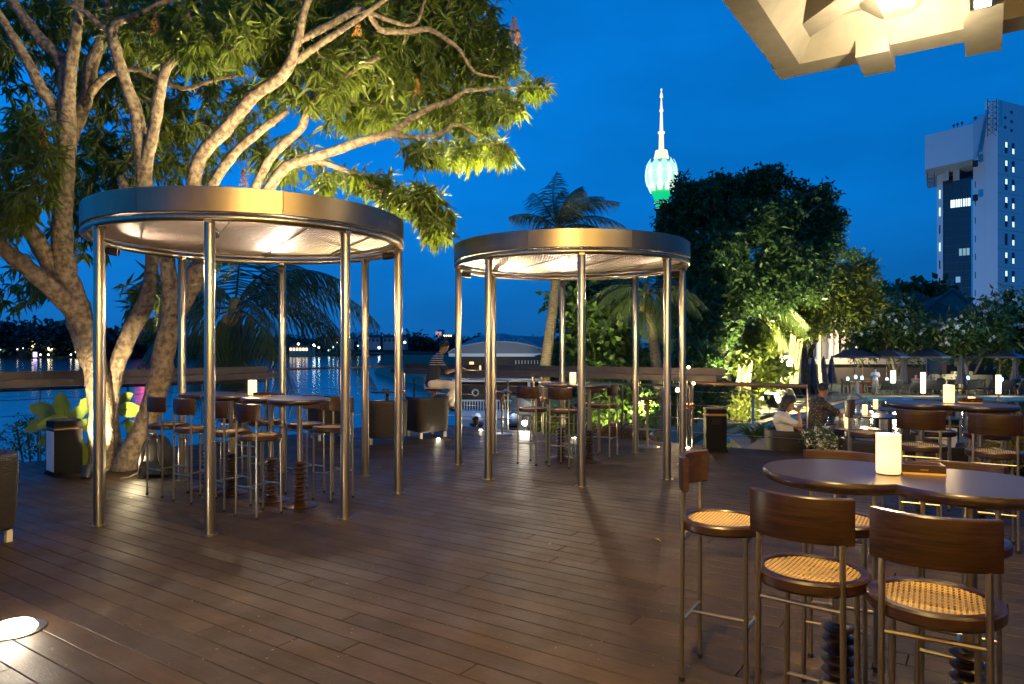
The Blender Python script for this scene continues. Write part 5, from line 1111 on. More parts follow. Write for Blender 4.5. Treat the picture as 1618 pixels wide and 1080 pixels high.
# slender lit stems (areca clump)
STEMM = mat('pale_palm_stem', (.45, .40, .24), .7, var=.3, vscale=6)
t = empty('areca_palm', P(1262, 615, 38), label='clump of slender pale palm stems around the dazzling garden lamp', cat='palm tree')
for i, (x0, x1, y1) in enumerate(((1238, 1230, 530), (1243, 1234, 545), (1248, 1251, 528), (1251, 1256, 530), (1255, 1262, 535), (1258, 1268, 532), (1298, 1296, 530), (1243, 1240, 540))):
    b = MB(); b.tube([P(x0, 612, 35.2 + .1 * i), P((x0 + x1) / 2 - 2, 575, 35.2 + .1 * i), P(x1, y1, 35.2 + .1 * i)], [.10, .085, .07], 7); b.build('stem', STEMM, t)
foliage([(1240, 530, 36, 24, 12, 90), (1270, 524, 37, 30, 12, 100)], LIGHTL, t, size=.5, seed=45, ratio=.16, clump=4, name='fronds')
p = P(1243, 571, 34.2); t = empty('garden_lamp', (p.x, p.y, ZG), label='dazzling garden floodlamp on a post among the slender palm stems', cat='lamp'); b = MB(); b.ball(p, .27, 12, 8); b.build('globe', emit('garden_lamp_glass', (1, .86, .5), 60), t); b = MB(); b.bar((p.x, p.y, ZG), (p.x, p.y, p.z), .04, 8); b.build('pole', DARK, t)
light('POINT', 'garden_lamp_light', p + Vector((0, -.35, 0)), 5200, (1, .85, .36), radius=.15)
light('POINT', 'garden_uplight', P(975, 665, 14.6), 130, (1, .86, .36), radius=.08)
light('SPOT', 'garden_uplight', P(1005, 668, 16.2), 2600, (1, .88, .38), target=P(1020, 500, 18.5), size=80, radius=.08)
light('SPOT', 'garden_uplight', P(1105, 650, 24), 5200, (1, .88, .38), target=P(1130, 480, 27), size=95, radius=.08)
light('SPOT', 'garden_uplight', P(1210, 640, 32), 9000, (1, .86, .36), target=P(1250, 500, 35.5), size=95, radius=.08)
light('SPOT', 'garden_uplight', P(1150, 655, 25.5), 5200, (1, .97, .5), target=P(1170, 380, 30), size=80, radius=.1)  # unseen spot added to lighten the big dark tree
light('SPOT', 'garden_uplight', P(1440, 628, 43.4), 4200, (1, .95, .6), target=P(1425, 520, 47), size=100, radius=.08)  # unseen spot added in front to brighten the frangipani
light('SPOT', 'garden_uplight', P(1340, 640, 42), 4200, (.9, 1, .6), target=P(1400, 510, 47), size=90, radius=.08)
light('SPOT', 'garden_uplight', P(1530, 627, 43.6), 4200, (1, .95, .6), target=P(1535, 540, 46), size=90, radius=.08)
# ------------------------------------------------------------------ colonnaded building, tiled roof
CREAM = mat('cream_render', (.42, .38, .30), .8, var=.15, vscale=1); RTILE = mat('brown_roof_tile', (.24, .12, .095), .7, var=.4, vscale=3); WINB = mat('dark_window', (.01, .012, .014), .2)
D = 58.0; zz = lambda py, d=D: P(0, py, d).z; xx = lambda px, d=D: P(px, 0, d).x
t = empty('colonnade_building', P(1400, 600, D), label='cream colonnaded hotel building half hidden behind the frangipani trees', cat='building')
def bb(name, a, c, m, par): b = MB(); b.box(a, c); return b.build(name, m, par, smooth=False)
bb('wall', (xx(1270), D + 2.5, ZG), (xx(1660), D + 12, zz(505)), CREAM, t)
bb('base_band', (xx(1285), D - .3, zz(575)), (xx(1460), D + 2.45, zz(567)), CREAM, t)
bb('plinth', (xx(1285), D, ZG), (xx(1460), D + 2.4, zz(575.2)), mat('hotel_plinth', (.10, .08, .06), .8), t)
bb('cornice', (xx(1285), D - .4, zz(512)), (xx(1480), D + 2.6, zz(506)), CREAM, t)
for px in (1293, 1312, 1321, 1333, 1362, 1368, 1389, 1410, 1432, 1456):
    c = P(px, 567, D); b = MB(); b.lathe([(.30, 0), (.30, .12), (.22, .2), (.19, zz(514) - c.z - .2), (.28, zz(514) - c.z)], 14, c); b.build('column', CREAM, t)
for x0, x1 in ((1343, 1359), (1396, 1406), (1440, 1452), (1300, 1309)):
    w_ = bb('window', (xx(x0), D + 2.3, zz(566)), (xx(x1), D + 2.48, zz(524)), WINB, t); bb('glazing_bar', (xx((x0 + x1) / 2) - .05, D + 2.2, zz(566)), (xx((x0 + x1) / 2) + .05, D + 2.29, zz(524)), CREAM, w_)
light('POINT', 'colonnade_lamp', P(1352, 540, D - 2.2), 900, (1, .75, .45), radius=.2); light('POINT', 'colonnade_lamp', P(1302, 545, D - 2.2), 420, (.8, .85, 1), radius=.2)
for px, py, lb in ((1354, 548, 'amber lamp inside the colonnade behind the dark doorway'), (1406, 547, 'left of two close amber lamps inside the colonnade'), (1416, 549, 'right of two close amber lamps inside the colonnade')):
    b = MB(); b.ball(P(px, py, D + 1.5), .1, 8, 5); tag(b.build('wall_lamp', WARMGL), lb, 'lamp', 'amber lamps inside the colonnade')
bb('terrace_wall', (xx(1460), D - 3, ZG), (xx(1660), D - 2.5, zz(574)), mat('terrace_wall_dark', (.06, .04, .03), .8), t)
# tiled pyramid roof, rows of tiles as ribs
D = 66.0
t = empty('tiled_pavilion', P(1505, 600, D), label='pavilion with big dark tiled hipped roof and finial in front of the office tower', cat='building')
ap = P(1505, 459, D + 6); l0 = P(1418, 503, D); r0 = P(1588, 500, D); zb = l0.z - 1.2; lx, rx = l0.x, r0.x
b = MB(); b.add([(lx, D, zb), (rx, D, zb), (rx, D + 12, zb), (lx, D + 12, zb), tuple(ap)], [(0, 1, 4), (1, 2, 4), (2, 3, 4), (3, 0, 4), (3, 2, 1, 0)]); rf = b.build('roof', RTILE, t, smooth=False)
for i in range(34):
    f_ = (i + .5) / 34; x = lx + (rx - lx) * f_; top = 1 - abs(f_ - .5) * 2; a = Vector((x, D - .02, zb + .05)); k = top
    e = Vector((x + (0), D, zb)).lerp(Vector((x, D + 6 * 1, 0)), 0);
    tp_ = Vector((x, D + 6 * k, zb + (ap.z - zb) * k + .05)); b = MB(); b.bar(a, tp_, .07, 5); b.build('tile_row', RTILE, rf)
for cpt in ((lx, D, zb), (rx, D, zb)): 
    k = 22
    for i in range(k): p = Vector(cpt).lerp(ap, (i + .5) / k); b = MB(); b.ball(p + Vector((0, 0, .12)), .2, 7, 5); b.build('ridge_tile', mat('ridge_tile', (.12, .08, .08), .6) if i == 0 else bpy.data.materials['ridge_tile'], rf)
b = MB(); b.lathe([(.25, -.2), (.3, .1), (.12, .3), (.22, .5), (.08, .75), (.02, 1.1)], 12, ap); b.build('finial', BRASS, t)
bb('wall', (lx + 1, D + 1, ZG), (rx - 1, D + 11, zb - .02), mat('pavilion_dark_wall', (.05, .04, .035), .8), t)

# ------------------------------------------------------------------ office tower
D = 250.0; OW = mat('office_white_cladding', (.86, .87, .88), .6, var=.06, vscale=.05); OG = mat('office_curtain_glass', (.03, .05, .07), .12, spec=.7); OWIN = mat('office_dark_pane', (.02, .025, .03), .2); OLIT = emit('office_lit_pane', (.65, 1, .85), 1.3); OJ = mat('panel_joint', (.30, .31, .33), .7)
zz = lambda py, d=D: P(0, py, d).z; xx = lambda px, d=D: P(px, 0, d).x
t = empty('office_tower', P(1540, 620, D), label='tall white office tower with dark glass strip at the right', cat='building')
z0 = -2; cor = Vector((xx(1576.5), D, 0))
# right face recedes to the right, left face to the left
rt = P(1700, 0, D + 24); lf2 = P(1537, 0, D + 9)
def face_prism(name, pts, zlo, zhi, m, par=t): b = MB(); b.prism(pts, zlo, zhi); return b.build(name, m, par, smooth=False)
A_ = (cor.x, cor.y); Bq = (xx(1700, D + 22), D + 22); Cq = (xx(1537.5, D + 6), D + 6); Dq = (Bq[0] + 4, Bq[1] + 30); Eq = (xx(1537.5, D + 6), D + 40)
def bk(p, dy, k=1.0): f_ = (p[1] + dy) / p[1] * k; return (p[0] * f_, p[1] + dy)
C1q = (xx(1556.5, D + 2.6), D + 2.6)
face_prism('block', [A_, Bq, Dq, bk(C1q, 30, 1.004), C1q], z0, zz(156.5), OW)
face_prism('block', [(C1q[0] - .02, C1q[1]), bk(C1q, 28, 1.002), bk(Cq, 28, 1.004), Cq], z0, zz(184, D + 6), OW)
# recessed glass and the left fin
G0 = (xx(1490, D + 14), D + 14); G1 = (xx(1537.5, D + 7), D + 8)
face_prism('glass_block', [G0, G1, bk(G1, 26), bk(G0, 26, 1.01)], z0, zz(284, D + 12), OG)
F0 = (xx(1480.5, D + 15), D + 15); F1 = (xx(1489.8, D + 13.2), D + 13.2)
face_prism('side_fin', [F0, F1, bk(F1, 20), bk(F0, 20, 1.008)], z0, zz(270, D + 14), OW)
# overhanging head block with stepped parapet
b = MB(); H0 = (xx(1461.5, D + 3), D + 3); H1 = (xx(1537.5, D - 1), D - 1); H2 = (xx(1572, D - .3), D - .3)
za, zb_, zc_, zd_ = zz(214, D + 3), zz(195, D - 1), zz(178, D), zz(268, D + 3); ze = zz(251, D - 1)
vs = [(*H0, zd_), (*H1, ze), (*H1, zb_), (*H0, za), (*bk(H0, 30, 1.006), zd_), (*bk(H1, 30), ze), (*bk(H1, 30), zb_), (*bk(H0, 30, 1.006), za)]
b.add(vs, [(0, 1, 2, 3), (1, 5, 6, 2), (5, 4, 7, 6), (4, 0, 3, 7), (3, 2, 6, 7), (4, 5, 1, 0)])
b.add([(*H1, ze - .01), (xx(1540, D), D - .6, ze - .5), (xx(1556, D), D - .45, zc_), (*H1, zb_), (H1[0], D + 5, ze), (xx(1556), D + 5, zc_), (H1[0], D + 5, zb_)], [(0, 1, 2, 3), (3, 2, 5, 6)])
b.build('head_block', OW, t, smooth=False)
face_prism('head_column', [(xx(1495, D + 10), D + 10), (xx(1499, D + 10), D + 10), (xx(1499, D + 10), D + 12), (xx(1495, D + 10), D + 12)], zz(284, D + 10), zz(262, D + 10), OW)
face_prism('head_column', [(xx(1511, D + 10), D + 10), (xx(1516, D + 10), D + 10), (xx(1516, D + 10), D + 12), (xx(1511, D + 10), D + 12)], zz(284, D + 10), zz(258, D + 10), OW)
def on_face(P0, P1, u0, u1, zlo, zhi, th, name, m, par=t):
    a = Vector((P0[0], P0[1], 0)); c = Vector((P1[0], P1[1], 0)); dv = (c - a).normalized(); nv = Vector((dv.y, -dv.x, 0)); nv = nv if nv.y < 0 else -nv
    p0 = a.lerp(c, u0); p1 = a.lerp(c, u1); q = nv * th; return face_prism(name, [(p0.x + q.x, p0.y + q.y), (p1.x + q.x, p1.y + q.y), (p1.x + nv.x * .02, p1.y + nv.y * .02), (p0.x + nv.x * .02, p0.y + nv.y * .02)], zlo, zhi, m, par)
def upx(P0, P1, px): # parameter where the face crosses this pixel column
    k = (px - CX) / F; return (k * P0[1] - P0[0]) / ((P1[0] - P0[0]) - k * (P1[1] - P0[1]))
for r_ in range(11):
    y = 230 + r_ * 29.3
    for px, flip in ((1589.5, 0), (1600.5, 1), (1628, 0), (1640, 1)):
        u_ = upx(A_, Bq, px); du = .014; zt = zz(y - 9); zb2 = zz(y + 9); zm = (zt + zb2) / 2; lit = rnd.random() < .85
        up_, lo_ = (OLIT, OWIN) if not flip else (OWIN, OLIT)
        if not lit: up_ = lo_ = OWIN
        w_ = on_face(A_, Bq, u_ - du, u_ + du, zb2, zt, .12, 'window', OWIN); on_face(A_, Bq, u_ - du * .8, u_ + du * .8, (zm if not flip else zb2 + .15), (zt - .15 if not flip else zm), .16, 'pane', OLIT if lit else OWIN, w_)
    on_face(A_, Bq, .0, 1, zz(y + 15), zz(y + 14.6), .03, 'panel_joint', OJ)
    u_ = upx(Cq, A_, 1568.5); du = .022; w_ = on_face(Cq, A_, u_ - du, u_ + du, zz(y + 9), zz(y - 9), .12, 'window', OWIN)
    if rnd.random() < .7: on_face(Cq, A_, u_ - du * .8, u_ + du * .8, zz(y), zz(y - 8.5), .16, 'pane', OLIT, w_)
    for px, oy in ((1542.5, 26), (1552.5, 18)):
        yy = y + oy
        if r_ > 0 or px > 1550: u_ = upx(Cq, A_, px); on_face(Cq, A_, u_ - .05, u_ + .05, zz(yy + 5), zz(yy - 5), .12, 'window', OWIN)
    on_face(Cq, A_, .02, .98, zz(y + 15), zz(y + 14.6), .03, 'panel_joint', OJ)
    u_ = upx(F0, F1, 1485); on_face(F0, F1, u_ - .1, u_ + .1, zz(y + 70), zz(y + 56), .12, 'window', OLIT if rnd.random() < .45 else OWIN)
for px, y in ((1588, 183), (1588, 198), (1598, 172), (1598, 187), (1598, 201)): u_ = upx(A_, Bq, px); on_face(A_, Bq, u_ - .012, u_ + .012, zz(y + 2), zz(y - 2), .1, 'vent_opening', OWIN)
light('SPOT', 'added_tower_fill', (70, D - 75, 1), 70000, (.82, .95, 1), target=(xx(1560), D, 45), size=85, radius=1.0)  # unseen spot added to grey the tower face
# curtain wall lines and lit floors
for k in range(1, 6): u_ = k / 6; on_face(G0, G1, u_ - .006, u_ + .006, z0, zz(285, D + 12), .1, 'mullion', OJ2 if 'OJ2' in globals() else mat('glass_mullion', (.06, .08, .1), .5))
for k in range(14): y = 293 + k * 13.5; on_face(G0, G1, 0, 1, zz(y + .5, D + 11), zz(y - .5, D + 11), .08, 'transom', bpy.data.materials['glass_mullion'])
for k in range(8):
    u0 = .28 + k * .088
    on_face(G0, G1, u0, u0 + .078 * rnd.uniform(.5, 1), zz(327, D + 11), zz(315, D + 11), .2, 'lit_window', emit('bright_office_pane', (.75, 1, .92), 1.6) if k == 0 else bpy.data.materials['bright_office_pane'])
for k in (5, 6, 7): u0 = .45 + (k - 4) * .13; on_face(G0, G1, u0, u0 + .1, zz(404, D + 11), zz(393, D + 11), .2, 'lit_window', emit('dim_office_pane', (.4, .8, .7), .35) if k == 5 else bpy.data.materials['dim_office_pane'])
on_face(G0, G1, .46, .62, zz(446, D + 11), zz(437, D + 11), .2, 'lit_window', emit('blue_office_pane', (.2, .5, .8), .5))
MST = mat('antenna_steel', (.05, .05, .06), .6)
b = MB(); x0, x1, yy = xx(1556), xx(1570), D - 1.5
for x in (x0, x1): b.bar((x, yy, zz(218 if x == x0 else 208)), (x, yy, zz(158)), .12, 4)
for k in range(6): za_, zb3 = zz(162 + k * 9), zz(171 + k * 9); b.bar((x0, yy, za_), (x1, yy, zb3), .08, 4); b.bar((x0, yy, za_), (x1, yy, za_), .08, 4); b.bar((x1, yy, za_), (x0, yy, zb3), .06, 4)
b.build('antenna_frame', MST, t)
b = MB(); x0, x1, yy = xx(1471), xx(1482), D + 2
for x in (x0, x1): b.bar((x, yy, zz(292)), (x, yy, zz(270)), .1, 4)
for k in range(3): b.bar((x0, yy, zz(274 + k * 6)), (x1, yy, zz(274 + k * 6)), .08, 4)
b.build('antenna_frame', MST, t)
for px, py in ((1507, 198), (1513, 196), (1520, 194), (1541, 186)): b = MB(); b.bar(P(px, py + 6, D + 1), P(px, py - 1, D + 1), .15, 4); b.ball(P(px, py, D + 1), .5, 6, 4); b.build('roof_antenna', MST, t)
for px, py in ((1541, 258), (1541, 312)): b = MB(); b.cbox(P(px, py + 5, D + .5), 1.2, 1.2, 2.2); b.build('air_conditioner', MST, t, smooth=False)

# ------------------------------------------------------------------ communications tower with flower-bud head
D = 900.0; t = empty('bud_tower', P(1045, 560, D), label='very tall tower whose bud shaped head glows green and white below a lit spire', cat='tower')
cx = P(1045, 0, D).x; s = D / F; Z = lambda py: EYE + (HY - py) * s
TG = emit('green_glow_skin', (.0, .75, .16), .85); TW = emit('petal_white_glow', (.85, 1, .80), 1.1); TW2 = emit('petal_teal_glow', (.55, 1, .70), 1.0); TS = emit('spire_glow', (1, .78, .40), 1.35); TD = mat('tower_shaft', (.03, .11, .10), .6); TGAP = emit('petal_edge_green', (.0, .42, .22), .6)
def tl(name, prof, m, n=28, par=t): b = MB(); b.lathe([(r_ * s, Z(y)) for r_, y in prof], n, (cx, D, 0)); return b.build(name, m, par, ang=50)
tl('shaft', [(9, 560), (8.5, 345), (8.5, 331)], TD)
tl('light_ring', [(10.5, 332), (10.8, 330), (10.5, 328)], TD); tl('light_ring', [(10.5, 323), (11, 321), (10.5, 319)], TD)
for py in (330, 321):
    for k in range(14): q = math.pi + math.pi * k / 13; b = MB(); b.ball((cx + 11 * s * math.cos(q), D + 11 * s * math.sin(q), Z(py)), .5, 5, 4); b.build('ring_lamp', TW, t)
tl('neck', [(8.8, 328), (9.2, 321), (10, 318), (14.5, 307), (17.5, 300)], TG)
tl('bud_core', [(17.5, 300), (21, 288), (22, 276), (20, 264), (16, 256), (11, 252)], TGAP)
def bud_r(py): return float(np.interp(py, [252, 256, 262, 268, 276, 284, 292, 298, 304], [17.5, 20, 22, 23.3, 24, 23.6, 21.5, 19, 16.5]))
for row, (yt, yb, off_, n) in enumerate(((252, 272, 0, 10), (260, 284, .5, 10), (271, 293, 0, 10), (281, 303, .5, 10))):
    for k in range(n):
        q0 = 2 * math.pi * (k + off_) / n - math.pi / 2; vs = []; fs = []; m_ = 8
        for i in range(m_ + 1):
            f_ = i / m_; y = yb + (yt - yb) * f_; hw = .25 * math.sin(math.pi * min(1, .22 + .78 * f_)) ** .8 if f_ < 1 else 0
            r_ = (bud_r(y) + .35 * (3 - row) * 0 + .8) * s
            for a_ in (-1, 0, 1): vs.append((cx + (r_ + (.8 if a_ == 0 else 0)) * math.cos(q0 + a_ * hw), D + (r_ + (.8 if a_ == 0 else 0)) * math.sin(q0 + a_ * hw), Z(y)))
        for i in range(m_): fs += [(i * 3, i * 3 + 1, i * 3 + 4, i * 3 + 3), (i * 3 + 1, i * 3 + 2, i * 3 + 5, i * 3 + 4)]
        b = MB(); b.add(vs, fs); b.build('petal', TW if row % 2 else TW2, t)
tl('deck_house', [(12, 249.5), (11, 246), (9.5, 239), (9.5, 238)], TS); tl('spire', [(4.2, 238), (3.6, 212), (3.3, 211)], TS); tl('spire_collar', [(5.2, 210.5), (5.2, 208)], TS)
tl('spire', [(2.8, 208), (1.8, 176)], TS); tl('spire_collar', [(3, 175.8), (2.6, 172)], TS); tl('spire', [(2, 172), (.9, 154)], TS); tl('spire', [(2.6, 153.5), (1.6, 148), (.7, 144)], TS); tl('spire_tip', [(.6, 144), (1.4, 142.5), (1.4, 140.5), (.3, 139.5)], TS)

# ------------------------------------------------------------------ eave of the bar roof above the terrace
Q = Vector((2.45, 7.15, 0)); m = Matrix.Translation(Q) @ Matrix(((U.x, -NN.x, 0, 0), (U.y, -NN.y, 0, 0), (0, 0, 1, 0), (0, 0, 0, 1)))
# local axes: a along the far edge (to the right), b back towards the viewer
t = empty('roof_eave', (Q.x, Q.y, 4.15), label='pale concrete roof corner with deep ribs jutting in at the upper right', cat='roof')
E = MB
def eb(name, vs, fs, mt=CONC): b = MB(); b.add([m @ Vector(v) for v in vs], fs); return b.build(name, mt, t, smooth=False)
BF = [(3, 2, 1, 0), (4, 5, 6, 7), (0, 1, 5, 4), (1, 2, 6, 5), (2, 3, 7, 6), (3, 0, 4, 7)]
def ebox(name, a, c, mt=CONC): x0, y0, z0_ = a; x1, y1, z1 = c; return eb(name, [(x, y, z) for z in (z0_, z1) for x, y in ((x0, y0), (x1, y0), (x1, y1), (x0, y1))], BF, mt)
ebox('roof_slab', (.50, .26, 4.62), (12, 13, 4.85)); ebox('roof_slab', (.42, .18, 4.46), (12, 13, 4.615))
# sloped outer beams (wider at the top)
eb('edge_beam', [(.30, .12, 4.2), (9, .12, 4.2), (9, .42, 4.2), (.30, .42, 4.2), (.24, .13, 4.455), (9, .13, 4.455), (9, .66, 4.455), (.24, .66, 4.455)], BF)
eb('edge_beam', [(.32, .423, 4.2), (.54, .423, 4.2), (.54, 9, 4.2), (.32, 9, 4.2), (.33, .663, 4.455), (.75, .663, 4.455), (.75, 9, 4.455), (.33, 9, 4.455)], BF)
def rib(a, c, w, z0_=4.35, z1=4.452, w2=None):
    a = Vector(a); c = Vector(c); d_ = (c - a).normalized(); nn_ = Vector((-d_.y, d_.x)); w2 = w2 or w * 2
    vs = [(*(a + nn_ * w / 2), z0_), (*(a - nn_ * w / 2), z0_), (*(c - nn_ * w / 2), z0_), (*(c + nn_ * w / 2), z0_), (*(a + nn_ * w2 / 2), z1), (*(a - nn_ * w2 / 2), z1), (*(c - nn_ * w2 / 2), z1), (*(c + nn_ * w2 / 2), z1)]
    eb('rib', vs, [(0, 1, 2, 3), (7, 6, 5, 4), (1, 0, 4, 5), (2, 1, 5, 6), (3, 2, 6, 7), (0, 3, 7, 4)])
rib((.5, .6), (4.5, 4.4), .22); rib((.5, 1.75), (3.2, 1.55), .16); rib((1.35, .6), (1.2, 3.4), .18, w2=.5); rib((2.9, .6), (2.9, 6), .22); rib((.5, 3.0), (3, 3.0), .18); rib((.5, 4.4), (6, 4.4), .2)
for a, bb_, tp in ((1.02, .50, 4.30), (1.82, 8.9, 4.452), (2.75, .5, 4.3)):
    ebox('beam_end', (a, -.02, 4.12), (a + .26, bb_, tp))
ebox('lamp_housing', (1.87, .98, 4.108), (2.03, 1.20, 4.118), STEEL); ebox('downlight', (1.90, 1.02, 4.10), (2.0, 1.16, 4.107), SPOTGL)
pl_ = [(2.0, 1.45), (.95, 3.6)]
lampL = P(1435, 3, 5.42)
b = MB(); b.lathe([(.04, 0), (.045, -.03), (.035, -.05), (.001, -.06)], 16, (lampL.x, lampL.y, 4.26)); tag(b.build('eave_lamp', SPOTGL), 'dazzling round lamp on the underside of the concrete roof, top edge of the picture', 'lamp')
lp = Vector((lampL.x, lampL.y, 3.98)); light('POINT', 'eave_lamp_light', lp, 75, (1, .80, .48), radius=.07)
dl_ = m @ Vector((1.95, 1.09, 4.06)); light('SPOT', 'downlight_beam', dl_, 160, (1, .78, .42), target=dl_ + Vector((-.3, .2, -2)), size=110, radius=.05)
cs_ = m @ Vector((.43, 2.4, 3.98)); light('SPOT', 'added_tree_light', cs_, 1900, (1, .80, .38), target=P(520, 120, 9), size=62, radius=.06, blend=.7); b = MB(); b.lathe([(.03, .10), (.05, 0), (.04, 0), (.03, .03)], 14, (cs_.x, cs_.y, 4.10)); tag(b.build('unseen_eave_spotlight', DARK), 'added unseen spotlight under the roof corner, brightening the mango tree', 'lamp')  # spot and its fixture are added to brighten the crown's front
# lamps further back along the same roof, above and behind the viewer
for i, (a, c_, pw, tx, ty) in enumerate(((.9, 5.2, 1000, -1.8, 6.0), (1.4, 7.6, 950, .6, 4.5), (3.6, 4.6, 500, 3.0, 5.0))):
    p = m @ Vector((a, c_, 4.2)); b = MB(); b.lathe([(.07, 0), (.07, -.05), (.055, -.055)], 16, (p.x, p.y, 4.40)); b.lathe([(.05, -.052), (.001, -.056)], 16, (p.x, p.y, 4.40)); tag(b.build('unseen_eave_spotlight', SPOTGL), ('ceiling spotlight under the roof, behind the viewer to the left', 'ceiling spotlight under the roof, straight behind the viewer', 'ceiling spotlight under the roof above the nearest table')[i], 'lamp', 'ceiling spotlights above the viewer')
    light('SPOT', 'eave_spot_light', (p.x, p.y, 4.3), pw, (1, .66, .22), target=(tx, ty, 0), size=125, radius=.06, blend=.7)

# the bar building behind the viewer: a warm lit wall under the same roof
t = empty('bar_building', m @ Vector((3, 11.5, 0)), label='cream bar building behind the viewer whose lamps warm the deck', cat='building')
BWALL = mat('bar_wall', (.50, .38, .22), .8, var=.1)
for k in range(6):
    b = MB(); b.box((-3.0 + k * 2.6, 11.5, .0), (-.9 + k * 2.6, 11.8, 4.44), m); b.build('wall', BWALL, t, smooth=False)
    b = MB(); b.box((-.899 + k * 2.6, 11.6, .0), (-.401 + k * 2.6, 11.7, 4.44), m); b.build('window', WINB, t, smooth=False)
for a in (-1.5, 2.5, 6.5):
    p = m @ Vector((a, 9.6, 4.3)); light('SPOT', 'wall_wash_light', p, 2200, (1, .66, .24), target=m @ Vector((a, 11.5, 1.8)), size=130, radius=.08)

# ------------------------------------------------------------------ poolside furniture
LM = mat('lounger_mesh', (.028, .03, .036), .7); UM = mat('umbrella_canvas', (.055, .055, .065), .8); UM2 = mat('umbrella_canvas_pale', (.30, .34, .40), .7); TEAK = mat('teak_wood', (.20, .11, .05), .6, var=.3, vscale=8)
def make_lounger():
    t = empty('sun_lounger', (0, 0, 0)); L = dict(local=True)
    b = MB(); b.box((-.3, 0, .30), (.3, 1.3, .36)); b.build('bed', LM, t, smooth=False, **L)
    mm = Matrix.Translation((0, 0, .33)) @ Matrix.Rotation(R(62), 4, 'X') @ Matrix.Scale(-1, 4, (0, 1, 0)) if False else Matrix.Translation((0, .02, .33)) @ Matrix.Rotation(R(-58), 4, 'X')
    b = MB(); b.prism([(-.3, 0), (.3, 0), (.3, -.62), (.25, -.70), (-.25, -.70), (-.3, -.62)], -.03, .03, mm); b.build('backrest', LM, t, smooth=False, **L)
    for x, y in ((-.27, .05), (.27, .05), (-.27, 1.25), (.27, 1.25)): b = MB(); b.bar((x, y, 0), (x, y, .3), .02, 5); b.build('leg', STEEL, t, **L)
    return t
lg0 = make_lounger(); lf_first = [True]
def lounger(px, d, rz, label, z=ZG + .03):
    x = (px - CX) / F * d
    if lf_first[0]: lf_first[0] = False; o = lg0; o.location = (x, d, z); o.rotation_euler = (0, 0, rz)
    else: o = copy_tree(lg0, (x, d, z), rz)
    tag(o, label, 'sun lounger', 'dark sun loungers around the pool'); return o
nm = ['leftmost sun lounger of the far row, beside the standing waiter', 'second sun lounger of the far row, under the white lantern', 'sun lounger before the person in pink', 'sun lounger right of the second tall lantern', 'sun lounger left of the big table lamp', 'sun lounger hidden partly by the big table lamp', 'sun lounger right of the closed parasol', 'sun lounger left of the rightmost lantern', 'sun lounger right of the rightmost lantern', 'sun lounger cut by the right edge of the picture']
for px, lb in zip((1399, 1416, 1444, 1467, 1482.5, 1501, 1534.5, 1568, 1589.5, 1616), nm): lounger(px, 44.6, 0, lb)
row = [(1222, 31), (1231, 32.4), (1241, 33.9), (1251, 35.4), (1262, 37), (1273, 38.6), (1284, 40), (1296, 41.6)]
on_ = ['nearest', 'second', 'third', 'fourth', 'fifth', 'sixth', 'seventh', 'farthest']
for (px, d), o_ in zip(row, on_): lounger(px, d, R(-62), f'{o_} sun lounger of the slanting row left of the pool')
def umbrella(px, d, label, rim=2.45, w=1.35, pale=False, px2=None):
    x = (px - CX) / F * d; t = empty('parasol', (x, d, ZG), label=label, cat='parasol', group='open dark parasols beyond the pool'); n = 8
    for k in range(n):
        q0, q1 = 2 * math.pi * (k + .2) / n, 2 * math.pi * (k + 1.2) / n; a = Vector((x, d, ZG + rim + .55)); p0 = Vector((x + w * math.cos(q0), d + w * math.sin(q0), ZG + rim)); p1 = Vector((x + w * math.cos(q1), d + w * math.sin(q1), ZG + rim))
        b = MB(); m0 = a.lerp(p0, .5) + Vector((0, 0, .05)); m1 = a.lerp(p1, .5) + Vector((0, 0, .05)); b.add([a, m0, p0, p1, m1, p0 - Vector((0, 0, .1)), p1 - Vector((0, 0, .1))], [(0, 1, 4), (1, 2, 3, 4), (2, 5, 6, 3)]); b.build('canvas_panel', UM2 if (pale and k in (6, 7)) else UM, t, smooth=False)
    b = MB(); b.bar((x, d, ZG), (x, d, ZG + rim + .62), .03, 8); b.build('pole', TEAK, t); return t
for px, d, lb, pale in ((1350, 46, 'open dark parasol above the blue table lamps', 0), (1363, 48, 'open dark parasol just behind the one above the blue table lamps', 0), (1401, 46.5, 'open dark parasol behind the standing waiter', 1), (1464, 46, 'open dark parasol behind the person in pink', 1), (1513, 47, 'open dark parasol over the speckled wall', 1), (1580, 46, 'open dark parasol over the rightmost tall lantern', 1), (1622, 47, 'open dark parasol at the right picture edge', 0)): umbrella(px, d, lb, pale=bool(pale), w=1.35)
def closed(px, d, label, h=2.5):
    x = (px - CX) / F * d; t = empty('closed_parasol', (x, d, ZG), label=label, cat='parasol', group='furled parasols'); b = MB()
    pr = []; n = 16; vs = []; fs = []
    lv = [(.30, .75), (.27, 1.0), (.17, 1.4), (.15, 1.8), (.10, 2.2), (.02, h)]
    for r_, z in lv:
        for k in range(n): q = 2 * math.pi * k / n; rr = r_ * (1 + .18 * (k % 2)); vs.append((x + rr * math.cos(q), d + rr * math.sin(q), ZG + z))
    for i in range(len(lv) - 1):
        for k in range(n): fs.append((i * n + k, i * n + (k + 1) % n, (i + 1) * n + (k + 1) % n, (i + 1) * n + k))
    b.add(vs, fs); b.build('canvas', UM, t, smooth=False); b = MB(); b.bar((x, d, ZG), (x, d, ZG + h), .03, 7); b.build('pole', TEAK, t)
for px, d, lb in ((1285, 41, 'leftmost of the three furled parasols above the slanting row of loungers'), (1301, 43, 'middle one of the three furled parasols above the slanting row of loungers'), (1314, 45, 'rightmost of the three furled parasols above the slanting row of loungers'), (1428, 45.5, 'furled parasol right of the first tall white lantern'), (1519, 43.8, 'furled parasol in front of the teak bench'), (1604, 45, 'furled parasol left of the seated guest at the right edge')): closed(px, d, lb)
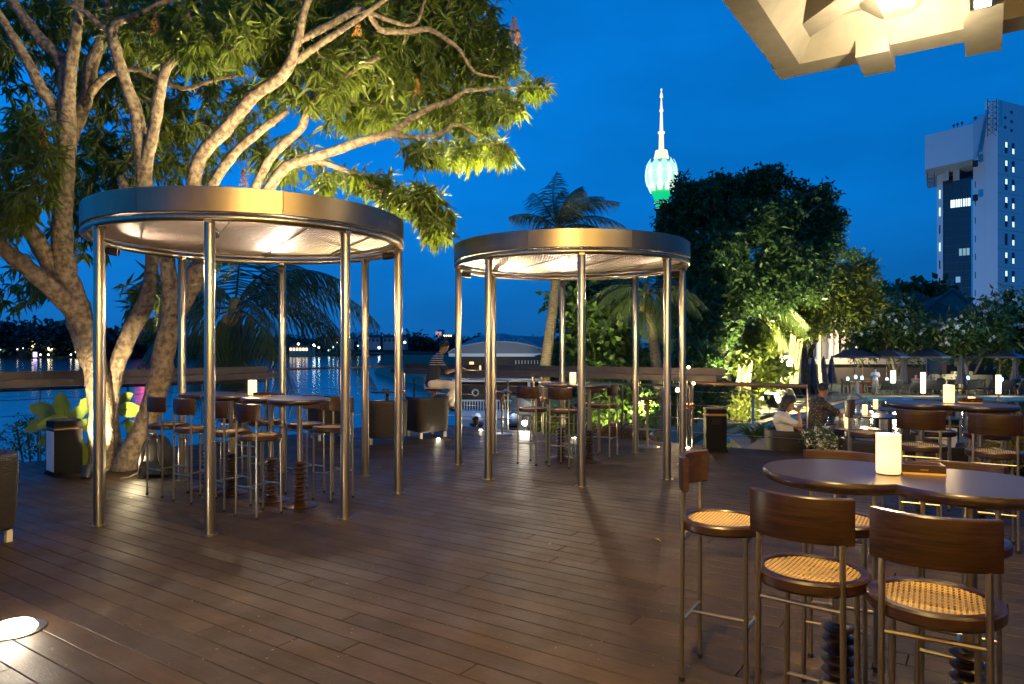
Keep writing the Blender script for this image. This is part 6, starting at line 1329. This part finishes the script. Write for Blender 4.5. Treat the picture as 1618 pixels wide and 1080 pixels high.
for px, d, y0, y1, lb in ((1411, 44.2, 585, 605, 'raised white lantern right of the standing waiter'), (1458.5, 44, 588, 621, 'tall glowing white lantern between two loungers'), (1577.5, 43.6, 592, 622, 'tall glowing white lantern at right, mirrored in the pool')):
    a = P(px, y1, d); h = (y1 - y0) / F * d; t = empty('standing_lantern', (a.x, a.y, ZG), label=lb, cat='lantern', group='tall white lanterns'); b = MB(); b.lathe([(.14, 0), (.15, .02), (.15, h - .02), (.14, h)], 16, a); b.build('shade', WHITEGL, t)
    b = MB(); b.bar((a.x, a.y, ZG), (a.x, a.y, a.z), .03, 6); b.lathe([(.13, 0), (.13, .04)], 12, (a.x, a.y, ZG)); b.build('stand', STEEL, t); light('POINT', 'lantern_light', (a.x, a.y - .3, a.z + h * .6), 110, (1, .9, .7), radius=.12)
def seat_table(px, d, label, cat, w=1.5, h=.75, back=False, n=9):
    x = (px - CX) / F * d; name = 'teak_bench' if back else 'teak_table'; t = empty(name, (x, d, ZG), label=label, cat=cat)
    sh = .43 if back else h
    b = MB(); b.box((x - w / 2, d - .28, ZG + sh - .04), (x + w / 2, d + .28, ZG + sh)); b.build('seat' if back else 'table_top', TEAK, t, smooth=False)
    for sx in (-1, 1):
        for sy in (-1, 1): b = MB(); b.box((x + sx * (w / 2 - .05) - .035, d + sy * .24 - .035, ZG), (x + sx * (w / 2 - .05) + .035, d + sy * .24 + .035, ZG + (.95 if back and sy > 0 else sh - .041))); b.build('leg', TEAK, t, smooth=False)
    if back:
        b = MB(); b.box((x - w / 2, d + .20, ZG + .88), (x + w / 2, d + .26, ZG + .95)); b.build('top_rail', TEAK, t, smooth=False)
        for i in range(n): xi = x - w / 2 + .12 + (w - .24) * i / (n - 1); b = MB(); b.box((xi - .025, d + .21, ZG + .44), (xi + .025, d + .24, ZG + .875)); b.build('slat', TEAK, t, smooth=False)
    return t
seat_table(1358, 47, 'teak table holding two small blue lamps', 'table', w=1.6)
seat_table(1339, 46.8, 'teak chair with blue cushion left of the lamp table', 'chair', w=.6, back=True, n=4)
seat_table(1372, 46.8, 'teak chair right of the lamp table', 'chair', w=.6, back=True, n=4)
seat_table(1543, 45.6, 'long slatted teak bench before the pale speckled wall', 'bench', w=1.5, back=True, n=11)
seat_table(1509, 45.8, 'short slatted teak bench left of the furled parasol', 'bench', w=.7, back=True, n=5)
seat_table(1587, 46, 'teak chair right of the tall lantern', 'chair', w=.6, back=True, n=4)
for i, (px, py) in enumerate(((1352, 595.5), (1362, 597), (1339.5, 598.5), (1401.5, 599.5), (1529.5, 597), (1583, 599))):
    t = empty('small_table_lamp', P(px, py + 2, 45.2), label=('small blue-white lamp on the teak table, left one', 'small blue-white lamp on the teak table, right one', 'tiny blue lamp over the cushion of the teak chair', 'tiny blue lamp right of the standing waiter', 'small blue lamp by the furled parasol', 'small blue lamp right of the tall lantern')[i], cat='lamp'); b = MB(); p = P(px, py, 45.2); b.lathe([(.07, -.1), (.09, 0), (.07, .12), (.02, .14)], 10, p); b.build('shade', emit('blue_lamp_glass', (.35, .8, 1), 3.5) if i == 0 else bpy.data.materials['blue_lamp_glass'], t); b = MB(); b.bar((p.x, p.y, p.z - .35), (p.x, p.y, p.z - .1), .015, 5); b.build('stem', DARK, t)
SPK = mat('speckled_wall_render', (.50, .46, .33), .8); nt_ = SPK.node_tree; vo = nt_.nodes.new('ShaderNodeTexVoronoi'); vo.inputs['Scale'].default_value = 5; tcx = nt_.nodes.new('ShaderNodeTexCoord'); nt_.links.new(tcx.outputs['Object'], vo.inputs[0]); rp = nt_.nodes.new('ShaderNodeValToRGB'); rp.color_ramp.elements[0].position = .25; rp.color_ramp.elements[0].color = (.10, .08, .05, 1); rp.color_ramp.elements[1].position = .32; rp.color_ramp.elements[1].color = (.50, .46, .33, 1); nt_.links.new(vo.outputs['Distance'], rp.inputs[0]); nt_.links.new(rp.outputs[0], nt_.nodes['Principled BSDF'].inputs['Base Color'])
t = empty('speckled_wall', P(1522, 612, 48.5), label='low pale wall speckled with dark pebbles behind the teak bench', cat='wall')
for x0, x1, y0 in ((1476, 1506.5, 591), (1506.6, 1537.4, 586.5), (1537.5, 1568.5, 592)):
    a = P(x0, 0, 48.5); c = P(x1, y0, 48.5); b = MB(); b.box((a.x, 48.5, ZG), (c.x, 48.8, c.z)); b.build('panel', SPK, t, smooth=False)
light('POINT', 'wall_wash_light', P(1522, 600, 47.6), 60, (1, .9, .6), radius=.1)
light('POINT', 'wall_wash_light', P(1380, 590, 47), 110, (1, .85, .6), radius=.2)
# pool ladder, post, float
t = empty('pool_ladder', P(1350, 632, 34), label='bent steel pool ladder at the near pool edge', cat='ladder')
for k in (0, 1): b = MB(); dx = k * .45; p0 = P(1342, 636, 34) + Vector((dx * .3, dx, 0)); b.tube([p0 + Vector((0, 0, -.25)), p0 + Vector((.05, 0, .35)), p0 + Vector((.3, 0, .5)), p0 + Vector((.8, 0, .1)), p0 + Vector((1.1, 0, -.3))], .03, 8); b.build('rail', STEEL, t)
for k in range(2): b = MB(); p0 = P(1342, 636, 34) + Vector((1.0, 0, -.2 - .1 * k)); b.bar(p0, p0 + Vector((.13, .45, 0)), .025, 6); b.build('step', STEEL, t)
a = P(1355.5, 625, 43); t = empty('lifebuoy_post', (a.x, a.y, ZG), label='pale blue post with a red safety float by the pool', cat='post'); b = MB(); b.box((a.x - .06, a.y - .06, ZG), (a.x + .06, a.y + .06, P(0, 604, 43).z)); b.build('post', mat('pale_blue_paint', (.35, .5, .6), .5), t, smooth=False); b = MB(); b.ball((a.x + .16, a.y, ZG + .5), .09, 8, 6, (1, 1, 3)); b.build('float', mat('red_float', (.5, .04, .03), .5), t)
a = P(1190, 652, 25); t = empty('path_bollard', (a.x, a.y, ZG), label='blue pole on a square concrete block beside the garden path', cat='bollard'); b = MB(); b.cbox((a.x, a.y, ZG), .26, .26, .3); b.build('block', CONC, t, smooth=False); b = MB(); b.bar((a.x, a.y, ZG + .3), (a.x, a.y, ZG + 1.25), .04, 8); b.build('pole', mat('blue_pole', (.1, .2, .35), .4), t)
light('POINT', 'underwater_light', (7.3, 21.6, -1.75), 90, (.6, .95, 1), radius=.08)
t = empty('pool_light', (7.2, 21.8, -1.62), label='round white underwater lamp glowing at the near pool edge', cat='light'); b = MB(); b.lathe([(.12, 0), (.10, .03), (.001, .04)], 16, (7.2, 21.6, -1.62)); b.build('lens', emit('underwater_lens', (.75, .95, 1), 14), t); b = MB(); b.lathe([(.14, -.02), (.14, .0)], 16, (7.2, 21.6, -1.62)); b.build('rim', STEEL, t)
light('POINT', 'underwater_light', (13.5, 30.5, -1.9), 160, (.5, .95, 1), radius=.1)
for x in (27, 31, 36): light('POINT', 'underwater_light', (x, 40.8, -1.9), 260, (.5, .95, 1), radius=.1)
light('POINT', 'underwater_light', (24, 32, -1.9), 220, (.5, .95, 1), radius=.1)

# crumbs and leaf bits lying about the deck
g = np.random.default_rng(99); k = 420; px_ = g.uniform(60, 1500, k); py_ = 720 + 340 * g.uniform(0, 1, k) ** 1.6; cs = [tuple(G(a_, b2, .003)) for a_, b2 in zip(px_, py_)]
V, Fc = leaf_arrays(cs, g.uniform(.006, .022, k), np.stack([g.normal(size=k), g.normal(size=k), np.zeros(k)], 1), [(0, 0, 1)] * k, .4, .1, .05)
V[:, 2] = np.maximum(V[:, 2], .0015); tag(tri_obj('leaf_crumbs', V, Fc, mat('crumb', (.28, .22, .12), .7), None), kind='stuff')

# ------------------------------------------------------------------ people
SKIN = mat('brown_skin', (.30, .15, .085), .5); SKIN2 = mat('tan_skin', (.42, .22, .12), .5); HAIR = mat('black_hair', (.012, .009, .008), .5, bump=.6, bscale=60); EYEM = mat('eye_dark', (.02, .015, .012), .3)
def skin_mesh(name, mt, joints, edges, parent, vox=.010):
    b = MB(); X = Vector((1, 0, 0))
    def rr(k): r_ = joints[k][1]; return Vector(r_) if hasattr(r_, '__len__') else Vector((r_, r_))
    for a, c in edges:
        p0, p1 = Vector(joints[a][0]), Vector(joints[c][0]); r0, r1 = rr(a), rr(c); d_ = p1 - p0; L = max(d_.length, 1e-4); d_ = d_ / L
        ax = X - d_ * X.dot(d_); ax = ax.normalized() if ax.length > .2 else Vector((0, 0, 1)).cross(d_).normalized(); bx_ = d_.cross(ax)
        n = 14; vs = []; fs = []; st = []
        for q in (80, 55, 28): st.append((-math.sin(R(q)), math.cos(R(q)), 0))
        st += [(0, 1, 0), (0, 1, 1)]
        for q in (28, 55, 80): st.append((math.sin(R(q)), math.cos(R(q)), 1))
        for h, sc_, w in st:
            r_ = r0.lerp(r1, w); cc = p0.lerp(p1, w) + d_ * h * min(r_)
            for j in range(n): q = 2 * math.pi * j / n; vs.append(cc + ax * (r_.x * sc_ * math.cos(q)) + bx_ * (r_.y * sc_ * math.sin(q)))
        for i in range(len(st) - 1):
            for j in range(n): fs.append((i * n + j, i * n + (j + 1) % n, (i + 1) * n + (j + 1) % n, (i + 1) * n + j))
        fs += [tuple(reversed(range(n))), tuple((len(st) - 1) * n + j for j in range(n))]; b.add(vs, fs)
    o = b.build(name, mt, parent, local=True, ang=180)
    rm = o.modifiers.new('remesh', 'REMESH'); rm.mode = 'VOXEL'; rm.voxel_size = vox; rm.use_smooth_shade = True
    sm = o.modifiers.new('smooth', 'SMOOTH'); sm.factor = .5; sm.iterations = 2
    return o
def person(loc, rz, label, J, shirt, trousers, sk=SKIN, hair_r=1.0, long_hair=False, arms_bare=True, full_detail=True, bare_legs=False):
    """J: joints in metres, person faces +y: pelvis chest neck head(centre) look, sL eL hL sR eR hR, kL aL tL kR aR tR"""
    t = empty('person', loc, rz, label, 'person'); V_ = {k: Vector(v) for k, v in J.items()}
    hd = V_['head']; nk = V_['neck']; up = (hd - nk).normalized(); look = V_['look'].normalized(); rt_ = look.cross(up).normalized(); up = rt_.cross(look).normalized()
    j = {'pelvis': (V_['pelvis'], (.145, .115)), 'belly': (V_['pelvis'].lerp(V_['chest'], .5), (.13, .105)), 'chest': (V_['chest'], (.15, .115)), 'neckb': (V_['chest'].lerp(nk, .75), (.07, .07)), 'neck': (nk, .052), 'jaw': (hd - up * .055 + look * .012, (.062, .07)), 'skull': (hd + up * .03 - look * .008, (.078, .092)), 'crown': (hd + up * .085 - look * .01, (.055, .065))}
    e = [('pelvis', 'belly'), ('belly', 'chest'), ('chest', 'neckb'), ('neckb', 'neck'), ('neck', 'jaw'), ('jaw', 'skull'), ('skull', 'crown')]
    for s_ in 'LR':
        j['s' + s_] = (V_['s' + s_], .056); j['e' + s_] = (V_['e' + s_], .040); j['w' + s_] = (V_['e' + s_].lerp(V_['h' + s_], .95), (.028, .024)); e += [('chest', 's' + s_), ('s' + s_, 'e' + s_), ('e' + s_, 'w' + s_)]
        sg = -1 if s_ == 'L' else 1
        j['hip' + s_] = (V_['pelvis'] + Vector((sg * .09, .02, -.02)), .09); j['k' + s_] = (V_['k' + s_], .062); j['a' + s_] = (V_['a' + s_], .042); j['t' + s_] = (V_['t' + s_], .034)
        e += [('pelvis', 'hip' + s_), ('hip' + s_, 'k' + s_), ('k' + s_, 'a' + s_), ('a' + s_, 't' + s_)]
        # hand: palm and five bent fingers of unequal length
        wv_ = V_['h' + s_]; dv = (wv_ - V_['e' + s_]).normalized(); sd = dv.cross(Vector((0, 0, 1))); sd = sd.normalized() if sd.length > .1 else Vector((1, 0, 0)); dn = dv.cross(sd).normalized(); dn = dn if dn.z < 0 else -dn
        j['p' + s_] = (wv_ + dv * .05, (.032, .016)); e.append(('w' + s_, 'p' + s_))
        if full_detail:
            for fi, (off_, ln) in enumerate(((-.027, .062), (-.009, .075), (.009, .070), (.026, .055))):
                a0_ = wv_ + dv * .075 + sd * off_; j[f'f{fi}a{s_}'] = (a0_, .0095); j[f'f{fi}b{s_}'] = (a0_ + dv * ln * .5 + dn * .012, .009); j[f'f{fi}c{s_}'] = (a0_ + dv * ln * .75 + dn * .035, .008)
                e += [('p' + s_, f'f{fi}a{s_}'), (f'f{fi}a{s_}', f'f{fi}b{s_}'), (f'f{fi}b{s_}', f'f{fi}c{s_}')]
            th = -sg; j['tha' + s_] = (wv_ + dv * .035 + sd * .038 * th + dn * .008, .011); j['thb' + s_] = (wv_ + dv * .07 + sd * .052 * th + dn * .022, .0095); e += [('p' + s_, 'tha' + s_), ('tha' + s_, 'thb' + s_)]
    vx = .007 if full_detail else .02; body = skin_mesh('body', sk, j, e, t, vx)
    off_ = .014
    js = {'pelvis': (V_['pelvis'] + Vector((0, 0, -.02)), (.165, .135)), 'belly': (j['belly'][0], (.15, .125)), 'chest': (V_['chest'], (.168, .132)), 'neckb': (j['neckb'][0], (.082, .08))}; es = [('pelvis', 'belly'), ('belly', 'chest'), ('chest', 'neckb')]
    for s_ in 'LR': js['s' + s_] = (V_['s' + s_], .072); js['m' + s_] = (V_['s' + s_].lerp(V_['e' + s_], .75 if arms_bare else 1), .060); es += [('chest', 's' + s_), ('s' + s_, 'm' + s_)]
    skin_mesh('shirt', shirt, js, es, t, vx * 1.4)
    jt = {'pelvis': (V_['pelvis'] + Vector((0, 0, -.04)), (.16, .13))}; et = []
    for s_ in 'LR':
        sg = -1 if s_ == 'L' else 1; jt['hip' + s_] = (j['hip' + s_][0], .105); jt['k' + s_] = (V_['k' + s_], .078); jt['a' + s_] = (V_['k' + s_].lerp(V_['a' + s_], .92 if not bare_legs else .1), .058); et += [('pelvis', 'hip' + s_), ('hip' + s_, 'k' + s_), ('k' + s_, 'a' + s_)]
        b = MB(); a_ = V_['a' + s_]; tt = V_['t' + s_]; fd = (tt - a_); fd.z = 0; fd = fd.normalized() if fd.length > .01 else Vector((0, 1, 0)); b.ball(a_ + fd * .07 + Vector((0, 0, -.045)), .05, 10, 6, (1, 1, .7)); b.ball(tt + Vector((0, 0, -.005)), .045, 10, 6, (1, 1.2, .6)); b.tube([a_ + Vector((0, 0, -.04)), tt + Vector((0, 0, -.005))], [.046, .04], 8); b.build('shoe', DARK, t, local=True, ang=180)
    skin_mesh('trousers', trousers, jt, et, t, vx * 1.4)
    M3 = Matrix(((rt_.x, look.x, up.x, hd.x), (rt_.y, look.y, up.y, hd.y), (rt_.z, look.z, up.z, hd.z), (0, 0, 0, 1)))
    b = MB(); vs = []; fs = []; n = 18; k = 9   # hair cap: hugs the skull, leaves the face free
    for i in range(k + 1):
        th = math.pi * .62 * i / k
        for jj in range(n):
            q = 2 * math.pi * jj / n; fr = max(0, math.sin(q)); t2 = th * (1 - .42 * fr); r_ = .094 * hair_r * (1 + .03 * math.sin(7 * q + i)); zo = (math.cos(t2)) * r_ * 1.12 + .028
            if long_hair and fr < .3 and i > k - 3: zo -= .05 * (i - k + 3)
            vs.append(M3 @ Vector((math.sin(t2) * math.cos(q) * r_ * .90, math.sin(t2) * math.sin(q) * r_ * 1.08 - .012, zo)))
    for i in range(k):
        for jj in range(n): fs.append((i * n + jj, i * n + (jj + 1) % n, (i + 1) * n + (jj + 1) % n, (i + 1) * n + jj))
    b.add(vs, fs); b.build('hair', HAIR, t, local=True, ang=180)
    b = MB(); b.add([M3 @ Vector(v) for v in ((-.012, .078, .015), (.012, .078, .015), (0, .108, -.022), (-.017, .08, -.03), (.017, .08, -.03))], [(0, 1, 2), (0, 2, 3), (1, 4, 2), (3, 2, 4)]); b.build('nose', sk, t, local=True)
    for sx in (-1, 1):
        b = MB(); b.ball(M3 @ Vector((sx * .030, .078, .018)), .010, 8, 5); b.build('eye', EYEM, t, local=True); b = MB(); b.ball(M3 @ Vector((sx * .076, -.005, 0)), .02, 8, 6, (.5, .8, 1.3)); b.build('ear', sk, t, local=True)
        b = MB(); b.tube([M3 @ Vector((sx * .018, .086, .034)), M3 @ Vector((sx * .042, .078, .034))], .004, 5); b.build('eyebrow', HAIR, t, local=True)
    b = MB(); b.tube([M3 @ Vector((-.02, .080, -.052)), M3 @ Vector((0, .086, -.05)), M3 @ Vector((.02, .080, -.052))], [.003, .006, .003], 6); b.build('mouth', mat('lips', (.25, .09, .06), .5) if 'lips' not in bpy.data.materials else bpy.data.materials['lips'], t, local=True)
    return t
# man on the counter stool: leans over towards the counter, facing right
STR = mat('striped_polo', (.02, .025, .05), .8); nn_ = STR.node_tree; tcx = nn_.nodes.new('ShaderNodeTexCoord'); spx = nn_.nodes.new('ShaderNodeSeparateXYZ'); nn_.links.new(tcx.outputs['Object'], spx.inputs[0])
ml = nn_.nodes.new('ShaderNodeMath'); ml.operation = 'MULTIPLY'; ml.inputs[1].default_value = 24; nn_.links.new(spx.outputs[2], ml.inputs[0]); fc = nn_.nodes.new('ShaderNodeMath'); fc.operation = 'FRACT'; nn_.links.new(ml.outputs[0], fc.inputs[0]); lt = nn_.nodes.new('ShaderNodeMath'); lt.operation = 'LESS_THAN'; lt.inputs[1].default_value = .28; nn_.links.new(fc.outputs[0], lt.inputs[0])
gt = nn_.nodes.new('ShaderNodeMath'); gt.operation = 'GREATER_THAN'; gt.inputs[1].default_value = 1.22; nn_.links.new(spx.outputs[2], gt.inputs[0]); mm_ = nn_.nodes.new('ShaderNodeMath'); mm_.operation = 'MULTIPLY'; nn_.links.new(lt.outputs[0], mm_.inputs[0]); nn_.links.new(gt.outputs[0], mm_.inputs[1])
mxx = nn_.nodes.new('ShaderNodeMix'); mxx.data_type = 'RGBA'; mxx.inputs[6].default_value = (.018, .024, .05, 1); mxx.inputs[7].default_value = (.6, .6, .58, 1); nn_.links.new(mm_.outputs[0], mxx.inputs[0]); nn_.links.new(mxx.outputs[2], nn_.nodes['Principled BSDF'].inputs['Base Color'])
KHA = mat('pale_trousers', (.72, .66, .55), .8); WSH = mat('white_tshirt', (.60, .58, .52), .8); DOT = mat('dotted_dark_shirt', (.03, .025, .02), .8)
nd_ = DOT.node_tree; vo = nd_.nodes.new('ShaderNodeTexVoronoi'); vo.inputs['Scale'].default_value = 38; tcx = nd_.nodes.new('ShaderNodeTexCoord'); nd_.links.new(tcx.outputs['Object'], vo.inputs[0]); l3 = nd_.nodes.new('ShaderNodeMath'); l3.operation = 'LESS_THAN'; l3.inputs[1].default_value = .2; nd_.links.new(vo.outputs['Distance'], l3.inputs[0]); m3 = nd_.nodes.new('ShaderNodeMix'); m3.data_type = 'RGBA'; m3.inputs[6].default_value = (.03, .025, .02, 1); m3.inputs[7].default_value = (.45, .4, .3, 1); nd_.links.new(l3.outputs[0], m3.inputs[0]); nd_.links.new(m3.outputs[2], nd_.nodes['Principled BSDF'].inputs['Base Color'])
person((-1.52, 13.65, 0), R(-80), 'man in dark striped polo and pale trousers sitting at the counter, bent over', dict(
    pelvis=(0, -.05, .90), chest=(0, .05, 1.30), neck=(0, .13, 1.47), head=(0, .20, 1.59), look=(0, 1, -.45), sL=(-.19, .07, 1.36), eL=(-.24, .24, 1.10), hL=(-.10, .50, 1.16), sR=(.19, .07, 1.36), eR=(.23, .24, 1.11), hR=(.08, .48, 1.17),
    kL=(-.15, .42, .84), aL=(-.14, .34, .42), tL=(-.15, .50, .36), kR=(.14, .44, .86), aR=(.10, .20, .50), tR=(.12, .34, .42)), STR, KHA)
person((4.36, 11.07, ZT), R(-112), 'woman in a white t-shirt slouching in a rattan chair, hand raised to her face', dict(
    pelvis=(0, -.02, .56), chest=(0, -.10, .87), neck=(0, -.06, 1.0), head=(0, 0, 1.11), look=(.1, 1, -.3), sL=(-.17, -.09, .91), eL=(-.26, .10, .72), hL=(-.10, .26, .66), sR=(.17, -.09, .91), eR=(.25, .16, .80), hR=(.11, .15, .99),
    kL=(-.12, .42, .56), aL=(-.12, .50, .12), tL=(-.12, .64, .05), kR=(.12, .42, .57), aR=(.13, .48, .12), tR=(.13, .62, .05)), WSH, DARK, sk=SKIN2, hair_r=1.14, long_hair=True)
person((5.3, 12.25, ZT), R(-85), 'man in a dark dotted shirt sitting side-on and reaching to the right', dict(
    pelvis=(0, -.02, .58), chest=(0, .03, .97), neck=(0, .08, 1.13), head=(0, .13, 1.26), look=(0, 1, -.15), sL=(-.18, .04, 1.03), eL=(-.2, .30, .84), hL=(-.12, .52, .80), sR=(.18, .04, 1.03), eR=(.2, .34, .84), hR=(.15, .62, .80),
    kL=(-.12, .42, .55), aL=(-.12, .50, .12), tL=(-.12, .64, .05), kR=(.12, .42, .55), aR=(.13, .48, .12), tR=(.13, .62, .05)), DOT, DARK, sk=SKIN)
STAND = dict(pelvis=(0, 0, .92), chest=(0, .01, 1.30), neck=(0, .02, 1.46), head=(0, .04, 1.59), look=(0, 1, -.3), sL=(-.18, 0, 1.37), eL=(-.24, .06, 1.12), hL=(-.08, .24, 1.20), sR=(.18, 0, 1.37), eR=(.24, .06, 1.12), hR=(.08, .24, 1.2), kL=(-.10, .02, .5), aL=(-.11, -.01, .09), tL=(-.12, .14, .04), kR=(.10, .03, .5), aR=(.12, 0, .09), tR=(.13, .14, .04))
person((xx(1383, 44.8), 44.8, ZG + .03), R(150), 'waiter in light blue shirt standing at the pool edge', STAND, mat('pale_blue_shirt', (.35, .45, .6), .8), mat('grey_trousers', (.30, .28, .27), .8), full_detail=False)
SIT = dict(pelvis=(0, 0, .50), chest=(0, 0, .88), neck=(0, .03, 1.04), head=(0, .06, 1.17), look=(0, 1, -.2), sL=(-.18, 0, .94), eL=(-.22, .12, .72), hL=(-.12, .32, .7), sR=(.18, 0, .94), eR=(.22, .12, .72), hR=(.12, .32, .7), kL=(-.12, .42, .48), aL=(-.12, .48, .10), tL=(-.12, .6, .05), kR=(.12, .42, .48), aR=(.12, .48, .10), tR=(.12, .6, .05))
for px, c, lb, rz in ((1447, (.55, .28, .28), 'guest in a pinkish top seated under the parasol by the tall lantern', 160), (1467, (.5, .5, .52), 'guest in a white shirt seated right of the tall lantern', 200), (1487, (.04, .04, .05), 'guest in black seated before the pale speckled wall', 120), (1612, (.45, .52, .62), 'guest in a pale blue shirt seated at the right edge', 120)):
    d = 46.2; x = xx(px, d); t = empty('garden_stool', (x, d, ZG), label='low teak seat of the ' + ' '.join(lb.split()[:5]), cat='seat'); b = MB(); b.cbox((x, d, ZG + .36), .42, .42, .05); b.build('seat', TEAK, t, smooth=False)
    for sx in (-1, 1):
        for sy in (-1, 1): b = MB(); b.cbox((x + sx * .17, d + sy * .17, ZG), .04, .04, .358); b.build('leg', TEAK, t, smooth=False)
    person((x, d, ZG), R(rz), lb, SIT, mat('guest_shirt', c, .8), DARK, sk=SKIN2, full_detail=False)
